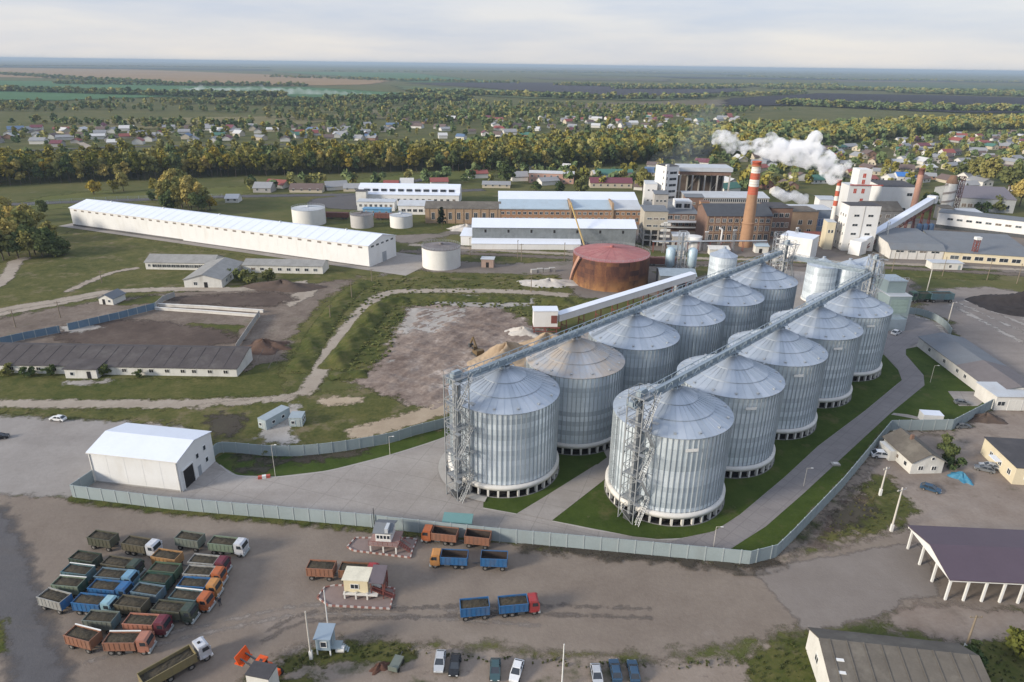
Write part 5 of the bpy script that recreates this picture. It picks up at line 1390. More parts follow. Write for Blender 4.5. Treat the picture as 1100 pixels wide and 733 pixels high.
ROWS = [
 ((111.2, 579.3), 'olive', None, 'dark olive loaded trailer in the back row, leftmost of all', (151.4, 585.6), 'white', 'dkol', 'olive truck with a white cab at the left of the back row'),
 ((204.3, 579.8), 'grgreen', None, 'grey green trailer in the back row, between the two white cabbed trucks', (244.3, 584.9), 'white', 'ltgreen', 'pale green truck with a white cab at the right of the back row'),
 ((92.4, 601.7), 'dgreen', None, 'dark grey olive trailer at the head of the left column', (131, 607.3), 'dgreen', 'dkol', 'all dark olive truck at the head of the left column'),
 ((84.7, 615.6), 'teal', None, 'grey teal trailer in the left column, second from its head', (124.7, 620), 'ltblue', 'bluegr', 'truck with a light blue cab and blue grey sides in the left column'),
 ((75, 628.9), 'ltgreen', 'dkgreen', 'faded light green trailer in the left column, next to the bright blue truck', (118.3, 632.7), 'blue', 'blue', 'all bright blue truck in the left column'),
 ((59.3, 644), 'grey', 'blue', 'pale grey trailer with a blue front board at the left end of the column', (101.8, 648), 'cyan', 'blue', 'blue truck with a pale cyan cab at the near end of the left column'),
 ((180, 599.6), 'tan', None, 'tan orange trailer at the head of the right column', (224, 604.7), 'maroon', 'grey', 'pale grey truck with a maroon cab at the head of the right column'),
 ((178, 613.6), 'green', None, 'mid green trailer behind the tan one in the right column', (219.3, 616.7), 'orange', 'grey', 'pale grey truck with an orange red cab in the right column'),
 ((168.4, 625), 'dkgreen', None, 'deep green trailer in the middle of the right column', (213.7, 629.4), 'amber', 'blue', 'blue truck with an amber orange cab in the right column'),
 ((159.8, 637), 'bluegr', None, 'blue grey trailer in the right column, nearest the bright blue cab', (204.8, 642.9), 'orange', 'teal', 'teal truck with an orange cab in the right column'),
 ((142.5, 650.5), 'dkol', None, 'olive brown trailer next to the pale cyan cab', (187, 655.6), 'dgreen', 'olive', 'grey olive truck with a dark green cab at the near end of the right column'),
 ((109.4, 666.5), 'grgreen', 'teal', 'grey green trailer in front of the trucks, left of the salmon one', (157.3, 669.6), 'maroon', 'salmon', 'salmon sided truck with a maroon cab'),
 ((89.6, 684.9), 'copper', 'brown', 'copper orange trailer with a white top rail, in the nearest row', (137.4, 688.7), 'salmon', 'copper', 'orange red truck with a white top rail, in the nearest row'),
]
for k, (a, c1, fr, la, b_, cc, bc, lb) in enumerate(ROWS):
    pa, pb = ground_at(*a), ground_at(*b_)
    d = pb - pa; az = math.atan2(d.y, d.x)
    tr_ = trailer(pa, az + random.uniform(-.06, .02) - (.16 if k in (5, 12) else 0), c1, la, True, .88, k, fr, 2.6)
    tk = truck(pb + Vector((math.cos(az), math.sin(az), 0)) * .2, az + random.uniform(-.02, .05) + (.09 if k == 12 else 0), cc, bc, lb, True, .89, k + 1)
    if k in (12, 9):
        m = MB(); m.beam((-3.6, 1.22, 2.86), (1.5, 1.22, 2.86), .18, .14); m.obj('top_rail', M_frame, tk)
        if k == 12: m = MB(); m.beam((-2.6, 1.22, 2.99), (2.6, 1.22, 2.99), .18, .14); m.obj('top_rail', M_frame, tr_)
    if k in (4, 3):
        m = MB(); m.beam((-2.6, 1.22, 2.98), (2.6, 1.22, 2.98), .14, .1); m.obj('top_rail', M_frame, tr_)
# trucks being weighed / leaving
def pair(a, b_, cab, cb, tb, la, lb, loaded, rev=False):
    pa, pb = ground_at(*a), ground_at(*b_); d = pa - pb; az = math.atan2(d.y, d.x)
    truck(pa, az, cab, cb, la, loaded, .89, 2); trailer(pb, az, tb, lb, loaded, .89, 3, None, 2.55)
pair((472.7, 573.3), (513.5, 577.6), 'orange', 'copper', 'copper', 'empty copper brown truck with an orange cab, next to the long fence', 'empty copper brown trailer next to the long fence', False)
pair((482.6, 598.5), (530.9, 600.6), 'amber', 'blue', 'blue', 'empty blue truck with an amber cab facing left', 'empty blue trailer behind the amber cabbed truck', False)
pair((557.3, 648.2), (509.9, 652.5), 'red', 'blue', 'blue', 'blue truck with a red cab leaving alone to the right', 'blue trailer behind the red cabbed truck', True)
pair((386, 613), (345.6, 611), 'red', 'brown', 'copper', 'brown loaded truck on the scales, behind the cream booth', 'copper brown loaded trailer left of the cream booth', True)
# long ochre tipper
pa, pb = ground_at(166, 726, 1.6), ground_at(211, 700.5, 1.6); d = pb - pa; az = math.atan2(d.y, d.x); mid = (pa + pb) / 2
t = thing('articulated_truck', 'long ochre tipper truck with a clean white cab, driving away alone', 'truck', mid, az); t.scale = (.92, .92, .92)
m = MB()
for y in (-.45, .45): m.box(-4.6, 4.6, y - .09, y + .09, .78, 1.06)
m.obj('chassis', M_darksteel, t)
c = part('cab', 'tr_cab', b_cab, [PC['white']], t, (3.1, 0, .12)); part('windscreen', 'tr_screen', b_screen, [M_glass], c); part('bumper', 'tr_bump', b_bumper, [M_frame], c)
for s_ in (-1, 1): part('side_window', 'tr_sw', b_sidewin, [M_glass], c, (0, s_ * 1.162, 0))
m = MB(); m.box(.4, .8, -.2, .2, 3.06, 3.2); m.obj('roof_hatch', M_dark, c)
m = MB(); bed(-5.0, 2.7, 1.24, 1.15, 2.65)(m); m.obj('cargo_bed', PC['ochre'], t)
m = MB(); heap(-5.0, 2.7, 1.24, 2.3, .2, 5)(m); m.obj('load', M_load, t)
for x in (-4.0, -2.7, -1.4, 1.7, 4.1):
    for s_ in (-1, 1): part('wheel', 'tr_wheel', b_wheel, [M_rubber, M_rim], t, (x, s_ * 1.0, .52))
# truck far right behind the fence
pa, pb = ground_at(990, 319.5, 1.6), ground_at(1009, 319.5, 1.6)
truck(pa, math.atan2((pa - pb).y, (pa - pb).x), 'dkgreen', 'dkgreen', 'green truck on the gravel beside the tall pale mast', True, 1.25, 1, None)
trailer(ground_at(1010, 320, 1.6), math.atan2((pa - pb).y, (pa - pb).x), 'teal', 'dark teal trailer parked behind the green truck', True, 1.25, 2, None, 3.4)

# ---------------------------------------------------------------- cars
def b_carbody(b):
    lo = [(-2.05, .32), (2.05, .32), (2.12, .55), (2.02, .78), (1.05, .93), (-1.55, .98), (-2.08, .86), (-2.12, .5)]
    n = len(lo)
    # two outlines: slightly narrower at the ends -> rounded plan
    def w(x): return .83 - .10 * max(0, abs(x) - 1.5) / .6
    vs = [(x, -w(x), z) for x, z in lo] + [(x, w(x), z) for x, z in lo]
    b.add(vs, [tuple(range(n)), tuple(range(n, 2 * n))[::-1]] + [(i, n + i, n + (i + 1) % n, (i + 1) % n) for i in range(n)])
    roof = [(-1.25, 1.44), (.25, 1.44)]
    b.add([(-1.25, -.62, 1.42), (.25, -.62, 1.42), (.25, .62, 1.42), (-1.25, .62, 1.42), (-1.12, -.56, 1.48), (.12, -.56, 1.48), (.12, .56, 1.48), (-1.12, .56, 1.48)], [(4, 5, 6, 7), (0, 1, 5, 4), (1, 2, 6, 5), (2, 3, 7, 6), (3, 0, 4, 7), (3, 2, 1, 0)])
    for s_ in (-1, 1):
        for (x0, x1) in ((-1.9, -1.25), (1.08, .25), (-.45, -.45)): b.beam((x0, s_ * .77, .95), (x1, s_ * .62, 1.43), .09, .08)
def b_cargl(b):
    b.add([(-1.86, -.75, .95), (1.05, -.75, .93), (1.05, .75, .93), (-1.86, .75, .95), (-1.25, -.61, 1.43), (.25, -.61, 1.43), (.25, .61, 1.43), (-1.25, .61, 1.43)], [(0, 1, 5, 4), (1, 2, 6, 5), (2, 3, 7, 6), (3, 0, 4, 7)])
def b_cwheel(b):
    b.tube((0, -.1, 0), (0, .1, 0), .31, n=16, m=0); b.tube((0, -.115, 0), (0, .115, 0), .19, n=10, m=1)
CARP = dict(silver=paint('silver_car_paint', (.42, .44, .46), .3), black=paint('black_car_paint', (.02, .022, .026), .25), white=paint('white_car_paint', (.66, .67, .68), .3),
            teal=paint('dark_teal_car_paint', (.045, .085, .095), .3), blue=paint('dark_blue_car_paint', (.035, .075, .13), .3), grey=paint('grey_car_paint', (.15, .16, .17), .3))
def car(px, py, az, col, label, sc=.9):
    p = ground_at(px, py, .7)
    t = thing('parked_car', label, 'car', p, math.radians(az), 'parked cars'); t.scale = (sc, sc, sc)
    part('body', 'car_body', b_carbody, [CARP[col]], t); part('windows', 'car_gl', b_cargl, [M_glass], t)
    for x in (-1.3, 1.32):
        for s_ in (-1, 1): part('wheel', 'car_wheel', b_cwheel, [M_rubber, M_rim], t, (x, s_ * .76, .31))
    for s_ in (-1, 1): part('headlight', 'car_hl', lambda b: b.box(-.03, .03, -.15, .15, -.06, .06), [M_frame], t, (2.1, s_ * .55, .64))
    return t
car(472.5, 709.5, -91, 'silver', 'silver car at the left end of the parked row at the bottom edge')
car(488.7, 713.5, -93, 'black', 'black car parked right beside the silver one, at the bottom edge')
car(532, 718.5, -90, 'teal', 'dark teal car parked just left of the white one, at the bottom edge')
car(555, 719.7, -104, 'white', 'white car parked askew at the bottom edge')
car(641, 724.5, -88, 'silver', 'silver car left of the two dark blue ones, at the bottom edge')
car(661, 719, 92, 'blue', 'dark blue car, left one of a pair at the bottom edge')
car(680.5, 720, 90, 'blue', 'dark blue car, right one of a pair at the bottom edge')
car(62, 449, 170, 'white', 'white car alone on the big paved yard')
car(-1, 468.5, 20, 'black', 'dark car cut by the left edge on the paved yard')
car(1000, 524, -35, 'blue', 'dark blue car on the dirt in front of the old white house')
car(1034, 457, 5, 'grey', 'dark grey car among the debris right of the fence')
car(1034, 432, -10, 'grey', 'grey car on the pad inside the fence, by the long grey roofed store')
car(948, 488.5, -8, 'white', 'white van-like car on the dirt close to the fence corner', 1.15)
car(963, 357, 40, 'white', 'white car at the foot of the grey green intake building', 1.1)
car(1063, 500, 160, 'silver', 'pale car beside the cream building with the dark flat roof')
car(1058, 503, 150, 'grey', 'dark car beside the cream building, left of the pale car')
# bits of machinery
def excavator(pos, az, col, label, boom=True, name='excavator'):
    t = thing(name, label, 'excavator' if name == 'excavator' else 'loader', pos, az)
    for y in (-1.0, 1.0):
        m = MB(); m.ext([(-1.7, .0), (1.7, .0), (2.0, .4), (1.7, .85), (-1.7, .85), (-2.0, .4)], y - .3, y + .3, 'y'); m.obj('track', M_darksteel, t)
    m = MB(); m.box(-1.9, 1.1, -1.2, 1.2, .95, 1.9); m.box(-1.9, -.5, -1.2, 1.2, 1.9, 2.3); m.obj('body', col, t)
    m = MB(); m.box(0, 1.3, .2, 1.25, 1.9, 3.0); m.obj('cab', col, t)
    m = MB(); m.box(.15, 1.34, .3, 1.29, 2.15, 2.85); m.obj('cab_window', M_glass, t)
    m = MB(); m.beam((.9, -.3, 1.8), (3.6, -.3, 4.6), .45, .6); m.obj('boom', col, t)
    m = MB(); m.beam((3.5, -.3, 4.6), (5.2, -.3, 2.0), .35, .45); m.obj('arm', col, t)
    m = MB(); m.ext([(4.6, 2.1), (5.6, 2.0), (5.9, 1.2), (5.0, .8), (4.7, 1.2)], -.9, .3, 'y'); m.obj('bucket', M_darksteel, t)
    return t
excavator(ground_at(513, 379, 1), math.radians(120), pm('dull_yellow_paint', (.13, .09, .045), .7), 'dull yellow excavator working in the excavated pit')
p = ground_at(286, 717, 1.8)
t = thing('orange_loader', 'bright orange tractor with a raised orange blade, behind the small white shed', 'tractor', p, math.radians(-18)); t.scale = (.9, .9, .9)
M_or = pm('bright_orange_paint', (.62, .085, .012), .45, var=.1)
m = MB(); m.box(-.4, 2.2, -.55, .55, 1.0, 1.9); m.obj('bonnet', M_or, t)
m = MB(); m.ext([(-1.6, 1.2), (-.3, 1.2), (-.35, 2.9), (-1.5, 2.9)], -.85, .85, 'y'); m.obj('cab', M_dark, t)
m = MB(); m.box(-1.7, -.2, -1.0, 1.0, 2.9, 3.1); m.box(-1.9, .2, -1.25, -.75, 1.55, 1.8); m.box(-1.9, .2, .75, 1.25, 1.55, 1.8); m.obj('roof_and_fenders', M_or, t)
for x, rr in ((-1.2, .85), (1.5, .6)):
    for y in (-1.05, 1.05): m = MB(); m.tube((x, y - .25, rr), (x, y + .25, rr), rr, n=18); m.obj('wheel', M_rubber, t)
m = MB(); m.beam((-1.3, -.6, 1.8), (-4.2, -.6, 2.9), .2); m.beam((-1.3, .6, 1.8), (-4.2, .6, 2.9), .2); m.beam((.6, 0, 1.9), (-1.0, 0, 3.3), .3); m.obj('lift_arm', M_darksteel, t)
m = MB(); m.add([(-3.9, -1.3, 2.3), (-4.5, -1.3, 3.7), (-4.5, 1.3, 3.7), (-3.9, 1.3, 2.3), (-4.05, -1.3, 2.3), (-4.65, -1.3, 3.7), (-4.65, 1.3, 3.7), (-4.05, 1.3, 2.3)], [(0, 3, 2, 1), (4, 5, 6, 7), (0, 1, 5, 4), (1, 2, 6, 5), (2, 3, 7, 6), (3, 0, 4, 7)])
m.box(-4.9, -3.4, -1.2, 1.2, 2.15, 2.3); m.obj('blade', M_or, t)
# heaps, debris
def heap_obj(name, A, rx, ry, h, mat, label, cat, seed=1, rz=0, pw=1.3):
    p = G(*A); rnd = random.Random(seed); n = 26; k = 40; vs = []
    ph = [(rnd.uniform(0, 6.28), rnd.uniform(.04, .14)) for _ in range(6)]
    for j in range(n + 1):
        f = j / n
        for i in range(k):
            a = 2 * PI * i / k
            w = 1 + sum(am * math.sin((q + 2) * a + p0) for q, (p0, am) in enumerate(ph))
            zz = h * (1 - f ** pw) * (1 + .25 * math.sin(3 * a + f * 5 + ph[0][0])) + rnd.uniform(-.05, .05) * h
            vs.append((math.cos(a) * f * rx * w, math.sin(a) * f * ry * w, max(0.02, zz) if j < n else 0.0))
    fs = [(j * k + i, j * k + (i + 1) % k, (j + 1) * k + (i + 1) % k, (j + 1) * k + i) for j in range(n) for i in range(k)]
    m = MB(); m.add(vs, fs, smooth=True); o = m.obj(name, mat, None, (p.x, p.y, 0), rz)
    return tag(o, label, cat)
M_sand = pm('tan_sand', (.36, .27, .18), .95, var=.15, scale=.3, stain=(.24, .19, .14), samt=.4)
M_earth = pm('brown_earth', (.085, .062, .050), .95, var=.25, scale=.5)
M_coal = pm('black_heap', (.030, .026, .027), .95, var=.3, scale=.5)
M_chalk = pm('pale_rubble', (.46, .43, .39), .95, var=.25, scale=.6, stain=(.25, .22, .19), samt=.6)
heap_obj('sand_pile', (543, 390), 14, 8, 5.2, M_sand, 'big tan sand pile behind the nearest left silo', 'sand pile', 2, .5)
heap_obj('sand_pile', (586, 372), 11, 6, 3.6, M_sand, 'smaller tan sand pile below the white box of the covered conveyor', 'sand pile', 3, .4)
heap_obj('rubble_pile', (561, 358.5), 6, 3.4, 2.0, M_chalk, 'pile of pale rubble left of the conveyor box on the red frame', 'rubble', 5)
heap_obj('earth_mound', (303, 309), 15, 6, 2.6, M_earth, 'long dark earth mound beside the low white buildings', 'mound', 4, -.1)
heap_obj('earth_mound', (283, 374), 8, 5, 2.4, pm('reddish_earth', (.105, .065, .048), .95, var=.25), 'reddish earth mound behind the end of the dark barn', 'mound', 6)
heap_obj('black_heap', (1101, 333), 17, 11, 6.5, M_coal, 'big black heap by the railway at the right edge', 'heap', 7, -.5, 1.0)
heap_obj('rubble_pile', (590, 305), 12, 6, 1.8, M_chalk, 'flat pile of grey rubble left of the huge rusty tank', 'rubble', 8)
heap_obj('rubble_pile', (500, 247), 9, 5, 2.6, M_chalk, 'pale rubble pile right of the dark conifer', 'rubble', 9)
heap_obj('scrap_pile', (1058, 451), 5, 2.4, 1.6, M_earth, 'brown scrap pile outside the fence by the white garage', 'scrap', 10)
heap_obj('tarpaulin_heap', (1032, 514), 1.5, 2.6, 1.3, pm('blue_tarpaulin', (.04, .17, .27), .5, var=.2, scale=1.0), 'bright blue tarpaulin heap beside the old white house', 'tarpaulin', 11, .3)
heap_obj('rust_heap', (408, 718), 1.5, .9, .8, pm('rust_heap', (.10, .05, .035), .95, var=.3), 'rusty brown heap among the weeds at the bottom edge', 'scrap', 12, .8)
# derelict vehicle in the weeds
p = G(426, 716); t = thing('derelict_cart', 'old grey green cart among the weeds, right of the rusty heap', 'cart', p, math.radians(75)); t.scale = (.75, .75, .75)
m = MB(); m.box(-1.8, 1.6, -.9, .9, .6, 1.2); m.box(-1.8, -1.7, -.9, .9, 1.2, 1.7); m.obj('body', PC['grgreen'], t)
for x in (-1.1, 1.0):
    for y in (-.9, .9): m = MB(); m.tube((x, y - .12, .42), (x, y + .12, .42), .42, n=14); m.obj('wheel', M_rubber, t)
m = MB(); m.beam((1.6, 0, .7), (3.2, .2, .5), .12); m.obj('drawbar', M_darksteel, t)
p = G(284, 514); t = thing('red_barrier', 'red and white barrier lying on the edge of the lawn by the hangar', 'barrier', p, .3)
m = MB(); m.box(-1.2, 1.2, -.3, .3, 0, .7); m.obj('block', paint('red_barrier', (.45, .10, .07)), t)
m = MB(); m.box(-.4, .4, -.32, .32, .05, .72); m.obj('white_band', M_frame, t)
p = G(366, 700); t = thing('white_barrel', 'pale round barrel on the weeds right of the stilted kiosk', 'barrel', p)
m = MB(); m.tube((-.6, 0, .5), (.6, 0, .5), .5, n=18); m.obj('drum', M_tankw, t)
m = MB(); m.box(-.5, .5, -.4, .4, 0, .18); m.obj('cradle', M_darksteel, t)
p = G(906, 528 - 30); t = thing('manhole_block', 'small pale concrete block on the narrow lawn beside the paved road', 'block', G(897, 500))
m = MB(); m.box(-.9, .9, -.6, .6, 0, .5); m.obj('block', M_conc, t)
m = MB(); m.box(-.5, .5, -.35, .35, .5, .62); m.obj('lid', M_concw, t)
# people by the orange cabs
def person(px, py, az, top, trousers, label):
    v = G(px, py)
    t = tag(None or bpy.data.objects.new('person', None), label, 'person', 'people by the trucks'); COL.objects.link(t); t.location = v; t.rotation_euler = (0, 0, az)
    J = [((0, 0, .95), .15), ((0, 0, 1.15), .145), ((0, 0, 1.38), .17), ((0, 0, 1.5), .07), ((.02, 0, 1.62), .105), ((.02, 0, 1.74), .09),
         ((0, .1, .9), .10), ((.03, .12, .5), .07), ((0, .13, .08), .05), ((.14, .14, .04), .04), ((0, -.1, .9), .10), ((-.03, -.12, .5), .07), ((-.06, -.13, .08), .05), ((.08, -.14, .04), .04),
         ((0, .21, 1.4), .065), ((-.02, .27, 1.12), .05), ((.08, .27, .88), .04), ((.12, .26, .80), .035), ((0, -.21, 1.4), .065), ((-.02, -.27, 1.12), .05), ((.1, -.26, .9), .04), ((.14, -.25, .82), .035)]
    E_ = [(0, 1), (1, 2), (2, 3), (3, 4), (4, 5), (0, 6), (6, 7), (7, 8), (8, 9), (0, 10), (10, 11), (11, 12), (12, 13), (2, 14), (14, 15), (15, 16), (16, 17), (2, 18), (18, 19), (19, 20), (20, 21)]
    me = bpy.data.meshes.new('person_body'); me.from_pydata([j[0] for j in J], E_, [])
    sv = me.skin_vertices.new() if hasattr(me.skin_vertices, 'new') and not me.skin_vertices else None
    o = link('body', me, t)
    md = o.modifiers.new('skin', 'SKIN')
    if me.skin_vertices:
        for i, (_, rr) in enumerate(J): me.skin_vertices[0].data[i].radius = (rr, rr)
        me.skin_vertices[0].data[0].use_root = True
    o.modifiers.new('sub', 'SUBSURF').levels = 1; o.modifiers['sub'].render_levels = 1
    s = N('person_' + top[0]); co = s.objco(); sx = s.t.nodes.new('ShaderNodeSeparateXYZ'); s.l(co, sx.inputs[0])
    nd = s.t.nodes.new('ShaderNodeValToRGB'); nd.color_ramp.interpolation = 'CONSTANT'
    el = nd.color_ramp.elements; el[0].position = 0; el[0].color = (.02, .02, .02, 1); el[1].position = .05; el[1].color = (*trousers, 1)
    for ps, c in ((.50, top[1]), (.80, (.38, .22, .16)), (.905, (.06, .045, .035))):
        e = el.new(ps); e.color = (*c, 1)
    s.l(s.math('DIVIDE', sx.outputs[2], 1.9), nd.inputs[0])
    me.materials.append(s.finish(nd.outputs[0], .85))
    return t
person(236.8, 651, 2.6, ('dark', (.03, .034, .045)), (.05, .055, .07), 'person in dark clothes standing in front of the orange cabs')
person(229.5, 648.5, -.4, ('light', (.45, .47, .50)), (.04, .045, .06), 'person in a pale top standing close to the orange cab')
# ---------------------------------------------------------------- ground materials (linear base colours)
GRASS = [(0.042, 0.049, 0.015), (0.070, 0.077, 0.024), (0.106, 0.101, 0.035), (0.149, 0.128, 0.055)]
M_base = ground_mat('meadow_ground', [(0.046, 0.057, 0.019), (0.074, 0.084, 0.027), (0.111, 0.105, 0.040), (0.152, 0.130, 0.063)], spots=[((.20, .165, .12), .035, .60, 5)])
M_gfar = ground_mat('pasture_ground', [(0.069, 0.088, 0.025), (0.101, 0.109, 0.033), (0.142, 0.129, 0.046)], scales=(.006, .03, .3), feather=(4, 18, .05))
M_grass = ground_mat('rough_grass', GRASS, lo=.35, hi=.62, scales=(.03, .22, 1.2), w=(.32, .38, .30), feather=(1.5, 5, .28), spots=[((.19, .15, .105), .11, .55, 5), ((.028, .034, .016), .45, .60, 4)])
M_grassd = ground_mat('thick_grass', [(0.033, 0.042, 0.013), (0.057, 0.069, 0.018), (0.090, 0.090, 0.029), (0.134, 0.119, 0.048)], scales=(.05, .3, 1.3), w=(.32, .38, .30), lo=.34, hi=.64, feather=(1.2, 3, .4), spots=[((.165, .135, .095), .16, .60, 5), ((.022, .028, .013), .5, .60, 4)])
M_lawn = ground_mat('lawn_grass', [(0.025, 0.041, 0.009), (0.038, 0.060, 0.012), (0.055, 0.079, 0.017), (0.078, 0.094, 0.026)], scales=(.06, .35, 2.2), spots=[((.12, .10, .05), .13, .56, 4), ((.15, .125, .08), .45, .64, 5), ((.024, .026, .016), .3, .62, 4)])
M_dirt = ground_mat('bare_earth', [(.085, .066, .054), (.130, .103, .084), (.185, .150, .122), (.25, .21, .175)], scales=(.03, .2, 1.2), w=(.34, .38, .28), lo=.34, hi=.64, feather=(2.5, 7, .16), spots=[((.062, .070, .032), .10, .57, 5), ((.07, .05, .042), .05, .58, 4)])
M_pit = ground_mat('pit_earth', [(0.111, 0.083, 0.069), (0.182, 0.140, 0.117), (0.267, 0.215, 0.179), (0.442, 0.384, 0.338)], scales=(.04, .2, 1.0), w=(.34, .38, .28), lo=.36, hi=.63, feather=(2.5, 7, .2), streak=((.125, .095, .08), .3, .2, .05, .35))
M_white = M_white
M_chalkg = ground_mat('pale_hardstanding', [(.24, .215, .19), (.34, .315, .285), (.44, .415, .385)], scales=(.05, .3, 1.5), feather=(1.5, 5, .25), spots=[((.17, .14, .115), .12, .56, 5)])
M_track = ground_mat('dirt_track', [(.24, .20, .158), (.32, .275, .225), (.40, .35, .29)], scales=(.05, .3, 1.5), feather=(1.0, 2.4, .35), spots=[((.075, .08, .036), .25, .66, 5)])
M_sandg = ground_mat('sandy_strip', [(.27, .21, .15), (.36, .29, .21), (.43, .36, .27)], scales=(.05, .3, 1.5), feather=(1.2, 3, .4))
M_yard = ground_mat('truck_yard_gravel', [(0.140, 0.115, 0.093), (0.181, 0.149, 0.123), (0.223, 0.187, 0.154), (0.268, 0.228, 0.194)], scales=(.022, .12, 1.4), w=(.45, .35, .2), feather=(2, 4, .25),
                    streak=((.128, .108, .094), .09, -.08, .013, .16), spots=[((.28, .245, .22), .045, .58, 3), ((.15, .124, .107), .02, .58, 3)])
M_pave = ground_mat('yard_concrete', [(.215, .192, .172), (.268, .243, .221), (.32, .295, .272), (.37, .345, .32)], scales=(.03, .14, 1.2), streak=((.18, .16, .148), .22, .35, .02, .2), joints=(6.0, .33, (.18, .162, .147), .45), spots=[((.17, .15, .135), .07, .60, 4)])
M_pavel = ground_mat('big_yard_concrete', [(.20, .182, .167), (.25, .23, .213), (.30, .279, .26), (.35, .328, .307)], scales=(.02, .11, 1.0), feather=(1.5, 3, .3), streak=((.15, .138, .13), .2, .1, .03, .12), spots=[((.155, .135, .118), .03, .55, 4)])
M_asph = ground_mat('worn_asphalt', [(.078, .076, .080), (.100, .097, .100), (.125, .12, .12)], scales=(.03, .2, 1.5), feather=(2.5, 3, .2), streak=((.12, .108, .10), .3, 1.2, .03, .35))
M_pavers = ground_mat('paved_road', [(0.182, 0.168, 0.165), (0.220, 0.203, 0.198), (0.258, 0.239, 0.232)], scales=(.04, .3, 2.5), streak=((.125, .115, .12), .2, .79, .03, .4), joints=(3.0, .79, (.12, .11, .113), .35))
M_kerb = pm('kerb_stone', (.36, .34, .32), .9, var=.15)
M_rail = ground_mat('railway_ballast', [(.10, .08, .066), (.14, .115, .095), (.19, .165, .14)], scales=(.04, .3, 1.5), feather=(1.5, 3, .3))
M_verge = ground_mat('weedy_verge', [(.16, .128, .102), (.225, .185, .152), (.29, .245, .205)], scales=(.05, .3, 1.8), feather=(2, 4, .3), spots=[((.055, .062, .028), .12, .52, 7), ((.08, .06, .05), .4, .60, 5)])

# one sheet to the horizon
tk = [-60000, -30000, -16000, -9000, -5000, -2800, -1600] + list(range(-1000, 1001, 100)) + [1600, 2800, 5000, 9000, 16000, 30000, 60000]
ty = [-3000, -1000, -400] + list(range(0, 1601, 100)) + [2000, 2600, 3500, 5000, 7000, 10000, 15000, 22000, 32000, 45000, 60000]
b = MB(); nx = len(tk)
b.add([(x, y, 0) for y in ty for x in tk], [(j * nx + i, j * nx + i + 1, (j + 1) * nx + i + 1, (j + 1) * nx + i) for j in range(len(ty) - 1) for i in range(nx - 1)])
o = b.obj('ground', M_base); o['kind'] = 'structure'

Z = [0.01]
def nz_():
    Z[0] += .008; return Z[0]
def zgroup(k): Z[0] = .010 + .0013 * k
def Pz(name, pts, mat, margin=3, cell=1.6, **k): return patch(name, pts, mat, nz_(), margin, cell, **k)
# pasture beyond the works and in the left middle
Pz('pasture', [(-60, 233), (0, 222), (60, 208), (200, 203), (330, 196), (480, 184), (530, 184), (520, 193), (300, 202), (262, 208), (230, 216), (100, 218), (30, 228), (-60, 250)], M_gfar, 12, 6)
Pz('meadow', [(-60, 310), (0, 283), (80, 246), (160, 258), (390, 296), (440, 290), (470, 296), (430, 306), (405, 312), (340, 318), (210, 312), (150, 318), (70, 324), (0, 338), (-60, 345)], M_grass, 4, 2)
Pz('bare_earth', [(-60, 352), (0, 341), (80, 328), (150, 318), (215, 313), (330, 306), (385, 298), (345, 330), (322, 350), (300, 392), (272, 400), (240, 378), (-60, 374)], M_dirt, 5, 1.5)
Pz('grass_patch', [(125, 326), (160, 318), (178, 318), (170, 325), (130, 329)], M_grassd, 3, 1)
Pz('grass_patch', [(178, 356), (205, 347), (262, 350), (250, 366), (215, 372), (160, 374)], M_grassd, 4, 1)
Pz('meadow', [(-60, 402), (0, 397), (70, 408), (255, 406), (276, 392), (310, 388), (340, 400), (330, 424), (200, 429), (0, 431), (-60, 432)], M_grassd, 4, 1.4)
Pz('chalk_patch', [(72, 409), (118, 409), (116, 413), (74, 413)], M_chalkg, 2, .8)
Pz('bank_grass', [(300, 400), (322, 352), (352, 318), (395, 300), (440, 292), (600, 296), (618, 316), (560, 318), (500, 316), (440, 318), (425, 330), (408, 360), (392, 395), (372, 408), (350, 405), (330, 425), (308, 428)], M_grass, 4, 1.4)
Pz('bank_grass', [(352, 402), (376, 366), (400, 332), (418, 318), (448, 315), (560, 319), (640, 325), (600, 345), (580, 360), (560, 350), (530, 333), (440, 330), (425, 345), (414, 388), (395, 400), (378, 408)], M_grassd, 3, 1.2)
def pit_relief(X, Y, D):
    n = np.sin(X * .55 + np.sin(Y * .3) * 2) * np.sin(Y * .6 + 1.3) + .7 * np.sin(X * 1.3 + Y * .8) * np.sin(Y * 1.5 - X * .4) + .5 * np.sin(X * 2.4 - Y * 1.9 + 2)
    return np.clip(D / 6, 0, 1) * np.clip(n + .3, 0, 2.2) * .34
# excavated pit and its pale floor
Pz('pit', [(436, 331), (470, 328), (535, 330), (578, 352), (612, 366), (600, 395), (540, 410), (500, 430), (462, 446), (430, 432), (388, 416), (376, 410), (412, 390), (424, 364)], M_pit, 4, .9, hfun=pit_relief)
Pz('chalk_floor', [(441, 332), (500, 332), (498, 340), (486, 350), (470, 358), (440, 356), (430, 362), (434, 345)], M_chalkg, 3, .9, hfun=lambda X, Y, D: pit_relief(X, Y, D * 0 + 9) * .55 + .05)
Pz('chalk_bank', [(464, 319.5), (500, 318), (540, 320), (572, 321), (570, 329), (536, 331), (500, 330), (468, 326)], M_chalkg, 2, .8)
Pz('chalk_floor', [(418, 388), (428, 382), (424, 388), (412, 392)], M_chalkg, 2, .8)
Z[0] = .10
Pz('chalk_streak', [(-60, 346), (0, 334), (60, 322), (108, 315), (112, 318), (70, 327), (20, 336), (-60, 352)], M_track, 3, 1)
Pz('chalk_streak', [(300, 322), (330, 310), (344, 306), (336, 318), (312, 330)], M_track, 3, 1)
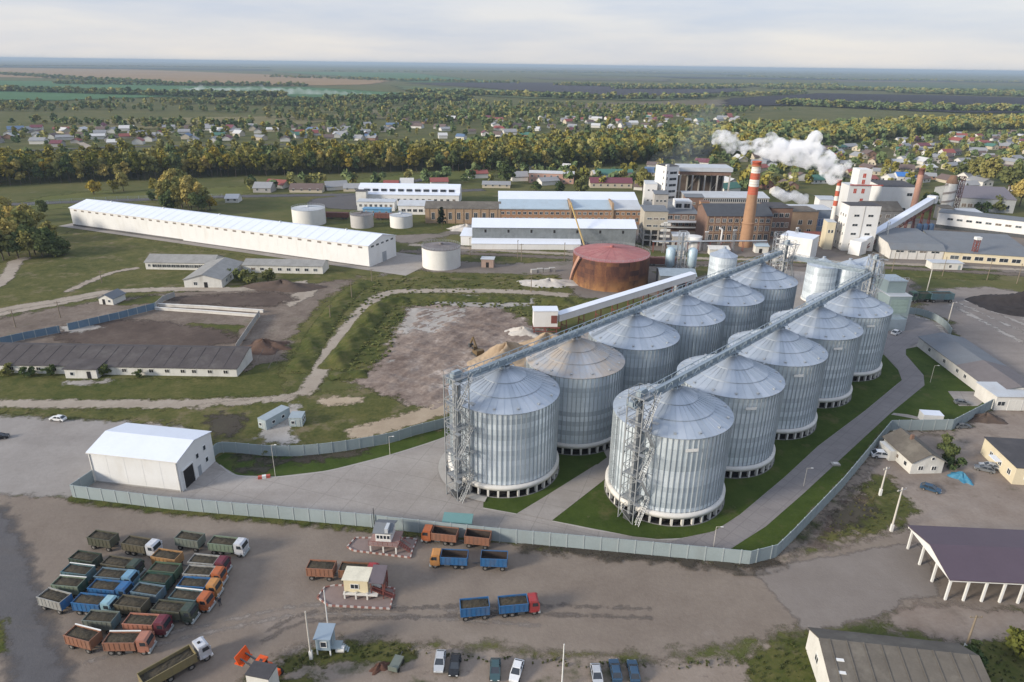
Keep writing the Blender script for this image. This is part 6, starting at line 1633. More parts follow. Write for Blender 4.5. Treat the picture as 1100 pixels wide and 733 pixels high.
Pz('dark_mud', [(60, 352), (120, 344), (180, 346), (240, 356), (262, 366), (200, 376), (100, 374), (60, 366)], ground_mat('dark_mud', [(.055, .042, .036), (.095, .072, .06), (.145, .115, .095)], scales=(.05, .25, 1.5), feather=(3, 7, .2)), 3, 1)
Pz('dark_mud', [(180, 320), (240, 316), (300, 314), (318, 322), (290, 330), (200, 328)], MATS['dark_mud'], 3, 1)
Pz('chalk_streak', [(62, 352), (90, 349), (112, 352), (90, 357), (66, 357)], M_chalkg, 3, .8)
# field between the track and the silo fence
Pz('meadow', [(-60, 436), (0, 440), (190, 440), (310, 432), (340, 421), (390, 418), (440, 436), (470, 446), (482, 450), (482, 458), (440, 467), (360, 482), (290, 487), (240, 482), (205, 462), (190, 456), (0, 446), (-60, 443)], M_grass, 3, 1.2)
Pz('rubble_patch', [(283, 465), (300, 452), (312, 436), (322, 436), (318, 452), (312, 466), (320, 476), (300, 478), (280, 476)], M_chalkg, 3, .8)
Pz('burnt_patch', [(222, 448), (252, 444), (266, 456), (250, 470), (226, 466)], ground_mat('dark_soil', [(.04, .036, .03), (.06, .052, .042), (.08, .075, .05)], feather=(2, 5, .3)), 3, 1)
road('sandy_strip', [(376, 468), (400, 462), (434, 452.5), (462, 444), (490, 434)], [4, 6, 5, 6, 5] and 6, M_sandg, nz_(), 3, .8)
Pz('sand_patch', [(338, 431), (360, 426), (392, 428), (384, 434), (350, 437)], M_sandg, 3, .9)
zgroup(5); Z[0] += .1
# tracks
road('dirt_track', [(-60, 436), (0, 434.5), (100, 434.5), (200, 434.5), (280, 431), (322, 426), (338, 408), (356, 376), (380, 344), (398, 325), (412, 317), (430, 313.5), (500, 312.5), (570, 314.5), (612, 318)], 4.6, M_track, nz_(), 2, .9)
road('dirt_track', [(322, 426), (312, 438), (308, 452), (300, 466)], 5, M_track, nz_(), 2, .9)
road('dirt_track', [(160, 455), (200, 442), (230, 436), (290, 430)], 3, M_track, nz_(), 2, .9)
road('dirt_track', [(-30, 318), (0, 305), (12, 290), (18, 281), (30, 277)], 5, M_track, nz_(), 2, 1.2)
road('dirt_track', [(72, 314), (100, 301), (122, 293), (150, 288)], 3, M_track, nz_(), 2, 1.2)
road('dirt_track', [(-60, 352), (0, 334), (60, 324), (120, 314), (200, 311), (260, 311), (330, 304)], 5, M_track, nz_(), 2.5, 1.2)
zgroup(1)
# ground round the tanks, halls and the factory
Pz('works_ground', [(440, 262), (500, 250), (660, 248), (700, 268), (940, 285), (1180, 302), (1180, 262), (1100, 240), (900, 232), (760, 226), (690, 230), (540, 238), (440, 246), (400, 256)], ground_mat('works_ground', [(.13, .11, .095), (.18, .155, .135), (.24, .21, .185)], scales=(.03, .2, 1.2), feather=(3, 8, .1), spots=[((.07, .08, .038), .04, .56, 6)]), 6, 2)
Pz('works_ground', [(400, 300), (445, 284), (452, 262), (610, 268), (720, 284), (860, 285), (980, 300), (990, 330), (940, 345), (800, 300), (735, 315), (640, 325), (600, 312), (500, 296), (440, 290)], MATS['works_ground'], 5, 1.6)
Pz('grass_patch', [(400, 240), (470, 238), (500, 244), (470, 251), (395, 254), (360, 250)], M_grassd, 3, 1.4)
Pz('grass_patch', [(470, 272), (610, 268), (612, 280), (540, 284), (480, 280)], M_grass, 3, 1.4)
Pz('grass_patch', [(950, 283), (1075, 291), (1070, 301), (1010, 300), (948, 296)], M_grassd, 3, 1.2)
Pz('grass_patch', [(700, 292), (760, 286), (790, 290), (730, 300)], M_grass, 3, 1.2)
road('railway', [(430, 270), (540, 274), (700, 281), (820, 284), (960, 288), (1180, 300)], 5, M_rail, nz_(), 2, 1.4)
road('railway', [(440, 263), (560, 270.5), (700, 276.5), (840, 280), (960, 283.5), (1180, 294)], 4, M_track, nz_(), 2, 1.4)
# roads near the tank farm
road('road', [(-60, 224), (30, 219), (130, 215.5), (240, 211.5), (330, 210), (420, 208.5), (520, 204)], 9, M_asph, nz_(), 3, 2)
Pz('works_yard', [(336, 214), (384, 209), (392, 222), (384, 226), (352, 224), (330, 219)], M_asph, 3, 2)
road('road', [(378, 205), (440, 196), (470, 188), (476, 184)], 8, M_asph, nz_(), 3, 2)
# apron of the long hall
b = MB()
hall = [G(79, 242.8), G(397, 287.6), G(436, 276.5)]
d = (hall[1] - hall[0]).normalized(); nn = Vector((-d.y, d.x, 0))
za = nz_()
q = [hall[0] - nn * 4 - d * 6, hall[1] - nn * 4 + d * 3, hall[1] - nn * 4 + d * 20, hall[1] + d * 20 + nn * 26, hall[0] + nn * 26 - d * 6]
b.add([(v.x, v.y, za) for v in q], [(0, 1, 2, 3, 4)]); o = b.obj('hall_apron', M_pave); o['kind'] = 'structure'
zgroup(2)
# the big yards: gravel, concrete, asphalt
Pz('truck_yard', [(-80, 545), (0, 528), (70, 536), (178, 549), (309, 560), (420, 571), (529, 583), (700, 599), (804, 609), (835, 603), (870, 592), (930, 580), (975, 565), (990, 580), (1180, 600), (1180, 660), (960, 655), (935, 668), (868, 672), (800, 690), (700, 706), (560, 698), (440, 690), (370, 684), (300, 704), (236, 760), (-80, 760)], M_yard, 4, 1.3)
Pz('big_paved_yard', [(-80, 441), (0, 446.5), (100, 451.5), (204, 456.5), (190, 466), (230, 500), (200, 516), (101, 519), (78.5, 535), (0, 531), (-80, 552)], M_pavel, 3, 1.2)
Pz('concrete_lane', [(807, 611), (838, 607), (930, 591), (984, 581), (996, 600), (1012, 640), (968, 645), (958, 656), (932, 665), (866, 679)], ground_mat('pale_gravel', [(.165, .142, .125), (.20, .175, .156), (.24, .214, .193)], scales=(.03, .2, 1.4), feather=(.8, 1.6, .3), streak=((.14, .12, .106), .1, .2, .02, .25)), 4, 1.2)
Pz('asphalt_road', [(-80, 500), (-10, 545), (6, 545), (20, 575), (46, 640), (82, 760), (18, 760), (6, 690), (-80, 600)], M_asph, 4, 1.2)
Pz('grass_edge', [(-60, 650), (0, 664), (5, 680), (4, 700), (-60, 720)], M_grassd, 2, .7)
Pz('verge', [(236, 745), (290, 712), (345, 690), (400, 694), (520, 700), (700, 712), (790, 706), (850, 684), (872, 684), (890, 760), (236, 760)], M_verge, 3, .8)
Pz('verge_grass', [(298, 712), (330, 700), (352, 693), (400, 690), (440, 694), (450, 708), (420, 716), (370, 708), (330, 716), (300, 724)], M_grassd, 3, .6)
Pz('verge_grass', [(262, 750), (300, 730), (340, 726), (352, 740), (330, 760), (270, 760)], M_grassd, 3, .6)
Pz('verge_grass', [(800, 712), (826, 690), (866, 680), (884, 720), (890, 760), (806, 760)], M_grassd, 2, .6)
Pz('verge_grass', [(1000, 700), (1060, 690), (1100, 680), (1180, 690), (1180, 760), (1040, 760)], M_grassd, 3, .7)
zgroup(3)
M_tyre = ground_mat('tyre_marks', [(.128, .109, .096), (.148, .127, .112), (.175, .152, .136)], scales=(.05, .3, 1.5), feather=(.7, 1.1, .5))
M_tyrel = ground_mat('pale_wheel_ruts', [(.215, .186, .164), (.25, .22, .195), (.28, .25, .222)], scales=(.05, .3, 1.5), feather=(.7, 1.1, .5))
for i, ln in enumerate(([(60, 575), (160, 562), (300, 580), (420, 602), (560, 615), (740, 625)], [(90, 712), (180, 690), (260, 672), (330, 660), (430, 662), (580, 672)], [(250, 600), (330, 598), (420, 606), (520, 618), (680, 640), (790, 668)], [(30, 560), (120, 548), (240, 566), (360, 590)],
                        [(236, 640), (300, 625), (340, 610), (440, 604), (600, 612), (760, 616)], [(280, 690), (330, 668), (420, 664), (560, 660), (700, 664)], [(440, 622), (560, 628), (680, 650), (780, 690)], [(0, 600), (60, 560), (140, 556), (260, 572)], [(860, 650), (900, 625), (960, 606), (990, 596)], [(850, 628), (900, 612), (960, 596)], [(870, 660), (920, 650), (950, 632), (960, 612)], [(830, 640), (760, 630), (640, 620), (520, 610)])):
    if i in (0, 2, 3, 4, 6, 7, 8, 9, 10, 11): continue
    for o_ in (0, 1.9):
        w = [(G(*p).x, G(*p).y + o_) for p in ln]
        patch('wheel_rut', strip_poly(smooth_line(w), .38), M_tyrel if (i % 3 == 1 or i > 7) else M_tyre, nz_(), 1.0, .5, px=False)
# right hand dirt yards
Pz('dirt_yard', [(848, 590), (905, 532), (940, 490), (960, 466), (1025, 464), (1070, 440), (1180, 440), (1180, 590), (985, 572), (968, 566), (900, 588)], ground_mat('dirt_yard', [(.15, .118, .095), (.205, .165, .137), (.255, .215, .183), (.31, .268, .232)], scales=(.04, .2, 1.5), feather=(2, 5, .2), spots=[((.10, .076, .060), .08, .58, 5), ((.07, .068, .038), .14, .62, 6)]), 3, .9)
Pz('grass_patch', [(880, 580), (905, 548), (938, 512), (952, 512), (968, 528), (985, 552), (972, 562), (920, 576)], M_grass, 3, .8)
Pz('dark_mud', [(872, 584), (900, 545), (925, 520), (934, 524), (905, 560), (884, 586)], MATS['dark_mud'], 2, .8)
Pz('scorched_patch', [(890, 552), (915, 538), (940, 546), (930, 562), (900, 566)], MATS['dark_soil'], 3, .8)
Pz('dirt_yard', [(960, 652), (985, 648), (1180, 662), (1180, 700), (1040, 694), (962, 678)], MATS['dirt_yard'], 3, .9)
Pz('rail_yard', [(985, 330), (1005, 312), (1060, 308), (1180, 330), (1180, 430), (1070, 424), (1024, 366), (1020, 345)], ground_mat('rail_yard_ballast', [(.17, .145, .128), (.225, .198, .178), (.285, .255, .232)], scales=(.03, .2, 1.4), feather=(3, 6, .15), streak=((.14, .12, .108), .25, -.85, .02, .4)), 4, 1.2)
for k, ln in enumerate(([(1022, 328), (1060, 348), (1100, 369), (1150, 396)], [(1030, 326), (1070, 344), (1110, 362), (1160, 386)], [(1037, 323), (1080, 341), (1120, 357), (1170, 378)], [(1046, 322), (1088, 338), (1130, 354), (1180, 372)])):
    road('rail_strip', ln, 1.5 if k in (0, 3) else .8, M_chalkg, nz_(), 1, .5)
Pz('grass_patch', [(1022, 356), (1034, 364), (1080, 400), (1096, 418), (1080, 412), (1040, 378), (1024, 368)], M_grassd, 2, .8)
Z[0] = .0945
# inside the silo fence: concrete, lawns and the paved road (crisp edges with kerbs)
sheet('silo_yard', [(101, 519.5), (229, 494), (240, 488), (320, 490.5), (418, 477), (482, 458.5), (505, 446), (560, 380), (800, 286), (940, 300), (975, 336), (1010, 348), (1024, 362), (1063, 431), (1064, 439), (1021, 461.5), (955.5, 462.5), (937, 485), (904, 525), (850, 582), (832.5, 599), (804.7, 606), (700, 596.5), (529, 580.5), (402, 566.5), (309, 558), (178, 546.5), (80, 534)], M_pave, nz_())
zl = nz_()
def lawn(pts, k=True):
    o = sheet('lawn', pts, M_lawn, nz_())
lawn([(229.5, 494), (241, 487.5), (287, 490.5), (320, 491), (363.6, 486.5), (418, 477.2), (445.5, 468.8), (482, 458.5), (484, 467), (470, 473), (418, 489.5), (352.7, 506), (295.5, 512.7), (254.5, 511), (236, 500)])
Pz('dark_soil_bed', [(250, 489.5), (320, 492), (400, 481), (396, 486), (330, 498), (258, 496)], MATS['dark_soil'], 2, .6)
Pz('dark_soil_bed', [(256, 503), (275, 500), (290, 504), (280, 509), (260, 508)], MATS['dark_soil'], 2, .6)
lawn([(519, 546), (555, 552.5), (640, 501), (652, 492), (640, 470), (600, 440), (560, 470), (520, 530)])
lawn([(593, 560), (680, 577), (706, 580), (731, 579), (766.5, 571.6), (794.5, 553.8), (843, 513), (878.5, 480), (929, 442), (968.7, 409), (964.6, 398), (949.6, 382), (930, 372), (900, 360), (850, 380), (700, 450), (652, 500)])
lawn([(784, 591), (805, 599), (831, 592), (849, 577), (903, 520), (936, 481), (955, 460), (1000, 459), (1020, 458), (1050, 442), (1020, 432), (993, 414.6), (956.5, 444.6), (918, 480), (863, 531), (822.5, 566.5)])
lawn([(993, 414.6), (992, 403.7), (973, 382), (973, 375.5), (985, 373), (1063, 433), (1050, 441), (1020, 440)])
sheet('paved_road', [(690, 590), (720, 583), (731, 579.4), (766.5, 572), (794.5, 554.2), (843, 513.4), (878.5, 480.4), (929, 442.4), (968.7, 409.4), (965, 398), (950, 382), (940, 366), (950, 338), (972.7, 338.5), (994, 342), (1010, 350), (1020, 362), (1002, 364), (986, 369), (973, 376), (973, 382), (992, 403.7), (993, 414.6), (956.5, 444.6), (918, 480), (863, 531), (822.5, 566.5), (784, 590.7), (775, 603), (700, 595.5)], M_pavers, nz_())
sheet('footpath', [(557, 552), (593, 560), (652, 514), (658, 497), (640, 500)], M_pave, nz_())
sheet('footpath', [(957, 446.2), (960, 444.4), (975, 446), (1000, 452), (998, 454), (970, 448.4)], M_pave, nz_())
sheet('parking_pad', [(1018, 421), (1046, 421.5), (1057, 432), (1050, 437), (1030, 437)], M_pave, nz_())
kerb([(706, 580), (731, 579.2), (766.5, 571.8), (794.5, 554), (843, 513.2), (878.5, 480.2), (929, 442.2), (966, 411)], M_kerb)
kerb([(969, 408.5), (965, 397), (949.6, 381)], M_kerb)
kerb([(784, 591), (822.5, 566.7), (863, 531.2), (918, 480.2), (956.5, 444.8), (990, 418)], M_kerb)
kerb([(993.5, 413), (992.4, 403.5), (982, 391), (973.4, 381), (974, 376)], M_kerb)
kerb([(236, 500), (254.5, 511.2), (295.5, 512.9), (352.7, 506.2), (418, 489.7), (470, 473.2), (484, 467)], M_kerb)
kerb([(519, 546), (555, 552.5)], M_kerb, smooth=False); kerb([(593, 560), (640, 570), (706, 580)], M_kerb, smooth=False)
kerb([(594, 560), (651, 516)], M_kerb, smooth=False); kerb([(556, 551.5), (640, 500.5)], M_kerb, smooth=False)
road('paved_edge', [(950, 337.5), (972.7, 339.5), (994, 343.2), (1008, 350.5), (1016, 360)], 1.3, M_chalkg, nz_(), .6, .4)
# ring path round the elevator foot
c0 = G(478, 520)
b = MB(); b.lathe([(13.9, .10), (12.2, .12)], 40, c=(SL0.x, SL0.y), a0=PI * .78, a1=PI * 1.42); o = b.obj('ring_path', M_conc, None, (0, 0, Z[0] + .02)); o['kind'] = 'structure'
# dark grass fringe at the foot of the long fence
road('fence_fringe', [(76, 536.5), (178, 549.2), (309, 560.8), (402, 569.3), (470, 576)], 1.7, M_grassd, nz_(), 1.2, .45, smooth=False)
road('fence_fringe', [(560, 586.5), (700, 600), (760, 606), (806, 610), (836, 603)], 2.4, MATS['dark_soil'], nz_(), 1.6, .45, smooth=False)
road('fence_fringe', [(836, 602), (854, 584), (908, 527), (940, 489), (958, 466), (1022, 466)], 2.2, M_verge, nz_(), 1.6, .45, smooth=False)

# raised banks of earth and grass beside the track and round the pit
def bank(pxline, w, h, mat, seed):
    line = [(G(*p).x, G(*p).y) for p in pxline]; line = smooth_line(line)
    poly = strip_poly(line, w)
    r_ = np.random.default_rng(seed); ph = r_.uniform(0, 6.28, 6)
    def hf(X, Y, D):
        n = np.sin(X * .35 + ph[0]) * np.sin(Y * .41 + ph[1]) + .6 * np.sin(X * .9 + Y * .5 + ph[2]) + .4 * np.sin(X * 1.9 - Y * 1.3 + ph[3]) + .5 * bumpy(X, Y)
        return np.clip(D / (w / 2), 0, 1) ** .8 * h * np.clip(.75 + .34 * n, .15, 1.7)
    return patch('grass_bank', poly, mat, .05, 2.5, .8, px=False, hfun=hf)
def bumpy(X, Y): return np.sin(X * 2.6 + Y * 1.1) * np.sin(Y * 2.9 - X * .7)
bank([(356, 398), (380, 368), (402, 338), (418, 326), (440, 324)], 9, 1.9, M_grassd, 1)
bank([(318, 402), (338, 366), (358, 336), (380, 312), (402, 303)], 8, 1.1, M_grassd, 2)
bank([(440, 324), (470, 321), (520, 322), (570, 322)], 8, 1.2, M_grassd, 3)
bank([(580, 324), (625, 326), (652, 326)], 11, 1.9, M_grassd, 4)
bank([(352, 405), (395, 402)], 6, 1.2, M_grassd, 5)
# ---------------------------------------------------------------- trees
def leaf_mat(name, cols, var=.25):
    s = N(name); r = s.rand()
    p = s.objco()
    f = s.math('ADD', s.math('MULTIPLY', r, .72), s.math('MULTIPLY', s.noise(p, .55, 4, .7), .38))
    n = len(cols)
    c = s.ramp(f, [(.12 + .80 * i / (n - 1), cols[i]) for i in range(n)])
    b = s.t.nodes.new('ShaderNodeBsdfDiffuse'); s.l(c, b.inputs[0])
    t = s.t.nodes.new('ShaderNodeBsdfTranslucent'); s.l(c, t.inputs[0])
    mx = s.t.nodes.new('ShaderNodeMixShader'); mx.inputs[0].default_value = .25
    s.l(b.outputs[0], mx.inputs[1]); s.l(t.outputs[0], mx.inputs[2])
    o = s.t.nodes.new('ShaderNodeOutputMaterial'); s.l(mx.outputs[0], o.inputs[0])
    return s.m
M_leafg = leaf_mat('green_leaves', [(0.059, 0.089, 0.039), (0.093, 0.123, 0.049), (0.128, 0.151, 0.059), (0.194, 0.194, 0.070)])
M_leafa = leaf_mat('autumn_leaves', [(0.104, 0.121, 0.034), (0.172, 0.175, 0.044), (0.255, 0.221, 0.053), (0.380, 0.291, 0.059)])
M_leafo = leaf_mat('olive_leaves', [(0.166, 0.179, 0.065), (0.254, 0.240, 0.081), (0.361, 0.310, 0.108), (0.510, 0.395, 0.128)])
M_leafd = leaf_mat('dark_needles', [(.012, .020, .012), (.020, .030, .016), (.03, .04, .02)])
M_bark = pm('tree_bark', (.10, .08, .062), .95, var=.3, scale=1.5)
def crown_pts(rng, n, rx, rz, zc, lobes, shape='round'):
    """leaf positions over the outside of several lobes, so gaps and clumps stay"""
    L = []
    for i in range(lobes):
        a = rng.uniform(0, 2 * PI); e = rng.uniform(-.9, 1.0)
        rr = math.sqrt(max(0, 1 - e * e)) * rng.uniform(.35, .75)
        if shape == 'cone': e = rng.uniform(-1, 1); rr = (1 - (e + 1) / 2) * .75
        if shape == 'tall': rr *= .8
        L.append((math.cos(a) * rr * rx, math.sin(a) * rr * rx, zc + e * rz * .72, rng.uniform(.30, .52) * rx))
    P_, N_ = [], []
    for k in range(n):
        l = L[k % lobes]; v = rng.normal(size=3); v /= np.linalg.norm(v)
        if v[2] < -.35: v[2] = -v[2] * .6
        r_ = l[3] * rng.uniform(.55, 1.08)
        P_.append((l[0] + v[0] * r_, l[1] + v[1] * r_, l[2] + v[2] * r_ * 1.06)); N_.append(v)
    return np.array(P_), np.array(N_)
def leaf_quads(rng, P_, N_, s):
    n = len(P_)
    J = N_ * .8 + rng.normal(size=(n, 3)) * .6; J /= np.linalg.norm(J, axis=1)[:, None]
    A = np.cross(J, rng.normal(size=(n, 3))); A /= np.linalg.norm(A, axis=1)[:, None] + 1e-9
    B = np.cross(J, A); k = (s * rng.uniform(.6, 1.3, n))[:, None]
    V = np.stack([P_ - A * k - B * k * .7, P_ + A * k * .9 - B * k, P_ + A * k + B * k * .8, P_ - A * k * .8 + B * k], 1).reshape(-1, 3)
    return V, np.arange(n * 4).reshape(n, 4)
def np_mesh(name, V, Fq, mat):
    me = bpy.data.meshes.new(name); n = len(Fq)
    me.vertices.add(len(V)); me.vertices.foreach_set('co', V.astype(np.float32).ravel())
    me.loops.add(n * 4); me.loops.foreach_set('vertex_index', Fq.astype(np.int32).ravel())
    me.polygons.add(n); me.polygons.foreach_set('loop_start', (np.arange(n) * 4).astype(np.int32)); me.polygons.foreach_set('loop_total', np.full(n, 4, np.int32))
    me.update(calc_edges=True); me.validate(); me.materials.append(mat); return me
def trunk_mesh(name, h, r, seed, rx):
    rnd = random.Random(seed); m = MB()
    m.tube((0, 0, 0), (0, 0, h * .55), r, r * .6, 7); m.tube((0, 0, h * .55), (.1, 0, h * .9), r * .6, r * .2, 6)
    for k in range(6):
        a = k * 1.1 + rnd.random(); z = h * rnd.uniform(.3, .6)
        m.tube((0, 0, z), (math.cos(a) * rx * .6, math.sin(a) * rx * .6, z + h * .22), r * .4, r * .12, 5)
    return m.mesh(name, [M_bark])
TREE = {}
def tree_kind(key, n, rx, rz, zc, lobes, s, mat, shape='round', var=3):
    out = []
    for v in range(var):
        rng = np.random.default_rng(hash((key, v)) % 1000 if False else (len(TREE) * 17 + v * 5 + 3))
        P_, N_ = crown_pts(rng, n, rx, rz, zc, lobes, shape)
        V, Q = leaf_quads(rng, P_, N_, s)
        out.append((np_mesh('crown', V, Q, mat), trunk_mesh('trunk', zc + rz * .5, max(.12, rx * .06), v, rx), V, Q))
    TREE[key] = out
tree_kind('big', 1300, 5.2, 5.2, 7.4, 18, .52, M_leafo)
tree_kind('bigg', 1300, 5.2, 5.4, 7.2, 18, .52, M_leafg)
tree_kind('tall', 1200, 3.8, 7.4, 9.6, 18, .52, M_leafo, 'tall')
tree_kind('bush', 420, 2.4, 1.7, 1.9, 9, .26, M_leafg)
tree_kind('bushy', 420, 2.6, 2.2, 2.6, 9, .28, M_leafa)
tree_kind('conifer', 700, 2.6, 6.0, 6.6, 20, .34, M_leafd, 'cone', 1)
tree_kind('belta', 300, 3.7, 7.0, 9.2, 13, .74, M_leafa)
tree_kind('beltg', 300, 3.8, 6.4, 8.4, 13, .74, M_leafg)
tree_kind('belto', 300, 3.7, 6.8, 8.8, 13, .74, M_leafo)
for key, mt in (('fara', M_leafa), ('farg', M_leafg), ('faro', M_leafo)): tree_kind(key, 60, 4.6, 4.8, 6.0, 9, 1.6, mt, 'round', 5)
cnt = [0]
def plant_tree(kind, pos, sc, label, cat='tree', group=None, parts=True, sz=None, name=None):
    v = TREE[kind][cnt[0] % len(TREE[kind])]; cnt[0] += 1
    a = random.uniform(0, 6.28); nm = name or ('tree' if 'bush' not in kind else 'bush')
    t = thing(nm, label, cat, pos, a, group); t.scale = (sc, sc, sz or sc)
    link('crown', v[0], t)
    link('trunk', v[1], t)
    return t
# near trees, each with its own description
for A, kind, sc, lab in (((10, 275), 'big', 1.25, 'broad tan green willow at the left edge, leftmost of the cluster'), ((26, 262), 'big', 1.2, 'tall tan willow behind the left edge cluster'), ((38, 274), 'bigg', 1.1, 'dark green tree in the middle of the left edge cluster'),
                         ((52, 274), 'bigg', .95, 'dark green tree at the right of the left edge cluster'), ((64, 273), 'bush', 1.8, 'rounded dark bush at the right end of the left edge cluster'), ((-2, 262), 'big', 1.3, 'tan willow cut by the left edge'), ((16, 250), 'big', 1.0, 'tan yellow tree at the back of the left edge cluster'),
                         ((46, 232), 'bigg', .7, 'small dark tree by the curving rail fence'),
                         ((176, 224), 'tall', .95, 'slim poplar at the left end of the poplar clump behind the long white hall'), ((186, 225), 'tall', 1.15, 'poplar second from the left in the clump behind the long white hall'), ((196, 224), 'big', 1.35, 'orange tinged tree rising in the middle of the poplar clump'),
                         ((206, 226), 'tall', 1.2, 'dense poplar right of the orange tinged tree in the clump'), ((217, 227), 'tall', 1.1, 'poplar near the right end of the clump behind the hall'), ((226, 226), 'bushy', 1.6, 'orange yellow bush at the right end of the poplar clump'), ((192, 229), 'tall', .95, 'shorter poplar in the front of the clump'),
                         ((101, 209), 'bushy', 1.9, 'round yellow green bush alone on the pasture, left of a pair'), ((122, 207), 'bushy', 1.5, 'yellowish bush on the pasture, left one of a pair'), ((133, 206), 'big', .9, 'rounded yellow green tree on the pasture, right one of a pair'), ((163, 216), 'bush', 1.5, 'dark bush just left of the poplar clump'), ((167, 206), 'bushy', 1.6, 'tan bush above the poplar clump on the pasture'),
                         ((475, 246), 'conifer', 1.0, 'dark conifer in front of the brown brick workshop'),
                         ((624, 212), 'bigg', 1.1, 'rounded green tree in front of the long pink building'), ((544, 199), 'bigg', 1.2, 'dark round tree left of the long pink building'), ((575, 205), 'bush', 2.0, 'dark bush below the left end of the pink building'), ((600, 208), 'bush', 2.0, 'dark bush below the middle of the pink building'), ((690, 206), 'big', 1.2, 'olive tree between the maroon roofed building and the white tower'),
                         ((700, 213), 'bigg', .8, 'green tree at the foot of the stepped white block'),
                         ((1084, 206), 'bigg', 1.6, 'tall broad green tree above the grey gabled works'), ((1060, 200), 'big', 1.6, 'big tan green tree left of the tall broad one above the grey gabled works'), ((1046, 196), 'big', 1.4, 'big olive tree behind the spiral tower'), ((1095, 222), 'big', 1.3, 'olive tree at the right edge below the tall broad tree'), ((1072, 228), 'bush', 2.4, 'dark shrub in front of the pale gable of the grey works'), ((1052, 230), 'bush', 2.2, 'dark shrub left in front of the pale gable'),
                         ((1035, 192), 'bigg', 1.2, 'green tree right behind the spiral tower cap'), ((998, 226), 'bigg', .9, 'green tree between the brick chimney and the spiral tower'), ((993, 221), 'bushy', 1.6, 'yellow green bush right of the brick chimney'),
                         ((1018, 497), 'bush', 1.1, 'dark bush against the right wall of the old white house'), ((1016, 482), 'bush', .9, 'dark bush at the back corner of the old white house'), ((1024, 505), 'bush', .9, 'low bush between the old white house and the blue tarpaulin'),
                         ((1096, 706), 'bushy', .95, 'yellow green tree at the right edge of the bottom corner'), ((1046, 720), 'bush', .8, 'dark bush at the right end of the grey slate warehouse'), ((1046, 703), 'bush', .6, 'small dark bush beside the wooden pole'),
                         ((286, 488), 'bush', .45, 'small green shrub against the fence by the lamp post'), ((245, 300), 'bush', 1.0, 'bush between the low white wings'), ((270, 304), 'bush', 1.6, 'dark bush beside the gabled low white building'), ((256, 302), 'bush', 1.2, 'green bush against the right wall of the gabled low white building'), ((288, 303), 'bush', 1.3, 'low bush in front of the grey roofed wing'),
                         ((32, 404), 'bush', .9, 'weedy bush at the wall of the dark barn, left of the annex'), ((56, 404), 'bush', .8, 'weedy bush just left of the flat roofed annex'), ((112, 404), 'bush', .8, 'weedy bush just right of the flat roofed annex'), ((10, 403), 'bush', .9, 'weedy bush at the wall of the dark barn near the left edge'), ((150, 406), 'bush', .6, 'weedy bush at the wall of the dark barn, halfway along')):
    plant_tree(kind, G(*A), sc, lab, 'bush' if 'bush' in kind else 'tree')

for i, (A, kind, sc) in enumerate((((4, 280), 'big', 1.0), ((20, 278), 'bigg', .9), ((33, 277), 'big', .9), ((46, 277), 'bigg', .85), ((58, 276), 'bush', 1.8), ((70, 274), 'bush', 1.7), ((30, 248), 'big', 1.0), ((8, 240), 'big', 1.0), ((40, 252), 'big', .95), ((55, 262), 'big', .8), ((-8, 270), 'bigg', 1.0))):
    plant_tree(kind, G(*A), sc, 'tree or bush in the dense clump at the left edge', 'tree', 'trees of the clump at the left edge', name='tree')
for A, kind, sc in (((180, 221), 'tall', 1.2), ((200, 220), 'big', 1.5), ((190, 221), 'tall', 1.3), ((211, 222), 'tall', 1.2), ((204, 230), 'tall', 1.1), ((214, 231), 'bigg', 1.0), ((183, 229), 'bigg', 1.0), ((222, 229), 'tall', .9)):
    plant_tree(kind, G(*A), sc, 'tree in the dense poplar clump behind the long white hall', 'tree', 'trees of the poplar clump')
# poly scatter in photo outlines
def scatter(poly, n, rng, mind=0):
    w = np.array(wpoly(poly)); x0, y0 = w.min(0); x1, y1 = w.max(0); out = np.zeros((0, 2)); tries = 0
    pts = []
    cells = {}
    while len(pts) < n and tries < n * 40:
        m = 400; X = rng.uniform(x0, x1, m); Y = rng.uniform(y0, y1, m)
        ok = inside(X, Y, [tuple(a) for a in w]); tries += m
        for x, y in zip(X[ok], Y[ok]):
            if mind:
                c = (int(x // mind), int(y // mind)); bad = False
                for i in (-1, 0, 1):
                    for j in (-1, 0, 1):
                        for q in cells.get((c[0] + i, c[1] + j), ()):
                            if (q[0] - x) ** 2 + (q[1] - y) ** 2 < mind * mind: bad = True
                if bad: continue
                cells.setdefault(c, []).append((x, y))
            pts.append((x, y))
            if len(pts) >= n: break
    return pts
BELT = [(-40, 203), (0, 200), (60, 197), (130, 195), (200, 192), (300, 189), (400, 186), (480, 184), (560, 184), (640, 180), (720, 174), (728, 168), (640, 170), (520, 172), (400, 172), (300, 174), (200, 177), (120, 179), (0, 183), (-40, 185)]
rngT = np.random.default_rng(5)
pts = scatter(BELT, 2100, rngT, 5.0)
pts.sort(key=lambda p: math.hypot(*p) - 10 * random.random())
def proj_x(p):
    d = np.array([p[0], p[1], -H]); return 550 + F * (rt @ d) / (fw @ d)
def proj_y(p):
    d = np.array([p[0], p[1], -H]); return 366.5 - F * (up @ d) / (fw @ d)
zones = [(-999, 95, 'at the left edge'), (95, 240, 'beyond the long white hall'), (240, 380, 'beyond the white tanks'), (380, 500, 'beyond the clerestory hall'), (500, 2000, 'beyond the longest white store')]
kinds = [('belta', 'yellow autumn'), ('belto', 'olive brown'), ('beltg', 'dark green')]
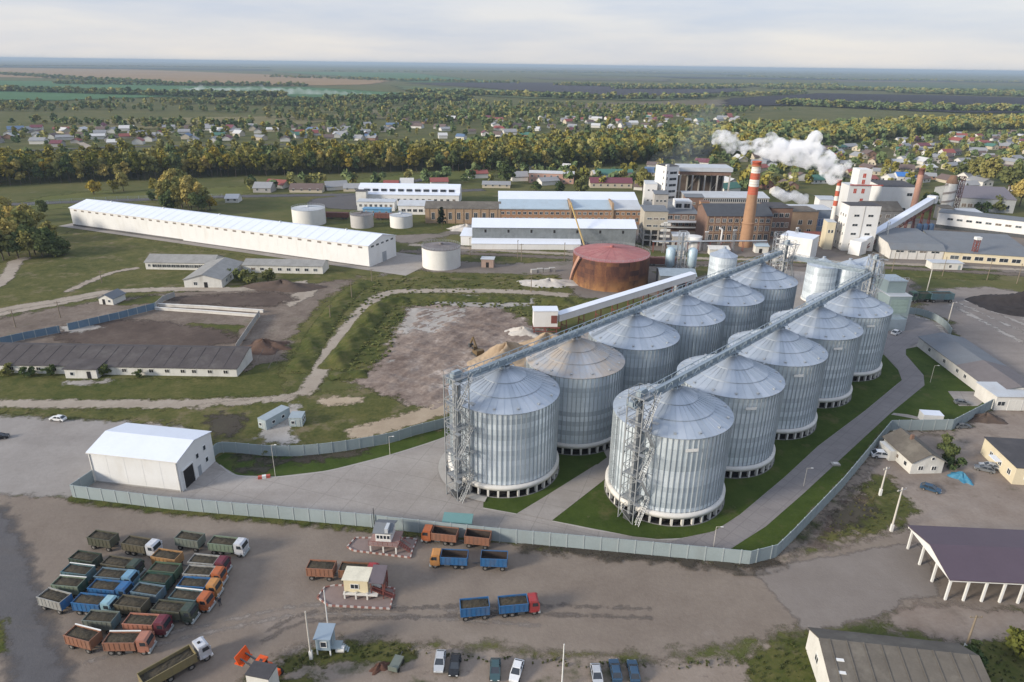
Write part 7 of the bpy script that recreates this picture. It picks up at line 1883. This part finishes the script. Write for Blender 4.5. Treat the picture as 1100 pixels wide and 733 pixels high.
# front row of the belt as individual trees
front, rest, bins = [], [], {}
for p in pts:
    k = int(proj_x(p) // 5)
    if bins.get(k, 0) < 1 and -20 < proj_x(p) < 740: bins[k] = bins.get(k, 0) + 1; front.append(p)
    else: rest.append(p)
for p in front:
    x = proj_x(p); w = [.40, .33, .27] if x < 480 else [.25, .3, .45]
    kd = random.choices(kinds, w)[0]; zn = [z for z in zones if z[0] <= x < z[1]][0][2]
    v = TREE[kd[0]][cnt[0] % 3]; cnt[0] += 1
    sc = random.uniform(.8, 1.2)
    t = thing('tree', '%s tree in the front of the long tree belt, %s' % (kd[1], zn), 'tree', (p[0], p[1], 0), random.uniform(0, 6.28), '%s trees in the front of the belt %s' % (kd[1], zn))
    t.scale = (sc, sc, sc * random.uniform(.85, 1.2))
    link('crown', v[0], t); link('trunk', v[1], t)

def woodland(name, pts, kinds_, w, smin, smax, label=None, hs=(.8, 1.15), zjit=0):
    """a far wood that reads as one mass: many small crowns joined in one mesh per foliage colour"""
    acc = {k: [] for k in kinds_}
    for p in pts:
        k = random.choices(kinds_, w)[0]; acc[k].append(p)
    mats = []; Vs, Fs, Ms = [], [], []; off = 0
    for mi, k in enumerate(kinds_):
        for p in acc[k]:
            _, _, V, Q = TREE[k][random.randrange(len(TREE[k]))]
            s_ = random.uniform(smin, smax); h_ = s_ * random.uniform(*hs); a = random.uniform(0, 6.28); c, q = math.cos(a), math.sin(a)
            W = np.stack([(V[:, 0] * c - V[:, 1] * q) * s_ + p[0], (V[:, 0] * q + V[:, 1] * c) * s_ + p[1], V[:, 2] * h_], 1)
            Vs.append(W); Fs.append(Q + off); Ms.append(np.full(len(Q), mi)); off += len(V)
        mats.append(MATF[k])
    V, Q, I = np.concatenate(Vs), np.concatenate(Fs), np.concatenate(Ms)
    me = np_mesh(name, V, Q, mats[0])
    for m_ in mats[1:]: me.materials.append(m_)
    me.polygons.foreach_set('material_index', I.astype(np.int32))
    o = link(name, me); o['kind'] = 'stuff'; o['label'] = label or name
    return o
def leaf_far(name, cols):
    s = N(name); p = s.pos()
    wn = s.noise(p, .11, 3, .65); w2 = s.noise(p, .02, 3, .6)
    f = s.math('ADD', s.math('MULTIPLY', wn, .8), s.math('MULTIPLY', w2, .4))
    n = len(cols); c = s.ramp(f, [(.38 + .42 * i / (n - 1), cols[i]) for i in range(n)])
    return s.finish(c, 1.0, spec=0.0)
MATF = {'fara': leaf_far('autumn_wood', [(0.104, 0.121, 0.034), (0.172, 0.175, 0.044), (0.255, 0.221, 0.053), (0.380, 0.291, 0.059)]), 'farg': leaf_far('green_wood', [(0.077, 0.115, 0.059), (0.123, 0.164, 0.071), (0.182, 0.213, 0.091)]), 'faro': leaf_far('olive_wood', [(0.166, 0.179, 0.069), (0.257, 0.250, 0.093), (0.374, 0.324, 0.119)])}
MATF['weed'] = leaf_far('weed_leaves', [(.10, .125, .04), (.15, .165, .06), (.21, .19, .085)]); TREE['weed'] = TREE['weedd'] = TREE['faro']; MATF['weedd'] = leaf_far('verge_leaves', [(.055, .07, .026), (.09, .10, .04), (.15, .13, .06)]); MATF['belta'], MATF['beltg'], MATF['belto'] = MATF['fara'], MATF['farg'], MATF['faro']
KF = ['fara', 'faro', 'farg']; KB = ['belta', 'belto', 'beltg']
woodland('tree_belt_interior', rest, KB, [.36, .3, .34], .8, 1.25, 'mixed autumn trees filling the depth of the long tree belt')
rb = scatter([(720, 172), (800, 166), (860, 158), (960, 150), (1040, 141), (1130, 138), (1130, 129), (1000, 134), (900, 139), (820, 139), (740, 143), (700, 150), (690, 168)], 1500, rngT, 8)
woodland('right_tree_belt', rb, KF, [.28, .36, .36], .9, 1.35, 'band of yellow and green trees beyond the village on the right')
rb = scatter([(560, 176), (660, 172), (740, 164), (740, 146), (660, 151), (560, 156), (490, 163), (470, 172)], 900, rngT, 8)
woodland('middle_tree_belt', rb, KF, [.38, .34, .28], .9, 1.3, 'mixed wood behind the longest white roofed store')
# trees among the village gardens
VILL = {'left': [(-40, 163), (0, 160), (140, 156), (300, 153), (400, 151), (400, 140), (250, 137), (100, 138), (-40, 142)],
        'middle': [(330, 153), (480, 151), (600, 146), (800, 141), (800, 123), (660, 123), (520, 128), (420, 132), (330, 138)],
        'right': [(820, 204), (900, 200), (1000, 205), (1060, 204), (1160, 215), (1160, 137), (1060, 143), (980, 150), (880, 160), (830, 166)],
        'back': [(705, 208), (770, 205), (840, 214), (900, 200), (890, 178), (830, 168), (760, 172), (700, 182)],
        'near': [(262, 207), (300, 204), (400, 203), (500, 200), (560, 197), (690, 204), (700, 193), (640, 182), (560, 180), (500, 192), (380, 196), (270, 198)]}
vp = []
for k, n in (('left', 120), ('middle', 170), ('right', 270), ('near', 60), ('back', 70)): vp += scatter(VILL[k], n, rngT, 7)
weeds = []
for poly, n in (([(318, 402), (338, 366), (358, 336), (380, 312), (402, 303), (440, 296), (600, 298), (610, 312), (440, 316), (400, 330), (352, 360), (330, 405)], 330), ([(356, 402), (380, 368), (402, 338), (425, 322), (560, 322), (640, 327), (600, 340), (560, 340), (540, 332), (440, 330), (420, 380), (395, 402)], 380)):
    weeds += scatter(poly, n, rngT)
woodland('wild_weeds', weeds, ['weed'], [1], .07, .15, 'wild weeds and low scrub on the grassy banks', hs=(.3, .5))
verge = scatter([(300, 712), (350, 694), (440, 692), (452, 706), (360, 708), (310, 724)], 130, rngT) + scatter([(800, 712), (866, 682), (884, 720), (890, 745), (806, 745)], 110, rngT) + scatter([(450, 700), (700, 714), (790, 708), (800, 716), (700, 722), (450, 708)], 70, rngT) + scatter([(1010, 700), (1095, 690), (1100, 733), (1050, 733)], 90, rngT) + scatter([(880, 580), (938, 514), (985, 552), (920, 578)], 110, rngT)
woodland('verge_weeds', verge, ['weedd'], [1], .02, .05, 'weeds along the verge of the truck yard', hs=(.6, 1.0))
woodland('garden_trees', vp, KF, [.16, .32, .52], .5, .95, 'garden trees scattered among the village houses')
mp = scatter([(-40, 141), (100, 139), (330, 139), (400, 136), (560, 126), (680, 120), (820, 122), (820, 117), (560, 113), (440, 113), (320, 106), (180, 108), (0, 109), (-40, 112)], 1500, rngT, 12)
mp = [p for p in mp if not (122 < proj_y(p) < 139 and math.sin(p[0] * .011 + p[1] * .004) > -.1)]
def clump(c, per, sx, sy):
    out = []
    for (x, y) in c:
        k = random.uniform(.5, 1.6); n = int(per * k)
        for _ in range(n): out.append((x + random.gauss(0, sx * k), y + random.gauss(0, sy * k)))
    return out
mp = clump(mp[::52], 58, 90, 8) + mp[::160]
woodland('valley_wood', mp, ['faro', 'farg'], [.4, .6], .6, 1.05, 'dark trees and scrub along the valley beyond the village')
mp = scatter([(330, 140), (500, 135), (700, 126), (700, 117), (500, 122), (330, 128)], 380, rngT, 10)
mp = clump(mp[::18], 26, 48, 7) + mp[::30]
woodland('valley_scrub', mp, ['faro', 'farg'], [.4, .6], .55, .9, 'scrub on the slope behind the middle of the village')
# shelter belts on the far fields
BL = [([(-60, 71.5), (60, 71.2), (180, 72), (290, 73.3)], 150), ([(0, 80), (60, 84), (120, 88), (170, 90)], 90), ([(60, 90.5), (200, 92.5), (330, 93)], 60), ([(290, 83), (420, 87), (560, 90)], 60), ([(330, 77), (560, 78), (700, 79)], 90),
      ([(600, 92), (700, 94.5), (800, 93.5), (900, 93)], 200), ([(660, 96), (760, 96), (800, 94)], 100), ([(820, 95), (960, 98), (1140, 103)], 260), ([(960, 100), (1140, 105)], 160), ([(780, 82), (900, 86), (1000, 87), (1140, 90)], 110), ([(560, 76), (800, 79), (1140, 84)], 110), ([(600, 106), (700, 107), (800, 104), (860, 101)], 60),
      ([(840, 113), (960, 118), (1140, 121)], 120), ([(440, 100), (560, 104), (640, 107)], 90), ([(-60, 97), (60, 100), (200, 104), (300, 104)], 120), ([(350, 110), (450, 107), (500, 108)], 90)]
fp = []
for ln, n in BL:
    w = [G(*p) for p in ln]
    for _ in range(n * 4):
        i = random.randrange(len(w) - 1); t_ = random.random(); q = w[i].lerp(w[i + 1], t_); dd = math.hypot(q.x, q.y)
        fp.append((q.x + random.gauss(0, .004 * dd), q.y + random.gauss(0, .007 * dd)))
woodland('shelter_belts', fp, ['faro', 'farg'], [.35, .65], 1.0, 2.0, 'dark shelter belts between the far fields', hs=(.5, .8))

# ---------------------------------------------------------------- far fields
def field(name, pts, cols, z, f=18, streak=None, sc=(.002, .012, .05)):
    nm = 'field_' + name + '_%d' % len(MATS)
    m = ground_mat(nm, cols, scales=sc, feather=(f * .8, f * 1.6, .012), streak=streak)
    return patch(name, pts, m, z, f * 1.6, 14)
def c3(c, a=.82, b=1.2): return [cmul(c, a), c, cmul(c, b)]
field('stubble_field', [(-80, 74), (0, 73), (150, 75), (280, 80), (420, 87), (400, 91), (330, 92.5), (200, 90), (100, 85), (-80, 82)], c3((.26, .175, .095)), 1.0, 60)
field('green_field', [(-80, 107), (-80, 87), (0, 87), (120, 88), (200, 93), (330, 94), (440, 101), (420, 107), (280, 104), (160, 105), (60, 109)], c3((.065, .135, .062)), 1.4, 40)
field('green_field', [(290, 77), (440, 78.5), (500, 85), (560, 89), (440, 89), (420, 85), (330, 80)], c3((.065, .13, .055)), 1.2, 60)
field('green_field', [(420, 92), (520, 96), (640, 104), (760, 106), (700, 109), (560, 106), (440, 99)], c3((.085, .11, .05)), 1.6, 30)
field('ploughed_field', [(440, 90), (560, 89), (780, 92), (800, 99), (680, 104), (560, 98)], c3((.052, .048, .055)), 1.8, 50)
field('ploughed_field', [(780, 107), (880, 101), (1000, 103), (1180, 108), (1180, 123), (1040, 122), (960, 119), (860, 114), (780, 115)], c3((.028, .026, .032), .8, 1.3), 2.0, 25)
field('green_field', [(820, 89), (1000, 90), (1180, 96), (1180, 102), (1000, 97), (820, 94)], c3((.075, .10, .055)), 1.3, 60)
field('stubble_field', [(880, 84.5), (1000, 86), (1020, 89), (900, 88)], c3((.14, .115, .09)), 1.5, 60)
field('stubble_field', [(600, 113), (760, 108), (880, 107), (840, 112), (700, 117), (620, 119)], c3((.13, .11, .072)), 1.7, 20)
for k, (y0_, y1_, x0_, x1_, cc) in enumerate(((76.2, 77.6, 560, 800, (.06, .075, .06)), (79.5, 81.5, 600, 980, (.09, .105, .06)), (82.5, 84.5, 700, 1160, (.045, .05, .052)), (83.5, 86, 560, 720, (.10, .095, .065)), (92, 94.5, 900, 1160, (.07, .10, .055)), (70.5, 72, 300, 560, (.08, .10, .06)), (72.5, 74, 440, 700, (.11, .10, .07)), (67.5, 69.5, -60, 260, (.10, .095, .065)), (70.5, 72.3, -60, 290, (.045, .055, .045)))):
    field('far_field', [(x0_, y0_), (x1_, y0_ + (x1_ - x0_) * .0125), (x1_, y1_ + (x1_ - x0_) * .0125), (x0_ + 30, y1_)], c3(cc), 2.2 + k * .1, 70)
field('hay_meadow', [(60, 138), (110, 129), (300, 125), (420, 122), (330, 134), (150, 139)], c3((.165, .145, .072)), .6, 14)
field('hay_meadow', [(300, 130), (420, 116), (560, 114), (640, 118), (560, 122), (440, 128)], c3((.14, .125, .066)), .8, 14)
field('gravel_quarry', [(610, 119), (660, 117), (704, 114), (706, 117), (660, 120), (616, 121)], c3((.33, .30, .255)), .9, 7)
field('hay_meadow', [(1000, 147), (1100, 141), (1180, 138), (1180, 143), (1080, 148), (1010, 151)], c3((.12, .115, .052)), .5, 8)
field('hay_meadow', [(-60, 168), (120, 160), (360, 154), (360, 157), (140, 164), (-60, 174)], c3((.10, .10, .042)), .5, 10)
road('road', [(-40, 166), (90, 160), (160, 158), (330, 155.5)], 7, M_asph, .7, 3, 3)
road('road', [(980, 156), (1060, 149), (1160, 144)], 7, M_asph, .7, 3, 3)
road('village_road', [(80, 151), (92, 157), (98, 161)], 7, M_track, .75, 3, 2)

# ---------------------------------------------------------------- village
HW = {'white': pm('house_white', (.58, .57, .54), .85, var=.06), 'cream': pm('house_cream', (.46, .41, .32), .85, var=.06), 'grey': pm('house_grey', (.32, .31, .30), .85, var=.08), 'brick': pm('house_brick', (.26, .16, .115), .9, var=.1)}
HR = {'grey': pm('house_grey_roof', (.26, .265, .275), .7, var=.1), 'red': pm('house_red_roof', (.24, .075, .065), .7, var=.1), 'brown': pm('house_brown_roof', (.13, .095, .085), .8, var=.1), 'green': pm('house_green_roof', (.055, .145, .115), .6, var=.1),
      'pale': pm('house_pale_roof', (.50, .50, .50), .6, var=.1), 'blue': pm('house_blue_roof', (.11, .17, .27), .6, var=.1), 'maroon': pm('house_maroon_roof', (.15, .05, .065), .7, var=.1)}
WN = {'white': 'white walled', 'cream': 'cream', 'grey': 'grey walled', 'brick': 'brick'}
def house(pos, rz, L, D, h, rh, w, r_, label, group=None, wins=True, name='house', cat='house'):
    t = thing(name, label, cat, pos, rz, group)
    sz = (round(L), round(D), round(h * 2) / 2, round(rh * 2) / 2); L, D, h, rh = sz
    part('wall', ('hw',) + sz, lambda b: b.ext([(-D / 2, 0), (D / 2, 0), (D / 2, h), (0, h + rh), (-D / 2, h)], -L / 2, L / 2, 'x'), [HW[w]], t)
    ov = .5; s_ = rh / (D / 2)
    part('roof', ('hr',) + sz, lambda b: b.ext([(-D / 2 - ov, h - ov * s_ + .22), (0, h + rh + .22), (D / 2 + ov, h - ov * s_ + .22), (D / 2 + ov, h - ov * s_ + .03), (0, h + rh + .03), (-D / 2 - ov, h - ov * s_ + .03)], -L / 2 - ov, L / 2 + ov, 'x'), [HR[r_]], t)
    if wins:
        for k in range(3): part('window', 'hwin', b_panel(1.2, 1.3), [M_glass], t, (-L / 2 + L * (k + .5) / 3, -D / 2, 1.0))
        for k in (-.22, .22): part('window', 'hwin', b_panel(1.2, 1.3), [M_glass], t, (-L / 2, k * D, 1.0), PI / 2)
    return t
hp = []
zn = {'left': 'beyond the long tree belt at left', 'middle': 'beyond the middle of the tree belt', 'right': 'in the village behind the factory', 'back': 'right behind the striped chimney', 'near': 'between the tree belt and the white stores'}
avoid = scatter(VILL['right'], 1, rngT)
rng2 = random.Random(11)
for k, n, md in (('left', 74, 20), ('middle', 92, 22), ('right', 122, 17), ('back', 18, 18), ('near', 12, 26)):
    for (x, y) in scatter(VILL[k], n, np.random.default_rng(n), md):
        w = rng2.choices(['white', 'cream', 'grey', 'brick'], [.5, .2, .15, .15])[0]; r_ = rng2.choices(list(HR), [.34, .14, .2, .05, .18, .04, .05])[0]
        L_ = rng2.choice([10, 12, 14, 16]); D_ = rng2.choice([8, 9, 10]); az = rng2.choice([.2, .2 + PI / 2, -.3, .5]) + rng2.uniform(-.1, .1)
        col = '%s house with a %s roof' % (WN[w], {'grey': 'grey', 'red': 'red', 'brown': 'brown', 'green': 'green', 'pale': 'pale', 'blue': 'blue', 'maroon': 'maroon'}[r_])
        size = 'long' if L_ >= 14 else 'short'
        house((x, y, 0), az, L_, D_, rng2.choice([2.5, 3.0, 3.5]), rng2.choice([2.0, 2.5, 3.0]), w, r_, '%s %s %s' % (size, col, zn[k]), '%s %ss %s' % (size, col.replace(' house', ' house'), zn[k]), wins=(k == 'right'))
def big_house(A, B, D, yt, rh, w, r_, label, cat='house'):
    a, b_ = G(*A), G(*B); L = (b_ - a).length; rz = math.atan2(b_.y - a.y, b_.x - a.x); h = HT(A[0], A[1], yt)
    r, L = building('village_building', label, cat, a, None, D, gable(h, rh), HW[w] if isinstance(w, str) else w, HR[r_] if isinstance(r_, str) else r_, rz=rz, L=L)
    n = max(2, int(L / 4.5))
    for z in ([1.2] if h < 5 else [1.2, 4.4]):
        for k in range(n): opening(r, L, D, 'f', L * (k + .5) / n, z, 1.3, 1.4)
    return r
M_pinkp = pm('pink_plaster', (.44, .275, .22), .85, var=.08)
big_house((568, 196.5), (616, 198), 14, 186, 1.0, M_pinkp, 'pale', 'long pink two storey building behind the longest white roofed store', 'building')
big_house((634, 202), (679, 202.5), 10, 196.5, 3.0, 'cream', 'maroon', 'long building with a maroon roof, in front of the green roofed one', 'building')
big_house((642, 193), (680, 193.5), 12, 187.5, 3.2, 'white', 'green', 'long building with a bright green roof, behind the maroon roofed one', 'building')
big_house((692, 189), (704, 189.5), 9, 185, 3.4, 'cream', 'blue', 'house with a dark blue roof, left of the tall white tower')
big_house((518, 202), (548, 202.5), 12, 198.5, 1.6, 'cream', 'grey', 'low house with a pale grey roof, left of the dark round tree', 'house')
big_house((272, 207), (291, 207.3), 11, 202, 3.0, 'grey', 'grey', 'grey house at the left end of the row behind the white tanks')
big_house((311, 207), (346, 207.3), 11, 203.5, 3.0, 'cream', 'brown', 'long house with a dark brown roof, behind the white tanks')
big_house((369, 206), (395, 206), 10, 202.5, 2.4, 'cream', 'grey', 'long house with a grey roof, right of the dark brown roofed one')
big_house((412, 202.5), (428, 202.5), 8, 200, 3.2, 'cream', 'red', 'house with a red roof above the white clerestory hall')
big_house((430, 202), (444, 202), 9, 198.5, 3.8, 'white', 'pale', 'house with a steep pale roof next to the red roofed house')
big_house((242, 218), (256, 218), 8, 213.5, 2.0, 'white', 'pale', 'small pale shed right of the poplar clump', 'shed')
big_house((963, 196), (982, 196.5), 10, 189.5, 2.5, 'white', M_bluef and pm('bright_blue_roof', (.04, .16, .45), .5), 'house with a vivid bright blue roof, behind the white windowless building')
big_house((1018, 204), (1034, 206), 10, 200, 3.2, 'cream', 'grey', 'house with a grey tent shaped roof behind the spiral tower')

# ---------------------------------------------------------------- steam and smoke
def vol_mat(name, col, dens, sc, thr, gain, aniso=0.2):
    s = N(name); co = s.objco()
    nz = s.noise(co, sc, 5, .6)
    k = s.math('MULTIPLY', s.math('MULTIPLY', s.math('SUBTRACT', nz, thr, True), gain, True), dens)
    v = s.t.nodes.new('ShaderNodeVolumePrincipled'); v.inputs['Color'].default_value = (*col, 1); v.inputs['Anisotropy'].default_value = aniso
    s.l(k, v.inputs['Density']); o = s.t.nodes.new('ShaderNodeOutputMaterial'); s.l(v.outputs[0], o.inputs['Volume'])
    return s.m
def puffs(name, blobs, mat, label, cat, voxel, jit=.5, seed=1, sub=5):
    """overlapping billows fused into one closed envelope of vapour"""
    import bmesh
    rnd = random.Random(seed); bm = bmesh.new()
    c0 = Vector(blobs[0][0])
    for c, r_ in blobs:
        for k in range(sub):
            off = Vector((rnd.gauss(0, 1), rnd.gauss(0, 1), rnd.gauss(0, .8))) * r_ * jit if k else Vector()
            rr = r_ * (1 if k == 0 else rnd.uniform(.35, .7))
            bmesh.ops.create_icosphere(bm, subdivisions=2, radius=rr, matrix=Matrix.Translation(Vector(c) - c0 + off))
    me = bpy.data.meshes.new(name); bm.to_mesh(me); bm.free(); me.materials.append(mat)
    o = link(name, me, None, c0); md = o.modifiers.new('fuse', 'REMESH'); md.mode = 'VOXEL'; md.voxel_size = voxel
    return tag(o, label, cat)
top = G(889, 263); zt = HT(889, 263, 194.5); Yc = top.y
pl = [((top.x, top.y, zt + 1.2), 1.5)]
for px_, py_, r_, dy in ((900, 186, 3.0, 2), (895, 180, 4.2, 4), (887, 174, 5.2, 6), (876, 168.5, 5.8, 8), (864, 165.5, 6.4, 10), (851, 163.5, 6.4, 12), (838, 162, 6.0, 14), (825, 159, 5.2, 16), (816, 157.5, 4.2, 18), (800, 157, 2.6, 20), (788, 156, 3.4, 22), (779, 150.5, 4.4, 24), (772, 147, 3.4, 26)):
    v = P(px_, py_, Yc + dy); pl.append((tuple(v), r_ * 1.06))
puffs('steam_plume', pl, vol_mat('white_steam', (1.0, 1.0, 1.0), 1.1, .19, .445, 4.5), 'big white steam plume drifting left from the slim red and white chimney', 'steam', 1.0, .55, 3, 6)
for (cx, cy, lab) in ((839, 209, 'small white steam puff low behind the dark brick block, left one'), (858, 213, 'small white steam puff low behind the tan brick block, right one')):
    puffs('steam_puff', [(tuple(P(cx + i * 5, cy + j * 3, Yc + 60)), 3.2) for i, j in ((-1, -1), (0, 0), (1, 1))], vol_mat('puff_steam', (1.0, 1.0, 1.0), .4, .2, .36, 4), lab, 'steam', 1.0, .5, int(cx), 4)
puffs('smoke_haze', [(tuple(P(px_, py_, 560)), r_) for px_, py_, r_ in ((732, 168, 12), (743, 160, 15), (752, 150, 14), (758, 138, 12), (764, 126, 10), (770, 116, 8), (722, 171, 10), (708, 173, 8))], vol_mat('blue_smoke', (.66, .74, .84), .011, .035, .36, 3), 'thin blue smoke rising left of the steam plume', 'smoke', 2.2, .5, 5, 4)
fs = []
for i in range(26):
    f = i / 25; fs.append((tuple(P(436 - 236 * f, 106 - 8 * math.sin(f * 2.2) * (1 - .5 * f), 1900 - 60 * f)), 5 + 15 * f ** .7))
puffs('field_smoke', fs, vol_mat('white_field_smoke', (.97, .98, 1.0), .030, .02, .38, 4), 'long white smoke trail lying over the far green field', 'smoke', 5, .55, 8, 4)
# ---------------------------------------------------------------- air, sky, sun, camera
s = N('air'); v = s.t.nodes.new('ShaderNodeVolumePrincipled')
v.inputs['Color'].default_value = (.43, .54, .68, 1); v.inputs['Density'].default_value = HAZE; v.inputs['Anisotropy'].default_value = 0.0
o_ = s.t.nodes.new('ShaderNodeOutputMaterial'); s.l(v.outputs[0], o_.inputs['Volume'])
b = MB(); b.box(-61000, 61000, -3100, 61000, -1.0, 88.0)
o = b.obj('haze', s.m); o['kind'] = 'stuff'; o['label'] = 'thin blue grey haze over the plain'

W = bpy.data.worlds.new('World'); S.world = W; W.use_nodes = True
nt = W.node_tree; nt.nodes.clear()
sky = nt.nodes.new('ShaderNodeTexSky'); sky.sky_type = 'NISHITA'; sky.sun_disc = False
sky.sun_elevation = math.radians(SUN_EL); sky.sun_rotation = math.radians(SUN_AZ)
sky.air_density = 1.0; sky.dust_density = 1.5
tc = nt.nodes.new('ShaderNodeTexCoord'); mp_ = nt.nodes.new('ShaderNodeMapping'); mp_.inputs['Scale'].default_value = (1, 1, 7)
nt.links.new(tc.outputs['Generated'], mp_.inputs[0])
nz = nt.nodes.new('ShaderNodeTexNoise'); nz.inputs['Scale'].default_value = 3.2; nz.inputs['Detail'].default_value = 6; nz.inputs['Roughness'].default_value = .55
nt.links.new(mp_.outputs[0], nz.inputs['Vector'])
sxyz = nt.nodes.new('ShaderNodeSeparateXYZ'); nt.links.new(tc.outputs['Generated'], sxyz.inputs[0])
# overcast brightness grows from horizon to zenith
rz_ = nt.nodes.new('ShaderNodeValToRGB'); e = rz_.color_ramp.elements
e[0].position = 0; e[0].color = (*SKY0, 1); e[1].position = .09; e[1].color = (*SKY1, 1)
x = e.new(.4); x.color = (*SKY2, 1); x = e.new(1.0); x.color = (*SKY3, 1)
nt.links.new(sxyz.outputs[2], rz_.inputs[0])
cl = nt.nodes.new('ShaderNodeValToRGB'); e = cl.color_ramp.elements
e[0].position = .36; e[0].color = (.85, .91, 1.015, 1); e[1].position = .66; e[1].color = (1.14, 1.105, 1.06, 1)
nt.links.new(nz.outputs[0], cl.inputs[0])
mul = nt.nodes.new('ShaderNodeMix'); mul.data_type = 'RGBA'; mul.blend_type = 'MULTIPLY'; mul.inputs[0].default_value = 1
nt.links.new(rz_.outputs[0], mul.inputs[6]); nt.links.new(cl.outputs[0], mul.inputs[7])
bg1 = nt.nodes.new('ShaderNodeBackground'); bg1.inputs[1].default_value = .09; nt.links.new(sky.outputs[0], bg1.inputs[0])
bg2 = nt.nodes.new('ShaderNodeBackground'); bg2.inputs[1].default_value = 1.0; nt.links.new(mul.outputs[2], bg2.inputs[0])
mxs = nt.nodes.new('ShaderNodeMixShader'); mxs.inputs[0].default_value = .86
nt.links.new(bg1.outputs[0], mxs.inputs[1]); nt.links.new(bg2.outputs[0], mxs.inputs[2])
wo = nt.nodes.new('ShaderNodeOutputWorld'); nt.links.new(mxs.outputs[0], wo.inputs[0])

ld = bpy.data.lights.new('sun', 'SUN'); ld.energy = SUN_E; ld.angle = math.radians(SUN_ANG); ld.color = (1.0, .90, .76)
lo = bpy.data.objects.new('sun', ld); COL.objects.link(lo)
# sun_rotation in the sky is measured from +Y towards +X
az_, el_ = math.radians(SUN_AZ), math.radians(SUN_EL)
to = Vector((math.sin(az_) * math.cos(el_), math.cos(az_) * math.cos(el_), math.sin(el_)))
lo.rotation_euler = to.to_track_quat('Z', 'Y').to_euler(); lo.location = to * 300

cd = bpy.data.cameras.new('camera'); cam = bpy.data.objects.new('camera', cd); COL.objects.link(cam)
cd.sensor_fit = 'HORIZONTAL'; cd.sensor_width = 36; cd.lens = F / 1100 * 36; cd.clip_start = 1; cd.clip_end = 120000
M = Matrix.Identity(4)
for i in range(3): M[i][0], M[i][1], M[i][2] = rt[i], up[i], -fw[i]
M[0][3], M[1][3], M[2][3] = 0, 0, H
cam.matrix_world = M; S.camera = cam

S.render.engine = 'CYCLES'
S.view_settings.view_transform = 'Standard'; S.view_settings.look = 'None'; S.view_settings.exposure = EXPO; S.view_settings.gamma = 1
c_ = S.cycles
c_.use_denoising = True
try: c_.denoiser = 'OPENIMAGEDENOISE'
except Exception: pass
c_.max_bounces = 28; c_.diffuse_bounces = 3; c_.glossy_bounces = 3; c_.transparent_max_bounces = 24; c_.volume_bounces = 24; c_.transmission_bounces = 2
c_.caustics_reflective = False; c_.caustics_refractive = False
c_.volume_step_rate = 1.0; c_.volume_max_steps = 256
c_.sample_clamp_indirect = 6
